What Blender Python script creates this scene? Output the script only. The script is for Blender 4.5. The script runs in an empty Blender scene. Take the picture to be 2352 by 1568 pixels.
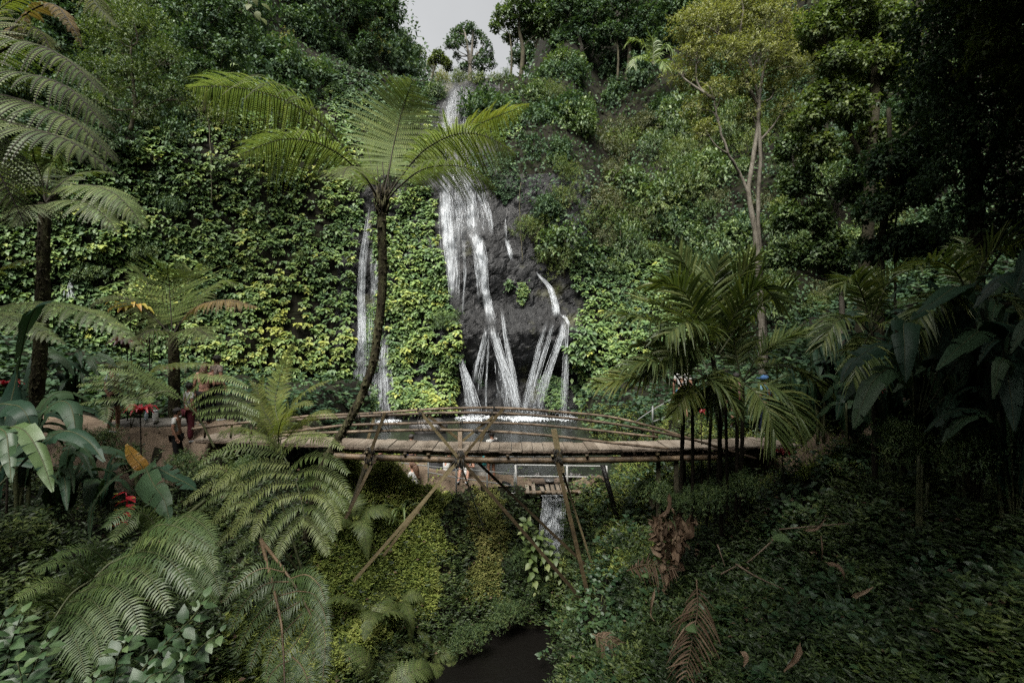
EXPOSURE = 1.4; HAZE = 0
import bpy, math, random
import numpy as np
from mathutils import Vector
rng = np.random.default_rng(11)
random.seed(5)
SC = bpy.context.scene
COL = SC.collection
# pinhole of the real lens (17 mm on a 36 mm wide sensor), used to survey positions: a point at bearing (u, v) and depth d
FL = 17 / 36 * 2352
def at(u, v, d):
    return np.array([(u - 1176) / FL * d, d, (784 - v) / FL * d], float)
def ats(L):
    return np.array([at(*p) for p in L])

# ------------------------------------------------------------------ maths
def unit(a):
    a = np.asarray(a, float)
    return a / (np.linalg.norm(a, axis=-1, keepdims=True) + 1e-9)
def smooth(a, b, x):
    t = np.clip((np.asarray(x, float) - a) / (b - a), 0, 1)
    return t * t * (3 - 2 * t)
def vnoise(p, seed=0):
    p = np.asarray(p, float)
    i = np.floor(p).astype(np.int64); f = p - i; f = f * f * (3 - 2 * f)
    def h(dx, dy, dz):
        n = (i[..., 0] + dx) * 374761393 + (i[..., 1] + dy) * 668265263 + (i[..., 2] + dz) * 1440662683 + seed * 974634777
        n = (n ^ (n >> 13)) * 1274126177 & 0xffffffff
        n = (n ^ (n >> 16)) * 2246822519 & 0xffffffff
        return (n ^ (n >> 15)) / 4294967295.0
    fx, fy, fz = f[..., 0], f[..., 1], f[..., 2]
    a = h(0,0,0)*(1-fx)+h(1,0,0)*fx; b = h(0,1,0)*(1-fx)+h(1,1,0)*fx
    c = h(0,0,1)*(1-fx)+h(1,0,1)*fx; d = h(0,1,1)*(1-fx)+h(1,1,1)*fx
    return (a*(1-fy)+b*fy)*(1-fz)+(c*(1-fy)+d*fy)*fz
def fbm(p, o=4, seed=0):
    p = np.asarray(p, float); s = 0; w = .5; t = 0
    for k in range(o):
        s = s + w * vnoise(p * (2.03 ** k), seed + k); t += w; w *= .5
    return s / t
def p3(x, y, z=0.):
    x, y, z = np.broadcast_arrays(np.asarray(x, float), np.asarray(y, float), np.asarray(z, float))
    return np.stack([x, y, z], -1)
def curve(P, n):
    P = np.asarray(P, float)
    if len(P) == 2:
        t = np.linspace(0, 1, n)[:, None]; return P[0] * (1 - t) + P[1] * t
    Q = np.vstack([2 * P[0] - P[1], P, 2 * P[-1] - P[-2]])
    out = []
    for k in range(1, len(Q) - 2):
        t = np.linspace(0, 1, 16, endpoint=False)[:, None]
        a, b, c, d = Q[k-1], Q[k], Q[k+1], Q[k+2]
        out.append(.5 * (2*b + (c-a)*t + (2*a-5*b+4*c-d)*t*t + (3*b-a-3*c+d)*t**3))
    out.append(P[-1:]); C = np.vstack(out)
    s = np.r_[0, np.cumsum(np.linalg.norm(np.diff(C, axis=0), axis=1))]
    t = np.linspace(0, s[-1], n)
    return np.stack([np.interp(t, s, C[:, k]) for k in range(3)], 1)
def inside(poly, u, v):
    poly = np.asarray(poly, float); r = np.zeros(np.shape(u), bool); j = len(poly) - 1
    for i in range(len(poly)):
        x1, y1 = poly[i]; x2, y2 = poly[j]
        c = ((y1 > v) != (y2 > v)) & (u < (x2 - x1) * (v - y1) / (y2 - y1 + 1e-12) + x1)
        r ^= c; j = i
    return r

# ------------------------------------------------------------------ mesh buffer
class MB:
    def __init__(s):
        s.V = []; s.T = []; s.Q = []; s.qm = []; s.tr = []; s.tm = []; s.F = []; s.n = 0
    def add(s, V, quads=None, tris=None, mat=0, tint=.5, flow=None):
        V = np.asarray(V, float).reshape(-1, 3); m = len(V)
        s.V.append(V); s.T.append(np.broadcast_to(np.asarray(tint, float).reshape(-1), (m,)))
        s.F.append(np.zeros((m, 3)) if flow is None else flow)
        if quads is not None and len(quads):
            q = np.asarray(quads, np.int64) + s.n; s.Q.append(q); s.qm.append(np.full(len(q), mat))
        if tris is not None and len(tris):
            q = np.asarray(tris, np.int64) + s.n; s.tr.append(q); s.tm.append(np.full(len(q), mat))
        s.n += m
        return s
    def mesh(s, name, mats, smooth_=True, loc=None):
        me = bpy.data.meshes.new(name)
        if not s.V: return me
        V = np.vstack(s.V)
        if loc is not None: V = V - np.asarray(loc)
        Q = np.vstack(s.Q) if s.Q else np.zeros((0, 4), np.int64)
        T = np.vstack(s.tr) if s.tr else np.zeros((0, 3), np.int64)
        me.vertices.add(len(V)); me.vertices.foreach_set('co', V.ravel().astype(np.float32))
        nl = len(Q) * 4 + len(T) * 3
        me.loops.add(nl); me.loops.foreach_set('vertex_index', np.r_[Q.ravel(), T.ravel()].astype(np.int32))
        me.polygons.add(len(Q) + len(T))
        st = np.r_[np.arange(len(Q)) * 4, len(Q) * 4 + np.arange(len(T)) * 3]
        me.polygons.foreach_set('loop_start', st.astype(np.int32))
        mi = np.r_[np.concatenate(s.qm) if s.qm else np.zeros(0), np.concatenate(s.tm) if s.tm else np.zeros(0)]
        me.polygons.foreach_set('material_index', mi.astype(np.int32))
        me.polygons.foreach_set('use_smooth', np.full(len(Q) + len(T), bool(smooth_)))
        a = me.attributes.new('tint', 'FLOAT', 'POINT'); a.data.foreach_set('value', np.concatenate(s.T).astype(np.float32))
        Fl = np.vstack(s.F)
        if Fl.any():
            a = me.attributes.new('flow', 'FLOAT_VECTOR', 'POINT'); a.data.foreach_set('vector', Fl.ravel().astype(np.float32))
        for m in (mats if isinstance(mats, (list, tuple)) else [mats]): me.materials.append(m)
        me.update(calc_edges=True); me.validate()
        return me
    def build(s, name, mats, parent=None, smooth_=True, loc=None):
        if loc is None: loc = parent.location if parent is not None else (0, 0, 0)
        w = np.array(world_loc(parent)) if parent is not None else np.zeros(3)
        o = bpy.data.objects.new(name, s.mesh(name, mats, smooth_, loc if parent is None else w))
        COL.objects.link(o)
        if parent is None: o.location = loc
        else: o.parent = parent
        return o
def world_loc(o):
    v = Vector(o.location)
    while o.parent is not None:
        o = o.parent; v = v + Vector(o.location)
    return v
def tag(o, label=None, cat=None, group=None, kind=None):
    if label: o['label'] = label
    if cat: o['category'] = cat
    if group: o['group'] = group
    if kind: o['kind'] = kind
    return o
def thing(name, label, cat, loc, group=None):
    o = bpy.data.objects.new(name, None); COL.objects.link(o); o.location = tuple(float(c) for c in loc)
    o.empty_display_size = .2
    return tag(o, label, cat, group)
def copy_thing(r, loc, rotz=0., scale=1., label=None, group=None, mats=None):
    c = r.copy(); COL.objects.link(c); c.location = tuple(float(k) for k in loc); c.rotation_euler = (0, 0, rotz)
    c.scale = (scale,) * 3 if np.isscalar(scale) else scale
    if label: c['label'] = label
    if group: c['group'] = group
    for ch in list(r.children):
        d = ch.copy(); COL.objects.link(d); d.parent = c
        if mats and ch.name.split('.')[0] in mats:
            d.material_slots[0].link = 'OBJECT'; d.material_slots[0].material = mats[ch.name.split('.')[0]]
    return c

# ------------------------------------------------------------------ shapes
def tube(mb, P, R, sides=6, mat=0, tint=.5, caps=True, n=None, flat=1.):
    P = np.asarray(P, float)
    if n: P = curve(P, n)
    k = len(P); R = np.broadcast_to(np.interp(np.linspace(0, 1, k), np.linspace(0, 1, np.size(R)), np.atleast_1d(R)) if np.size(R) != k else np.asarray(R, float), (k,))
    T = unit(np.gradient(P, axis=0)); m = np.abs(T.mean(0)); ref = np.eye(3)[int(np.argmin(m))]
    N = unit(np.cross(T, ref)); B = np.cross(T, N)
    a = np.linspace(0, 2 * np.pi, sides, endpoint=False)
    V = P[:, None] + R[:, None, None] * (np.cos(a)[None, :, None] * N[:, None] + flat * np.sin(a)[None, :, None] * B[:, None])
    i, j = np.meshgrid(np.arange(k - 1), np.arange(sides), indexing='ij'); j2 = (j + 1) % sides
    q = np.stack([i*sides+j, i*sides+j2, (i+1)*sides+j2, (i+1)*sides+j], -1).reshape(-1, 4)
    V = V.reshape(-1, 3); tr = None
    if caps:
        V = np.vstack([V, P[0], P[-1]]); c = k * sides; jj = np.arange(sides); j2 = (jj + 1) % sides
        tr = np.vstack([np.stack([np.full(sides, c), j2, jj], 1), np.stack([np.full(sides, c+1), (k-1)*sides+jj, (k-1)*sides+j2], 1)])
    mb.add(V, q, tr, mat, tint)
def box(mb, c, sx, sy, sz, mat=0, tint=.5, ax=None):
    c = np.asarray(c, float); A = np.eye(3) if ax is None else np.asarray(ax, float)
    V = np.array([[x, y, z] for x in (-1, 1) for y in (-1, 1) for z in (-1, 1)], float) * [sx/2, sy/2, sz/2]
    mb.add(c + V @ A, [[0,1,3,2],[4,6,7,5],[0,4,5,1],[2,3,7,6],[0,2,6,4],[1,5,7,3]], None, mat, tint)
def bar(mb, a, b, w, h, mat=0, tint=.5, up=(0, 0, 1)):
    a = np.asarray(a, float); b = np.asarray(b, float); T = unit(b - a)
    S = unit(np.cross(T, up)); U = np.cross(S, T)
    box(mb, (a + b) / 2, np.linalg.norm(b - a), w, h, mat, tint, np.stack([T, S, U]))
def lathe(mb, c, prof, sides=12, mat=0, tint=.5):
    P = np.array([[c[0], c[1], c[2] + z] for r, z in prof]); R = np.array([r for r, z in prof])
    a = np.linspace(0, 2*np.pi, sides, endpoint=False); k = len(P)
    V = P[:, None] + R[:, None, None] * np.stack([np.cos(a), np.sin(a), 0*a], -1)[None]
    i, j = np.meshgrid(np.arange(k-1), np.arange(sides), indexing='ij'); j2 = (j+1) % sides
    mb.add(V.reshape(-1, 3), np.stack([i*sides+j, i*sides+j2, (i+1)*sides+j2, (i+1)*sides+j], -1).reshape(-1, 4), None, mat, tint)
def ball(mb, c, r, seg=10, mat=0, tint=.5, noise=0., nf=2., seed=0, flat=0.):
    th = np.linspace(0, np.pi, seg + 1); ph = np.linspace(0, 2*np.pi, 2*seg, endpoint=False)
    t, p = np.meshgrid(th, ph, indexing='ij')
    D = np.stack([np.sin(t)*np.cos(p), np.sin(t)*np.sin(p), np.cos(t)], -1).reshape(-1, 3)
    k = 1 + (noise * (fbm(D * nf + seed * 7.3, 3, seed) - .5) * 2 if noise else 0 * D[:, 0])
    V = np.asarray(c, float) + D * k[:, None] * np.broadcast_to(np.asarray(r, float), (3,))
    w = 2 * seg; i, j = np.meshgrid(np.arange(seg), np.arange(w), indexing='ij'); j2 = (j + 1) % w
    mb.add(V, np.stack([i*w+j, (i+1)*w+j, (i+1)*w+j2, i*w+j2], -1).reshape(-1, 4), None, mat, tint)

LEAF4 = (np.array([[0,0,0],[-.3,.42,.07],[0,1,-.1],[.3,.42,.07]]), np.array([[0,3,2],[0,2,1]]))
LEAFN = (np.array([[0,0,0],[-.17,.42,.05],[0,1,-.12],[.17,.42,.05]]), np.array([[0,3,2],[0,2,1]]))
LEAF6 = (np.array([[0,0,0],[-.27,.22,.05],[-.3,.52,.06],[0,1,-.14],[.3,.52,.06],[.27,.22,.05],[0,.25,0],[0,.6,-.02]]),
         np.array([[0,5,6],[0,6,1],[6,5,4],[6,4,7],[6,7,2],[6,2,1],[7,4,3],[7,3,2]]))
BLADE = (np.array([[-.04,0,0],[.04,0,0],[-.035,.5,0],[.035,.5,0],[0,1,-.16]]), np.array([[0,1,3],[0,3,2],[2,3,4]]))
def scatter(mb, P, fwd, nrm, size, tpl, tint=.5, mat=0):
    P = np.asarray(P, float); n = len(P)
    if n == 0: return
    Y = unit(fwd); X = unit(np.cross(Y, nrm)); Z = np.cross(X, Y)
    R = np.stack([X, Y, Z], 1)
    sz = np.broadcast_to(np.asarray(size, float), (n,))
    tv, tf = tpl; k = len(tv)
    V = P[:, None] + sz[:, None, None] * np.einsum('ka,nab->nkb', tv, R)
    F = (tf[None] + (np.arange(n) * k)[:, None, None]).reshape(-1, 3)
    mb.add(V.reshape(-1, 3), None, F, mat, np.repeat(np.broadcast_to(tint, (n,)), k))
def rdir(n):
    return unit(rng.normal(size=(n, 3)))

def frond(mb, pts, width, npin=26, npl=12, s0=.22, hint=(0, 0, 1), droop=.25, ang=(8, 45), pw=.2, r=.014, tint=(.3, .7), vee=.05, stemmat=1, leafmat=0, fill=.42, peak=.2, tipw=.04, jit=.05, sides=(-1, 1), stub=False):
    """a twice divided fern frond: rachis, pinnae on both sides, a row of leaflets along each pinna"""
    R = curve(pts, 48); sl = np.r_[0, np.cumsum(np.linalg.norm(np.diff(R, axis=0), axis=1))]; L0 = sl[-1]; sl = sl / L0
    tube(mb, R, np.linspace(1, .18, 48) * r, 5, stemmat, .5)
    TT = unit(np.gradient(R, axis=0))
    s = np.linspace(s0, .99, npin)
    P = np.stack([np.interp(s, sl, R[:, k]) for k in range(3)], 1); T = unit(np.stack([np.interp(s, sl, TT[:, k]) for k in range(3)], 1))
    N = np.broadcast_to(np.asarray(hint, float), T.shape); N = unit(N - (N * T).sum(1, keepdims=True) * T); S = np.cross(T, N)
    q = (s - s0) / (1 - s0)
    prof = (.35 + .65 * np.clip(q / peak, 0, 1) ** .8) * (1 - np.clip((q - peak) / (1 - peak), 0, 1) ** 1.7) + tipw
    down = np.array([0, 0, -1.])
    for side in sides:
        L = width * prof * (1 + jit * rng.normal(size=npin))
        a = np.radians(ang[0] + (ang[1] - ang[0]) * q + rng.normal(size=npin) * 3)[:, None]
        D = unit(side * S * np.cos(a) + T * np.sin(a) + N * (vee + .04 * rng.normal(size=(npin, 1))))
        rk = (np.arange(npl) + .5) / npl
        dr = droop * (1 + .25 * rng.normal(size=npin))
        C = P[:, None] + D[:, None] * (L[:, None] * rk)[..., None] + down * ((L * dr)[:, None] * rk ** 2)[..., None] + T[:, None] * ((.10 * L)[:, None] * rk ** 2)[..., None]
        Dk = unit(D[:, None] + down * (2 * dr[:, None] * rk)[..., None] + T[:, None] * (.2 * rk)[None, :, None])
        Nk = np.broadcast_to(N[:, None], Dk.shape); E = unit(np.cross(Nk, Dk)); Nk = np.cross(Dk, E)
        # midrib ribbon
        w = np.clip(.004 + .006 * L, .003, .012)[:, None, None] * (1 - .7 * rk)[None, :, None]
        A = np.concatenate([P[:, None] , C], 1); w = np.concatenate([w[:, :1], w], 1); E2 = np.concatenate([E[:, :1], E], 1); N2 = np.concatenate([Nk[:, :1], Nk], 1)
        VV = np.stack([A - E2 * w + N2 * .004, A + E2 * w + N2 * .004], 2)
        m = npl + 1; ii, kk = np.meshgrid(np.arange(npin), np.arange(npl), indexing='ij'); b = (ii * m + kk) * 2
        mb.add(VV.reshape(-1, 3), np.stack([b, b+1, b+3, b+2], -1).reshape(-1, 4), None, stemmat, .6)
        sp = (L / npl)[:, None, None]
        pl = (pw / .18 * .6 * L0 * (1 - s0) / npin * (.55 + .45 * prof)[:, None] * np.clip(1.08 - rk ** 2.2, .12, 1) * np.clip(.55 + rk * 3, 0, 1))[..., None]
        tt = np.clip(rng.uniform(tint[0], tint[1], (npin, 1)) + rng.normal(size=(npin, npl)) * .06, 0, 1)
        for e in (-1, 1):
            b1 = C - Dk * sp * fill; b2 = C + Dk * sp * fill
            mid = C + e * E * pl * .55 + Dk * pl * .12 + Nk * pl * .05
            tip = C + e * E * pl + Dk * pl * .35 - Nk * pl * .14
            V = np.stack([b1, b2, mid + Dk * sp * fill * .9, tip, mid - Dk * sp * fill * .9], 2).reshape(-1, 3)
            base = np.arange(npin * npl) * 5
            mb.add(V, np.stack([base, base+1, base+2, base+4], 1), np.stack([base+4, base+2, base+3], 1), leafmat, np.repeat(tt.ravel(), 5))
def pinna(mb, P, ln, n, hint=(0, -.6, 1), fill=.27, tint=(.3, .8), droop=.22, mid=.006, leafmat=0, stemmat=1, end=.3):
    """one segment of a big frond: a midrib with a row of narrow leaflets on both sides"""
    C = curve(P, n); T = unit(np.gradient(C, axis=0)); N = np.broadcast_to(np.asarray(hint, float), T.shape); N = unit(N - (N * T).sum(1, keepdims=True) * T); E = np.cross(N, T)
    tube(mb, C, np.linspace(1, .3, n) * mid, 5, stemmat, .6, flat=1)
    L = np.linalg.norm(np.diff(C, axis=0), axis=1).sum(); sp = L / n; r = np.linspace(0, 1, n)
    pl = (ln * np.clip(.55 + r * 4, 0, 1) * (1 - (1 - end) * np.clip((r - .55) / .45, 0, 1) ** 1.5))[:, None] * (1 + .06 * rng.normal(size=(n, 1)))
    w = sp * fill; t0 = rng.uniform(*tint)
    for e in (-1, 1):
        lean = .28 + .1 * rng.normal(size=(n, 1)) + .5 * (r[:, None] ** 3); tw = .12 * rng.normal(size=(n, 1))
        b1, b2 = C - T * w * .6, C + T * w * .6
        m0 = C + e * E * pl * .45 + T * pl * lean * .35 + N * pl * (.06 + tw * .3); tp = C + e * E * pl + T * pl * lean + N * pl * tw - np.array([0, 0, 1.]) * pl * droop
        V = np.stack([b1, b2, m0 + T * w, tp, m0 - T * w], 1).reshape(-1, 3); b = np.arange(n) * 5
        mb.add(V, np.stack([b, b+1, b+2, b+4], 1), np.stack([b+4, b+2, b+3], 1), leafmat, np.repeat(np.clip(t0 + .08 * rng.normal(size=n), 0, 1), 5))
def palm_frond(mb, pts, ll, n=40, s0=.25, hint=(0, 0, 1), droop=.35, ang=(35, 62), w=.035, vee=.25, r=.016, tint=(.2, .8), leafmat=0, stemmat=1):
    R = curve(pts, 40); sl = np.r_[0, np.cumsum(np.linalg.norm(np.diff(R, axis=0), axis=1))]; sl /= sl[-1]
    tube(mb, R, np.linspace(1, .2, 40) * r, 5, stemmat, .5)
    TT = unit(np.gradient(R, axis=0)); K = 5
    for side in (-1, 1):
        s = np.clip(np.linspace(s0, .995, n) + rng.normal(size=n) * .004, 0, 1)
        P = np.stack([np.interp(s, sl, R[:, k]) for k in range(3)], 1); T = unit(np.stack([np.interp(s, sl, TT[:, k]) for k in range(3)], 1))
        N = np.broadcast_to(np.asarray(hint, float), T.shape); N = unit(N - (N * T).sum(1, keepdims=True) * T); S = np.cross(T, N)
        q = (s - s0) / (1 - s0)
        L = ll * (.45 + .55 * np.clip(q / .2, 0, 1)) * (1 - .55 * np.clip((q - .45) / .55, 0, 1) ** 1.5) * (1 + .1 * rng.normal(size=n))
        a = np.radians(ang[0] + (ang[1] - ang[0]) * q + rng.normal(size=n) * 4)[:, None]
        D = unit(side * S * np.cos(a) + T * np.sin(a) + N * (vee + .1 * rng.normal(size=(n, 1))))
        rk = np.linspace(0, 1, K); dr = np.clip(droop * (1 + .4 * rng.normal(size=n)), 0, 1.2)
        C = P[:, None] + D[:, None] * (L[:, None] * rk)[..., None] + np.array([0, 0, -1.]) * ((L * dr)[:, None] * rk ** 2.2)[..., None]
        Dk = unit(np.gradient(C, axis=1)); E = unit(np.cross(np.broadcast_to(N[:, None], Dk.shape) + .35 * rng.normal(size=(n, 1, 3)), Dk))
        ww = w * np.array([.5, 1, .95, .6, .06])[None, :, None] * (.6 + .4 * L / ll)[:, None, None]
        Nn = np.cross(Dk, E)
        V = np.stack([C - E * ww, C + Nn * -.25 * ww, C + E * ww], 2)
        ii, kk = np.meshgrid(np.arange(n), np.arange(K - 1), indexing='ij'); b = (ii * K + kk) * 3
        qd = np.concatenate([np.stack([b, b+1, b+4, b+3], -1).reshape(-1, 4), np.stack([b+1, b+2, b+5, b+4], -1).reshape(-1, 4)])
        mb.add(V.reshape(-1, 3), qd, None, leafmat, np.repeat(np.clip(rng.uniform(tint[0], tint[1], n), 0, 1), K * 3))
def blade(mb, pts, width, n=26, hint=(0, 0, 1), tear=.3, fold=.25, droop=.3, tint=(.3, .6), r=.012, s0=.22, leafmat=0, stemmat=1, tip=1.6, seed=None):
    """one big banana-like leaf: petiole, midrib and two half blades, torn along the veins"""
    g = np.random.default_rng(seed if seed is not None else int(rng.integers(1e9)))
    R = curve(pts, 60); sl = np.r_[0, np.cumsum(np.linalg.norm(np.diff(R, axis=0), axis=1))]; sl /= sl[-1]
    tube(mb, R, np.linspace(1, .2, 60) * r, 6, stemmat, .6)
    TT = unit(np.gradient(R, axis=0)); s = np.linspace(s0, 1, n + 1)
    P = np.stack([np.interp(s, sl, R[:, k]) for k in range(3)], 1); T = unit(np.stack([np.interp(s, sl, TT[:, k]) for k in range(3)], 1))
    N = np.broadcast_to(np.asarray(hint, float), T.shape); N = unit(N - (N * T).sum(1, keepdims=True) * T); S = np.cross(T, N)
    q = (s - s0) / (1 - s0); W = width * np.clip(q / .14, 0, 1) ** .6 * (1 - q ** (2 * tip)) ** .8; W[0] = .02 * width; W[-1] = .01
    base_t = g.uniform(*tint)
    for side in (-1, 1):
        j = 0
        while j < n:
            m = int(g.integers(1, 4)) if g.random() < tear else int(g.integers(3, 9)); m = min(m, n - j)
            e = g.normal() * .16 * (1 if tear > 0 else .3); dr = droop * (1 + .5 * g.normal()); fw = .16 + .1 * g.normal()
            gap = .35 if tear > .05 else 0
            k = np.arange(j, j + m + 1); cr = np.linspace(0, 1, 5)
            Wk = W[k].copy()
            sh = np.zeros(m + 1); sh[0] = gap * tear; sh[-1] = -gap * tear
            V = (P[k][:, None] + side * S[k][:, None] * (Wk[:, None] * cr)[..., None] + N[k][:, None] * (Wk[:, None] * (fold + e) * cr)[..., None]
                 + np.array([0, 0, -1.]) * (Wk[:, None] * dr * cr ** 2)[..., None] + T[k][:, None] * (Wk[:, None] * fw * cr ** 1.5 + (sh[:, None] * (1 - 0) * cr * np.linalg.norm(P[-1] - P[0]) / n))[..., None]
                 + N[k][:, None] * (.006 * np.cos(np.arange(m + 1) * 2.6))[:, None, None] * cr[None, :, None])
            a, b = np.meshgrid(np.arange(m), np.arange(4), indexing='ij'); i0 = a * 5 + b
            mb.add(V.reshape(-1, 3), np.stack([i0, i0+5, i0+6, i0+1], -1).reshape(-1, 4), None, leafmat, float(np.clip(base_t + g.normal() * .05, 0, 1)))
            j += m

# ------------------------------------------------------------------ materials
def newmat(name):
    m = bpy.data.materials.new(name); m.use_nodes = True; nt = m.node_tree; nt.nodes.clear()
    out = nt.nodes.new('ShaderNodeOutputMaterial'); return m, nt, nt.nodes, nt.links, out
def ramp(N, stops, interp='LINEAR'):
    r = N.new('ShaderNodeValToRGB'); r.color_ramp.interpolation = interp
    e = r.color_ramp.elements
    while len(e) < len(stops): e.new(.5)
    for k, (p, c) in enumerate(stops): e[k].position = p; e[k].color = (*c, 1) if len(c) == 3 else c
    return r
def noise(N, L, scale, detail=4, rough=.6, vec=None, dist=0.):
    t = N.new('ShaderNodeTexNoise'); t.inputs['Scale'].default_value = scale; t.inputs['Detail'].default_value = detail
    t.inputs['Roughness'].default_value = rough; t.inputs['Distortion'].default_value = dist
    if vec is not None: L.new(vec, t.inputs['Vector'])
    return t
def objvec(N, L, scale=(1, 1, 1)):
    c = N.new('ShaderNodeTexCoord'); m = N.new('ShaderNodeMapping'); m.inputs['Scale'].default_value = scale
    L.new(c.outputs['Object'], m.inputs['Vector']); return m.outputs['Vector']
def leaf_mat(name, stops, rough=.5, trans=.28, spec=.35, tcol=(1.25, 1.3, .6), mott=.25):
    m, nt, N, L, out = newmat(name)
    a = N.new('ShaderNodeAttribute'); a.attribute_name = 'tint'
    r = ramp(N, stops); 
    nz = noise(N, L, 9, 2, .6, objvec(N, L))
    ad = N.new('ShaderNodeMath'); ad.operation = 'MULTIPLY_ADD'; ad.inputs[1].default_value = mott; 
    L.new(nz.outputs['Fac'], ad.inputs[0]); sb = N.new('ShaderNodeMath'); sb.operation = 'SUBTRACT'; sb.inputs[1].default_value = mott * .5
    L.new(a.outputs['Fac'], sb.inputs[0]); L.new(sb.outputs[0], ad.inputs[2]); L.new(ad.outputs[0], r.inputs['Fac'])
    p = N.new('ShaderNodeBsdfPrincipled'); p.inputs['Roughness'].default_value = rough; p.inputs['Specular IOR Level'].default_value = spec
    L.new(r.outputs['Color'], p.inputs['Base Color'])
    t = N.new('ShaderNodeBsdfTranslucent'); mx = N.new('ShaderNodeMix'); mx.data_type = 'RGBA'; mx.blend_type = 'MULTIPLY'; mx.inputs[0].default_value = 1
    L.new(r.outputs['Color'], mx.inputs[6]); mx.inputs[7].default_value = (*tcol, 1); L.new(mx.outputs[2], t.inputs['Color'])
    s = N.new('ShaderNodeMixShader'); s.inputs[0].default_value = trans
    L.new(p.outputs[0], s.inputs[1]); L.new(t.outputs[0], s.inputs[2]); L.new(s.outputs[0], out.inputs['Surface'])
    return m
def surf_mat(name, stops, scale=6, detail=5, rough=.7, spec=.4, bump=.3, bscale=20, stretch=(1, 1, 1), rough2=None, tintmix=0., metal=0.):
    m, nt, N, L, out = newmat(name); v = objvec(N, L, stretch)
    nz = noise(N, L, scale, detail, .62, v); r = ramp(N, stops)
    if tintmix:
        a = N.new('ShaderNodeAttribute'); a.attribute_name = 'tint'
        ad = N.new('ShaderNodeMath'); ad.operation = 'MULTIPLY_ADD'; ad.inputs[1].default_value = tintmix
        sb = N.new('ShaderNodeMath'); sb.operation = 'SUBTRACT'; sb.inputs[1].default_value = .5
        L.new(a.outputs['Fac'], sb.inputs[0]); L.new(sb.outputs[0], ad.inputs[0]); L.new(nz.outputs['Fac'], ad.inputs[2]); L.new(ad.outputs[0], r.inputs['Fac'])
    else: L.new(nz.outputs['Fac'], r.inputs['Fac'])
    p = N.new('ShaderNodeBsdfPrincipled'); p.inputs['Roughness'].default_value = rough; p.inputs['Specular IOR Level'].default_value = spec; p.inputs['Metallic'].default_value = metal
    L.new(r.outputs['Color'], p.inputs['Base Color'])
    n2 = noise(N, L, bscale, 5, .65, v)
    b = N.new('ShaderNodeBump'); b.inputs['Strength'].default_value = bump; b.inputs['Distance'].default_value = .05
    L.new(n2.outputs['Fac'], b.inputs['Height']); L.new(b.outputs['Normal'], p.inputs['Normal'])
    if rough2 is not None:
        mr = N.new('ShaderNodeMapRange'); mr.inputs['To Min'].default_value = rough; mr.inputs['To Max'].default_value = rough2
        mr.inputs['From Min'].default_value = .35; mr.inputs['From Max'].default_value = .65
        L.new(n2.outputs['Fac'], mr.inputs['Value']); L.new(mr.outputs['Result'], p.inputs['Roughness'])
    L.new(p.outputs[0], out.inputs['Surface']); return m
# ================================================================== camera, sky, sun
cam = bpy.data.cameras.new('camera'); cam.lens = 17; cam.sensor_width = 36; cam.clip_start = .05; cam.clip_end = 1000
camo = bpy.data.objects.new('camera', cam); COL.objects.link(camo); camo.rotation_euler = (math.pi / 2, 0, 0); SC.camera = camo
SUN_EL, SUN_AZ = math.radians(59), math.radians(-158)
w = bpy.data.worlds.new('World'); SC.world = w; w.use_nodes = True; nt = w.node_tree; nt.nodes.clear()
sky = nt.nodes.new('ShaderNodeTexSky'); sky.sky_type = 'NISHITA'; sky.sun_disc = False; sky.sun_elevation = SUN_EL; sky.sun_rotation = SUN_AZ
sky.air_density = 1.0; sky.dust_density = 4.0; sky.ozone_density = 1.0
hs = nt.nodes.new('ShaderNodeHueSaturation'); hs.inputs['Saturation'].default_value = .07; hs.inputs['Hue'].default_value = .47; hs.inputs['Value'].default_value = 1.0
tc = nt.nodes.new('ShaderNodeTexCoord'); cn = nt.nodes.new('ShaderNodeTexNoise'); cn.inputs['Scale'].default_value = 2.2; cn.inputs['Detail'].default_value = 5
nt.links.new(tc.outputs['Generated'], cn.inputs['Vector'])
mr = nt.nodes.new('ShaderNodeMapRange'); mr.inputs['From Min'].default_value = .3; mr.inputs['From Max'].default_value = .7; mr.inputs['To Min'].default_value = .88; mr.inputs['To Max'].default_value = 1.1
nt.links.new(cn.outputs['Fac'], mr.inputs['Value'])
bg = nt.nodes.new('ShaderNodeBackground'); wo = nt.nodes.new('ShaderNodeOutputWorld')
mu = nt.nodes.new('ShaderNodeMath'); mu.operation = 'MULTIPLY'; mu.inputs[1].default_value = .085
nt.links.new(mr.outputs['Result'], mu.inputs[0]); nt.links.new(mu.outputs[0], bg.inputs['Strength'])
nt.links.new(sky.outputs[0], hs.inputs['Color']); nt.links.new(hs.outputs[0], bg.inputs['Color']); nt.links.new(bg.outputs[0], wo.inputs['Surface'])
sl = bpy.data.lights.new('sun', 'SUN'); sl.energy = 4.6; sl.angle = math.radians(36); sl.color = (1, .96, .88)
so = bpy.data.objects.new('sun', sl); COL.objects.link(so)
sd = Vector((math.sin(SUN_AZ) * math.cos(SUN_EL), math.cos(SUN_AZ) * math.cos(SUN_EL), math.sin(SUN_EL)))
so.rotation_euler = (-sd).to_track_quat('-Z', 'Y').to_euler(); so.location = (0, 0, 60)
vs = SC.view_settings; SC.display_settings.display_device = 'sRGB'; vs.view_transform = 'Standard'; vs.look = 'None'; vs.gamma = 1; vs.use_curve_mapping = False; vs.exposure = EXPOSURE
SC.render.engine = 'CYCLES'; SC.cycles.max_bounces = 5; SC.cycles.diffuse_bounces = 3; SC.cycles.glossy_bounces = 2; SC.cycles.transmission_bounces = 3
SC.cycles.transparent_max_bounces = 8; SC.cycles.use_denoising = False; SC.cycles.caustics_reflective = False; SC.cycles.caustics_refractive = False
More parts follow.
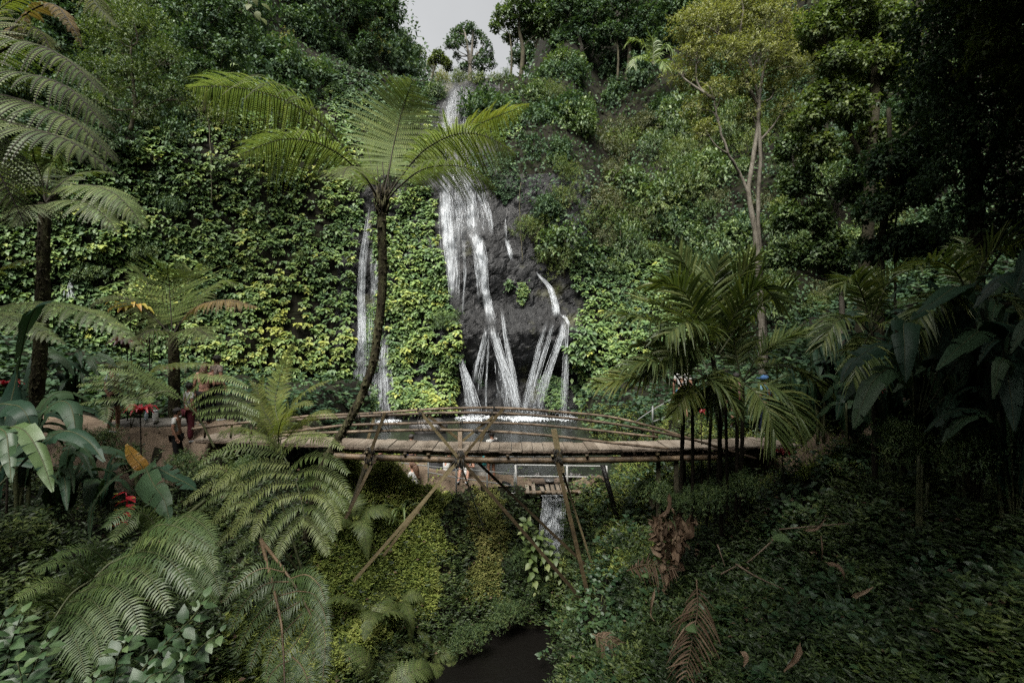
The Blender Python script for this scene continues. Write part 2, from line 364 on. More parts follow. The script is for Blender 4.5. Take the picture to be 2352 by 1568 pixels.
SC.cycles.sample_clamp_indirect = 4; SC.cycles.use_adaptive_sampling = False

# ================================================================== materials
M = {}
M['ivy'] = leaf_mat('creeper_leaf', [(0, (.026, .055, .026)), (.35, (.07, .125, .046)), (.7, (.135, .2, .056)), (1, (.27, .29, .065))], .5, .28, .3)
M['teal'] = leaf_mat('dark_glossy_leaf', [(0, (.016, .036, .02)), (.5, (.04, .075, .036)), (1, (.08, .125, .05))], .6, .22, .18)
M['mid'] = leaf_mat('green_leaf', [(0, (.022, .045, .02)), (.5, (.06, .1, .036)), (1, (.125, .17, .055))], .5, .25, .3)
M['olive'] = leaf_mat('olive_leaf', [(0, (.028, .048, .016)), (.5, (.072, .105, .03)), (1, (.14, .165, .05))], .55, .3, .25)
M['pale'] = leaf_mat('pale_yellow_leaf', [(0, (.08, .095, .034)), (.5, (.16, .175, .065)), (1, (.25, .245, .095))], .55, .35, .25)
M['brush'] = leaf_mat('brownish_leaf', [(0, (.032, .042, .018)), (.5, (.062, .076, .033)), (1, (.12, .12, .06))], .6, .25, .25)
M['fern'] = leaf_mat('fern_leaf', [(0, (.055, .085, .026)), (.5, (.105, .145, .042)), (1, (.17, .205, .065))], .55, .45, .12, (1.15, 1.2, .7))
M['fern_dark'] = leaf_mat('dark_fern_leaf', [(0, (.022, .048, .016)), (.5, (.05, .085, .026)), (1, (.105, .14, .042))], .45, .28, .4)
M['fern_grey'] = leaf_mat('grey_green_fern_leaf', [(0, (.045, .075, .024)), (.5, (.09, .13, .038)), (1, (.16, .19, .062))], .48, .28, .35)
M['fern_yel'] = leaf_mat('yellow_green_fern_leaf', [(0, (.07, .1, .022)), (.5, (.125, .155, .035)), (1, (.2, .21, .055))], .5, .36, .3)
M['fern_dead'] = leaf_mat('withered_fern_leaf', [(0, (.06, .045, .018)), (.5, (.12, .085, .033)), (1, (.19, .13, .05))], .7, .25, .2)
M['palm'] = leaf_mat('palm_leaf', [(0, (.04, .07, .025)), (.5, (.1, .14, .045)), (1, (.2, .22, .075))], .42, .28, .4)
M['banana'] = leaf_mat('banana_leaf', [(0, (.01, .028, .018)), (.5, (.022, .05, .028)), (1, (.045, .08, .033))], .5, .15, .22, mott=.12)
M['broad'] = leaf_mat('broad_leaf', [(0, (.022, .05, .022)), (.5, (.045, .088, .036)), (1, (.09, .14, .05))], .45, .22, .4)
M['cover'] = leaf_mat('ground_leaf', [(0, (.013, .026, .008)), (.5, (.042, .07, .019)), (1, (.11, .14, .034))], .5, .2, .35)
M['moss'] = leaf_mat('moss_leaf', [(0, (.09, .125, .028)), (.5, (.2, .25, .055)), (1, (.32, .34, .1))], .6, .25, .2)
M['dry_moss'] = leaf_mat('dry_moss', [(0, (.11, .125, .036)), (.5, (.21, .225, .07)), (1, (.33, .31, .115))], .65, .25, .15)
M['grass'] = leaf_mat('grass_blade', [(0, (.05, .08, .025)), (.5, (.1, .15, .045)), (1, (.18, .2, .07))], .5, .3, .3)
M['red'] = leaf_mat('red_leaf', [(0, (.04, .006, .012)), (.45, (.17, .008, .018)), (1, (.36, .015, .025))], .4, .3, .4, (1.3, .7, .7))
M['dry'] = leaf_mat('dry_leaf', [(0, (.05, .032, .02)), (.5, (.12, .08, .052)), (1, (.23, .17, .115))], .7, .2, .2, (1.1, 1, .8))
M['canna'] = leaf_mat('yellow_leaf', [(0, (.2, .06, .02)), (.5, (.33, .2, .03)), (1, (.3, .28, .05))], .5, .3, .3)
M['stem'] = surf_mat('green_stem', [(.3, (.03, .04, .018)), (.7, (.075, .08, .035))], 8, 3, .6, .3, .2)
M['darkstem'] = surf_mat('dark_stipe', [(.3, (.011, .009, .007)), (.7, (.032, .026, .017))], 9, 4, .75, .2, .4)
M['trunk_fern'] = surf_mat('fibrous_trunk', [(.32, (.012, .01, .007)), (.5, (.034, .03, .016)), (.62, (.06, .062, .03)), (.74, (.075, .05, .03))], 9, 6, .9, .15, 1, 26, (1, 1, .45))
M['bark'] = surf_mat('pale_bark', [(.3, (.04, .035, .027)), (.5, (.1, .09, .072)), (.7, (.18, .168, .142))], 5, 6, .85, .2, .7, 22, (1, 1, .35))
M['darkbark'] = surf_mat('mossy_bark', [(.3, (.02, .017, .011)), (.55, (.05, .045, .028)), (.75, (.075, .075, .035))], 5, 6, .9, .2, .8, 18, (1, 1, .4))
M['bamboo'] = surf_mat('weathered_bamboo', [(.3, (.05, .035, .022)), (.5, (.11, .08, .053)), (.7, (.2, .155, .11))], 3.5, 6, .55, .35, .4, 30, (.35, 1, 1), tintmix=.5)
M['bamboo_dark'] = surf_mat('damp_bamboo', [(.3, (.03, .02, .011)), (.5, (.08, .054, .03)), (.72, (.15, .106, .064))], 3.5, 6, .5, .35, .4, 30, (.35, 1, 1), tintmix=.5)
M['slat'] = surf_mat('split_bamboo', [(.3, (.035, .025, .013)), (.5, (.075, .056, .028)), (.7, (.12, .097, .052))], 5, 6, .6, .3, .4, 26, (.5, .5, .5), tintmix=.5)
M['plank'] = surf_mat('worn_plank', [(.25, (.085, .067, .05)), (.5, (.165, .138, .11)), (.75, (.24, .207, .17))], 4, 6, .8, .2, .35, 28, (1, .25, 1), tintmix=.28)
M['rope'] = surf_mat('rubber_lashing', [(.3, (.014, .014, .013)), (.7, (.05, .046, .038))], 20, 4, .7, .3, .8, 60)
M['steel'] = surf_mat('galvanised_pipe', [(.3, (.07, .075, .075)), (.7, (.14, .145, .14))], 9, 5, .5, .5, .2, 40)
M['steel_white'] = surf_mat('white_painted_pipe', [(.3, (.22, .225, .22)), (.7, (.34, .34, .33))], 9, 5, .5, .4, .2, 40)
M['boulder'] = surf_mat('pool_rock', [(.3, (.02, .019, .017)), (.5, (.06, .056, .05)), (.68, (.15, .14, .125))], 2.2, 7, .75, .35, .8, 7)
M['wetstone'] = surf_mat('wet_stone', [(.3, (.01, .01, .01)), (.7, (.045, .042, .04))], 4, 6, .35, .5, .8, 9)
M['log'] = surf_mat('rotten_log', [(.3, (.03, .022, .016)), (.7, (.13, .095, .07))], 4, 6, .8, .3, .8, 14, (.3, 1, 1))
M['path'] = surf_mat('trodden_earth', [(.28, (.045, .032, .021)), (.5, (.1, .073, .05)), (.7, (.16, .123, .09))], 1.6, 7, .85, .25, .6, 22)
M['hair'] = surf_mat('black_hair', [(.3, (.006, .005, .005)), (.7, (.02, .016, .014))], 20, 4, .5, .4, .6, 60, (1, 1, .3))
M['hair_brown'] = surf_mat('brown_hair', [(.3, (.05, .025, .014)), (.7, (.13, .07, .04))], 20, 4, .5, .4, .6, 60, (1, 1, .3))
M['skin'] = surf_mat('skin', [(.3, (.25, .13, .09)), (.7, (.33, .185, .13))], 6, 3, .55, .4, .05, 40)
M['skin_brown'] = surf_mat('brown_skin', [(.3, (.15, .075, .048)), (.7, (.2, .105, .07))], 6, 3, .55, .4, .05, 40)
def cloth(name, c):
    M[name] = surf_mat(name + '_cloth', [(.3, tuple(.5 * k for k in c)), (.7, tuple(.62 * k for k in c))], 7, 4, .85, .2, .35, 9)
for n_, c_ in dict(white=(.68, .68, .66), beige=(.36, .29, .25), black=(.012, .012, .013), grey=(.05, .052, .055), maroon=(.11, .02, .03), paleblue=(.42, .5, .56), navy=(.02, .03, .07), blue=(.09, .2, .42), skyblue=(.22, .42, .52), peach=(.6, .33, .26), cyan=(.06, .36, .38), pink=(.58, .3, .3), shoe=(.55, .58, .6)).items(): cloth(n_, c_)
# wet rock
m, nt, N, L, out = newmat('wet_rock'); M['rock'] = m
v = objvec(N, L); v2 = objvec(N, L, (1, 1, .45))
n1 = noise(N, L, .9, 8, .68, v2, .4); r1 = ramp(N, [(.3, (.0015, .0015, .0018)), (.47, (.0035, .0037, .0042)), (.6, (.007, .0075, .0082)), (.75, (.02, .02, .0215))]); L.new(n1.outputs['Fac'], r1.inputs['Fac'])
n2 = noise(N, L, .5, 5, .6, v); r2 = ramp(N, [(.58, (0, 0, 0)), (.7, (1, 1, 1))]); L.new(n2.outputs['Fac'], r2.inputs['Fac'])
mx = N.new('ShaderNodeMix'); mx.data_type = 'RGBA'; L.new(r2.outputs['Color'], mx.inputs[0]); L.new(r1.outputs['Color'], mx.inputs[6]); mx.inputs[7].default_value = (.035, .036, .016, 1)
p = N.new('ShaderNodeBsdfPrincipled'); L.new(mx.outputs[2], p.inputs['Base Color']); p.inputs['Specular IOR Level'].default_value = .22
n3 = noise(N, L, 2.6, 9, .72, v2, .6); b = N.new('ShaderNodeBump'); b.inputs['Strength'].default_value = .75; b.inputs['Distance'].default_value = .2
L.new(n3.outputs['Fac'], b.inputs['Height']); L.new(b.outputs['Normal'], p.inputs['Normal'])
mr_ = N.new('ShaderNodeMapRange'); mr_.inputs['From Min'].default_value = .35; mr_.inputs['From Max'].default_value = .65; mr_.inputs['To Min'].default_value = .22; mr_.inputs['To Max'].default_value = .6
L.new(n3.outputs['Fac'], mr_.inputs['Value']); L.new(mr_.outputs['Result'], p.inputs['Roughness']); L.new(p.outputs[0], out.inputs['Surface'])
# soil
m, nt, N, L, out = newmat('forest_soil'); M['soil'] = m
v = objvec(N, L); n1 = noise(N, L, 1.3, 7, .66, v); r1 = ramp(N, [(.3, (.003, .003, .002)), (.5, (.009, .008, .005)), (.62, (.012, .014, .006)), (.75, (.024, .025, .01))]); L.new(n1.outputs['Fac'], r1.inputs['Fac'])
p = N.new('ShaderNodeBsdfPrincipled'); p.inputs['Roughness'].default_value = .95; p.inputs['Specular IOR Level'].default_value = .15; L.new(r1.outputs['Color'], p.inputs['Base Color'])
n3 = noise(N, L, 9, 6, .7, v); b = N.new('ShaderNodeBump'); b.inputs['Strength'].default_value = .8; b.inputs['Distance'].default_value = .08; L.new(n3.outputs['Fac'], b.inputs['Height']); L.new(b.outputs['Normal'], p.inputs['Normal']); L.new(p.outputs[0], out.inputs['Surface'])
# still water
def water_mat(name, col, sc, rough):
    m, nt, N, L, out = newmat(name); v = objvec(N, L)
    n1 = noise(N, L, sc, 4, .6, v, .5); b = N.new('ShaderNodeBump'); b.inputs['Strength'].default_value = .35; b.inputs['Distance'].default_value = .06
    L.new(n1.outputs['Fac'], b.inputs['Height']); p = N.new('ShaderNodeBsdfPrincipled'); p.inputs['Base Color'].default_value = (*col, 1); p.inputs['Roughness'].default_value = rough
    p.inputs['IOR'].default_value = 1.33; L.new(b.outputs['Normal'], p.inputs['Normal']); L.new(p.outputs[0], out.inputs['Surface']); return m
M['pool'] = water_mat('dark_pool_water', (.012, .013, .012), 4.5, .1)
M['stream'] = water_mat('stream_water', (.005, .0045, .004), 5, .3)
# falling water: white threads with gaps between them, along the flow
m, nt, N, L, out = newmat('falling_water'); M['falls'] = m
a = N.new('ShaderNodeAttribute'); a.attribute_name = 'flow'; sx = N.new('ShaderNodeSeparateXYZ'); L.new(a.outputs['Vector'], sx.inputs[0])
cb = N.new('ShaderNodeCombineXYZ')
m1 = N.new('ShaderNodeMath'); m1.operation = 'MULTIPLY'; m1.inputs[1].default_value = 10; L.new(sx.outputs['X'], m1.inputs[0]); L.new(m1.outputs[0], cb.inputs['X'])
m2 = N.new('ShaderNodeMath'); m2.operation = 'MULTIPLY'; m2.inputs[1].default_value = .55; L.new(sx.outputs['Y'], m2.inputs[0]); L.new(m2.outputs[0], cb.inputs['Y'])
n1 = noise(N, L, 1.0, 7, .72, cb.outputs[0], .35)
n1b = noise(N, L, .28, 3, .6, cb.outputs[0], .6); mb1 = N.new('ShaderNodeMath'); mb1.operation = 'MULTIPLY_ADD'; mb1.inputs[1].default_value = .6; mb1.inputs[2].default_value = -.3; L.new(n1b.outputs['Fac'], mb1.inputs[0])
ad0 = N.new('ShaderNodeMath'); ad0.operation = 'ADD'; L.new(n1.outputs['Fac'], ad0.inputs[0]); L.new(mb1.outputs[0], ad0.inputs[1])
ad = N.new('ShaderNodeMath'); ad.operation = 'ADD'; L.new(ad0.outputs[0], ad.inputs[0]); L.new(sx.outputs['Z'], ad.inputs[1])
mr2 = N.new('ShaderNodeMapRange'); mr2.inputs['From Min'].default_value = .88; mr2.inputs['From Max'].default_value = 1.4; L.new(ad.outputs[0], mr2.inputs['Value'])
d = N.new('ShaderNodeBsdfPrincipled'); d.inputs['Base Color'].default_value = (.6, .635, .67, 1); d.inputs['Roughness'].default_value = .4
tl = N.new('ShaderNodeBsdfTranslucent'); tl.inputs['Color'].default_value = (.6, .635, .67, 1)
ms0 = N.new('ShaderNodeMixShader'); ms0.inputs[0].default_value = .3; L.new(d.outputs[0], ms0.inputs[1]); L.new(tl.outputs[0], ms0.inputs[2])
veil = N.new('ShaderNodeMath'); veil.operation = 'MULTIPLY_ADD'; veil.use_clamp = True; veil.inputs[1].default_value = .16; L.new(sx.outputs['Z'], veil.inputs[0]); L.new(mr2.outputs['Result'], veil.inputs[2])
tr = N.new('ShaderNodeBsdfTransparent'); ms = N.new('ShaderNodeMixShader'); L.new(veil.outputs[0], ms.inputs[0]); L.new(tr.outputs[0], ms.inputs[1]); L.new(ms0.outputs[0], ms.inputs[2]); L.new(ms.outputs[0], out.inputs['Surface'])
m, nt, N, L, out = newmat('white_water'); M['spray'] = m
d = N.new('ShaderNodeBsdfPrincipled'); d.inputs['Base Color'].default_value = (.6, .635, .67, 1); d.inputs['Roughness'].default_value = .5; L.new(d.outputs[0], out.inputs['Surface'])

# ================================================================== ground
WATER = -4.5
def gz0(x, y):
    x = np.asarray(x, float); y = np.asarray(y, float)
    xl = np.interp(y, [0, 3, 5, 7, 9, 10.5, 11.5, 12.7, 14, 16], [-.8, -1.3, -2, -2.8, -2.9, -2.1, -1, .4, .6, .6])
    tl = (xl - x) * (.8 + .35 * (1 - smooth(7, 9.5, y))) * (1 + .9 * smooth(11.5, 13.5, y))
    zl = np.interp(tl, [-1, 0, .25, 1, 2, 3, 5, 7, 9], [-7.4, -7.3, -6.7, -5.8, -4.7, -4.05, -3.05, -2.35, -2.2])
    terr = np.where(x > -5, -3.5 - .15 * (x + 5), -3.5 + .6 * (-5 - x))
    zl = zl + (np.minimum(zl, np.minimum(terr, -2.2)) - zl) * smooth(12.3, 13.4, y)
    zl = zl + (np.maximum(zl, np.minimum(terr, -2.2)) - zl) * smooth(13.2, 13.8, y) * smooth(.82, .6, x)
    xr = np.interp(y, [0, 4, 6, 8, 10, 11.5, 12.7, 14, 16], [-.5, 0, .3, .7, .95, 1.0, 1.07, 1.5, 1.6])
    tr_ = (x - xr) * (1 + .8 * smooth(11.8, 13.5, y))
    zr = np.interp(tr_, [-1, 0, .2, .6, 1.5, 3, 5, 6.5, 9, 14, 40], [-7.4, -7.3, -6.6, -6, -5.2, -4.3, -3.2, -2.55, -2.3, -1.6, 6])
    zr = zr + (np.maximum(zr, -4.3) - zr) * smooth(13.2, 13.8, y) * smooth(1.45, 1.65, x)
    z = np.maximum(zl, zr)
    z = np.maximum(z, np.interp(y, [11.9, 12.5, 13.1, 13.4], [-7.4, -5.75, -5.7, -7.4]))
    for bx, by, br_, bh in ((-3.1, 12.1, .75, .45), (-2.1, 11.6, .55, .3), (-.75, 12.3, .5, .55), (-.9, 11.5, .45, .35), (2.6, 11.4, .7, .5), (3.6, 9.6, .9, .45), (2.2, 8.6, .6, .4)): z = z + bh * np.exp(-((x - bx) ** 2 + (y - by) ** 2) / br_ ** 2) * smooth(-7.2, -6.4, z)
    z = np.maximum(z, np.interp(y, [13.85, 14.1], [-7.4, -4.75]))
    z = np.maximum(z, np.minimum(-1.7 - .75 * y, -1.7))
    z = z + 1.7 * np.clip(-y - 1.5, 0, 8) + .25 * np.clip(-x - 13, 0, None)  # unseen hill behind the camera, raised to block sky light from the foreground
    sd = np.minimum(np.minimum(y - 15.5 - .35 * np.sin(x * 1.1), 4.7 + .3 * np.sin(y) - x), x + 8.8)
    return z + (-5.3 - z) * smooth(-.2, 1.6, sd)
def gz(x, y):
    x = np.asarray(x, float); y = np.asarray(y, float); z = gz0(x, y)
    lump = 1 - smooth(13.6, 14.5, y) * (np.abs(x) < 5)
    k = smooth(-7.2, -6.2, z) * lump
    path = (1 - .8 * ((y > 11.2) & (np.abs(z + 2.25) < .25)))
    return z + k * path * (1.5 * (fbm(p3(x * .8, y * .8), 3, 3) - .5) + .6 * (fbm(p3(x * 2.6, y * 2.6), 3, 4) - .5))
xs = np.r_[np.arange(-34, -14, .6), np.arange(-14, 13, .14), np.arange(13, 36, .6)]; ys = np.r_[np.arange(-16, 1, .8), np.arange(1, 17, .14), np.arange(17, 40, .6)]
X, Y = np.meshgrid(xs, ys); g = MB(); nx = len(xs)
i, j = np.meshgrid(np.arange(len(ys) - 1), np.arange(nx - 1), indexing='ij'); b0 = i * nx + j
g.add(p3(X.ravel(), Y.ravel(), gz(X.ravel(), Y.ravel())), np.stack([b0, b0+1, b0+nx+1, b0+nx], -1).reshape(-1, 4))
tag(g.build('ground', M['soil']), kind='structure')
def gnorm(x, y, e=.12):
    return unit(np.stack([gz(x - e, y) - gz(x + e, y), gz(x, y - e) - gz(x, y + e), np.full(np.shape(x), 2 * e)], -1))
# trodden paths on both banks and the bare earth by the pool
def patch(name, poly, d=.1, lift=.05):
    P = np.array(poly, float); x0, y0 = P.min(0) - .1; x1, y1 = P.max(0) + .1
    xs = np.arange(x0, x1, d); ys = np.arange(y0, y1, d); X, Y = np.meshgrid(xs, ys)
    nz = .35 * (fbm(p3(X * 1.3, Y * 1.3), 3, 9) - .5); ins = inside(P, X + nz, Y + nz)
    idx = -np.ones(X.shape, int); idx[ins] = np.arange(ins.sum())
    a, b_, c, d_ = idx[:-1, :-1], idx[:-1, 1:], idx[1:, 1:], idx[1:, :-1]; ok = (a >= 0) & (b_ >= 0) & (c >= 0) & (d_ >= 0)
    mb = MB(); mb.add(p3(X[ins], Y[ins], gz(X[ins], Y[ins]) + lift), np.stack([a[ok], b_[ok], c[ok], d_[ok]], -1))
    return tag(mb.build(name, M['path']), kind='structure')
patch('path', [(-14, 11), (-9.5, 10.3), (-7.2, 10.6), (-6.9, 12.6), (-8, 13.4), (-10, 13.2), (-14, 14.5)])
patch('path', [(5.6, 11.2), (7.4, 10.9), (9, 11.2), (10.5, 12), (10.2, 12.8), (8, 12.2), (6, 12.4)])
patch('path', [(-6.2, 13.2), (-4.2, 13.1), (-2.4, 13.6), (-1.0, 13.75), (.4, 14.0), (.7, 14.6), (.6, 15.3), (-1, 15.2), (-3.6, 15.2), (-6.3, 14.8)])
patch('path', [(1.75, 13.55), (2.7, 13.5), (2.9, 14.6), (1.8, 15)])

# ================================================================== cliff
def cliff0(x, z):
    x = np.asarray(x, float); z = np.asarray(z, float)
    base = 28 - .056 * np.clip(x - 4, 0, None) ** 2 - .03 * np.clip(-x - 5, 0, None) ** 2
    c = 1 - smooth(4.2, 13, np.abs(x + 6.2))
    s = .2 * np.clip(z + 4.5, 0, 14.5) + .7 * np.clip(z - 10, 0, 11) + (.6 + 2.4 * c) * np.clip(z - 21, 0, None)
    s = s + .35 * smooth(4, 9, x) * np.clip(z + 1, 0, 20)
    y = base + s
    y = y - .8 * np.exp(-((z - .4) / 1.3) ** 2) * smooth(-5, -3, x) * (1 - smooth(4, 5.5, x))
    y = y + 1.3 * smooth(-1.0, -2.2, z) * smooth(-4.2, -3, x) * (1 - smooth(4, 5, x))
    return y
def cliff(x, z):
    q = p3(x, z)
    d = 1.3 * (fbm(q * .22, 3, 21) - .5) + .6 * (fbm(q * np.array([.9, .4, 1]), 3, 22) - .5) + .22 * (np.abs(fbm(q * np.array([1.6, 1.1, 1]), 4, 23) - .5) * 3 - .5)
    return cliff0(x, z) - d
def hit(u, v, full=True):
    u = np.asarray(u, float); v = np.asarray(v, float); a = (u - 1176) / FL; b = (784 - v) / FL
    lo = np.full(a.shape, 8.); hi = np.full(a.shape, 110.); done = np.zeros(a.shape, bool)
    for d in np.arange(9, 110, 1.):
        f = cliff0(a * d, b * d) <= d; new = f & ~done
        lo[new] = d - 1; hi[new] = d; done |= f
    fn = cliff if full else cliff0
    lo = lo - 2; hi = hi + 2
    for _ in range(14):
        mid = (lo + hi) / 2; f = fn(a * mid, b * mid) <= mid; hi = np.where(f, mid, hi); lo = np.where(f, lo, mid)
    return p3(a * hi, hi, b * hi)
xs = np.r_[np.arange(-42, -12, .7), np.arange(-12, 6.5, .13), np.arange(6.5, 40, .7)]; zs = np.r_[np.arange(-6.2, 12.5, .13), np.arange(12.5, 22, .3), np.arange(22, 40, .8)]
X, Z = np.meshgrid(xs, zs); nx = len(xs); g = MB(); i, j = np.meshgrid(np.arange(len(zs) - 1), np.arange(nx - 1), indexing='ij'); b0 = i * nx + j
q4 = np.stack([b0, b0+1, b0+nx+1, b0+nx], -1).reshape(-1, 4)
V = p3(X.ravel(), cliff(X.ravel(), Z.ravel()), Z.ravel())
cx, cz = V[q4].mean(1)[:, 0], V[q4].mean(1)[:, 2]
rockq = ((cx > -10.5) & (cx < 5) & (cz < 11)) | ((cx > -6.5) & (cx < -1) & (cz < 23))
g.add(V, q4[rockq], None, 0); g.n -= len(V); g.add(np.zeros((0, 3))); g.Q.append(q4[~rockq]); g.qm.append(np.full((~rockq).sum(), 1)); g.n += len(V)
tag(g.build('cliff', [M['rock'], M['soil']], smooth_=False), kind='structure')

# pool and stream
g = MB(); xs = np.linspace(-11, 6.2, 40); ys = np.linspace(14.15, 31, 40); X, Y = np.meshgrid(xs, ys); i, j = np.meshgrid(np.arange(39), np.arange(39), indexing='ij'); b0 = i * 40 + j
g.add(p3(X.ravel(), Y.ravel(), np.full(X.size, WATER)), np.stack([b0, b0+1, b0+41, b0+40], -1).reshape(-1, 4)); tag(g.build('pool_water', M['pool']), kind='structure')
g = MB(); g.add([[-6, 2, -7.12], [4, 2, -7.12], [4, 13.9, -7.12], [-6, 13.9, -7.12]], [[0, 1, 2, 3]]); tag(g.build('stream_water', M['stream']), kind='structure')

# damp air of the gorge
m, nt, N, L, out = newmat('damp_air'); v_ = N.new('ShaderNodeVolumePrincipled'); v_.inputs['Color'].default_value = (.86, .93, .95, 1); v_.inputs['Density'].default_value = HAZE; v_.inputs['Anisotropy'].default_value = .2; L.new(v_.outputs[0], out.inputs['Volume'])
if HAZE > 0:
    g = MB(); box(g, (0, 28, 18), 120, 110, 58); tag(g.build('haze', m, smooth_=False), 'thin damp haze filling the gorge', None, None, 'stuff'); SC.cycles.volume_bounces = 0
# ================================================================== waterfalls
def ribbon(mb, path, dens, rows=None, cols=9, off=.2, free=None, seed=0):
    """a sheet of falling water lying on the rock; free: it leaves the rock and drops"""
    P = np.array(path, float); n = rows or int(np.clip((P[-1, 1] - P[0, 1]) / 6, 6, 70))
    t = np.r_[0, np.cumsum(np.abs(np.diff(P[:, 1])) + 1e-3)]; t /= t[-1]; tt = np.linspace(0, 1, n)
    u = np.interp(tt, t, P[:, 0]); v = np.interp(tt, t, P[:, 1]); wd = np.interp(tt, t, P[:, 2])
    c = np.linspace(-1, 1, cols)
    U = u[:, None] + wd[:, None] * c; Vv = np.repeat(v[:, None], cols, 1)
    H = hit(U.ravel(), Vv.ravel()).reshape(n, cols, 3)
    y = H[..., 1] - off
    y = np.minimum.accumulate(y, 0) if free else np.minimum(y, np.minimum.accumulate(y, 0) + .5)
    a = (U - 1176) / FL; b = (784 - Vv) / FL
    Q = p3(a * y, y, b * y)
    al = np.r_[0, np.cumsum(np.linalg.norm(np.diff(Q[:, cols // 2], axis=0), axis=1))]
    across = (Q[..., 0]) + seed * 17.3
    op = dens * .8 * np.clip(1.15 - np.abs(c) ** 2.2, 0, 1)[None] * np.clip(np.minimum(tt * 9 + .2, (1 - tt) * 7 + .25), 0, 1)[:, None]
    Fl = np.stack([across, np.repeat(al[:, None], cols, 1) + seed * 5.1, op], -1)
    i, j = np.meshgrid(np.arange(n - 1), np.arange(cols - 1), indexing='ij'); b0 = i * cols + j
    mb.add(Q.reshape(-1, 3), np.stack([b0, b0+1, b0+cols+1, b0+cols], -1).reshape(-1, 4), None, 0, .5, Fl.reshape(-1, 3))
    return Q
def strands(mb, Q, k, w=(.004, .016), mat=1, wander=.25, frac=(.12, .5)):
    n, c = Q.shape[:2]
    for _ in range(int(k * 2.4)):
        ln = rng.uniform(*frac); a = rng.uniform(0, 1 - ln); m = max(6, int(n * ln * 1.5)); tt = np.linspace(a, a + ln, m)
        cc = np.clip(rng.normal() * .55, -1.1, 1.1) + wander * .3 * np.cumsum(rng.normal(size=m)) / np.sqrt(m)
        cc = (np.clip(cc, -1, 1) + 1) / 2 * (c - 1); r = tt * (n - 1)
        r0 = np.clip(r.astype(int), 0, n - 2); c0 = np.clip(cc.astype(int), 0, c - 2); fr = (r - r0)[:, None]; fc = (cc - c0)[:, None]
        P = (Q[r0, c0] * (1 - fr) + Q[r0 + 1, c0] * fr) * (1 - fc) + (Q[r0, c0 + 1] * (1 - fr) + Q[r0 + 1, c0 + 1] * fr) * fc
        P = P + [0, -.05 - .08 * rng.random(), 0]; ww = .5 * rng.uniform(*w) * np.sin(np.linspace(.12, np.pi - .05, m)) * (1 + .5 * rng.normal(size=m))
        tube(mb, P, np.clip(ww, .0012, .03), 3, mat, caps=False)
def drops(mb, c, n, sp, sz=(.006, .025), mat=1):
    P = np.asarray(c) + rng.normal(size=(n, 3)) * sp
    scatter(mb, P, np.tile([[0, 0, -1.]], (n, 1)) + .3 * rdir(n), rdir(n), rng.uniform(*sz, n) * 2.2, LEAF4, .5, mat)
def foam(mb, x, y, rx, ry, n, mat=1):
    a = rng.uniform(0, 2*np.pi, n); r = np.sqrt(rng.random(n)) ; P = p3(x + rx * r * np.cos(a), y + ry * r * np.sin(a), WATER + .012 + .02 * rng.random(n))
    keep = rng.random(n) > r ** 1.5 * .8; P = P[keep]
    scatter(mb, P, np.c_[rng.normal(size=(len(P), 2)), np.zeros(len(P))], np.tile([[0, 0, 1.]], (len(P), 1)), rng.uniform(.04, .16, len(P)), LEAF4, .5, mat)
FM = [M['falls'], M['spray']]
def fall_thing(label, u, v):
    return thing('waterfall', label, 'waterfall', hit(np.array([u]), np.array([v]))[0])
wf = fall_thing('tall main waterfall dropping from the cliff top between bushes, spreading over black rock', 1060, 940)
mb = MB()
for pth, dn, k, sd in [([(1048, 197, 13), (1042, 235, 22), (1030, 290, 26), (1040, 340, 34)], .44, 26, 1), ([(1076, 197, 9), (1078, 250, 16), (1076, 300, 20), (1068, 345, 28)], .4, 26, 2), ([(1061, 196, 24), (1060, 260, 30), (1058, 345, 44)], .1, 14, 3), ([(1050, 340, 46), (1052, 395, 46), (1055, 420, 48)], .34, 30, 4)]:
    Q = ribbon(mb, pth, dn, seed=sd); strands(mb, Q, k, (.003, .011))
mb.build('upper_cascade', FM, wf)
mb = MB()
for pth, dn, k, sd in [([(1056, 400, 50), (1064, 440, 54), (1072, 500, 56), (1080, 540, 52)], .32, 46, 5), ([(1022, 405, 15), (1024, 480, 17), (1030, 560, 18), (1037, 640, 12), (1040, 692, 8)], .66, 34, 6), ([(1076, 410, 12), (1082, 480, 13), (1086, 530, 15)], .6, 18, 7), ([(1085, 525, 15), (1096, 555, 17), (1108, 600, 13), (1112, 660, 10), (1122, 705, 11), (1130, 745, 15)], .72, 40, 8), ([(1052, 540, 6), (1050, 600, 5), (1052, 690, 4)], .3, 10, 9), ([(1066, 545, 4), (1068, 640, 4), (1062, 720, 3)], .35, 8, 10), ([(1102, 430, 14), (1124, 500, 8), (1130, 540, 4)], .36, 14, 11), ([(1040, 430, 24), (1046, 520, 26), (1050, 600, 20)], .3, 20, 12), ([(1089, 560, 6), (1098, 640, 4), (1100, 700, 3)], .34, 10, 13)]:
    Q = ribbon(mb, pth, dn, seed=sd); strands(mb, Q, k, (.003, .012))
mb.build('middle_cascade', FM, wf)
mb = MB()
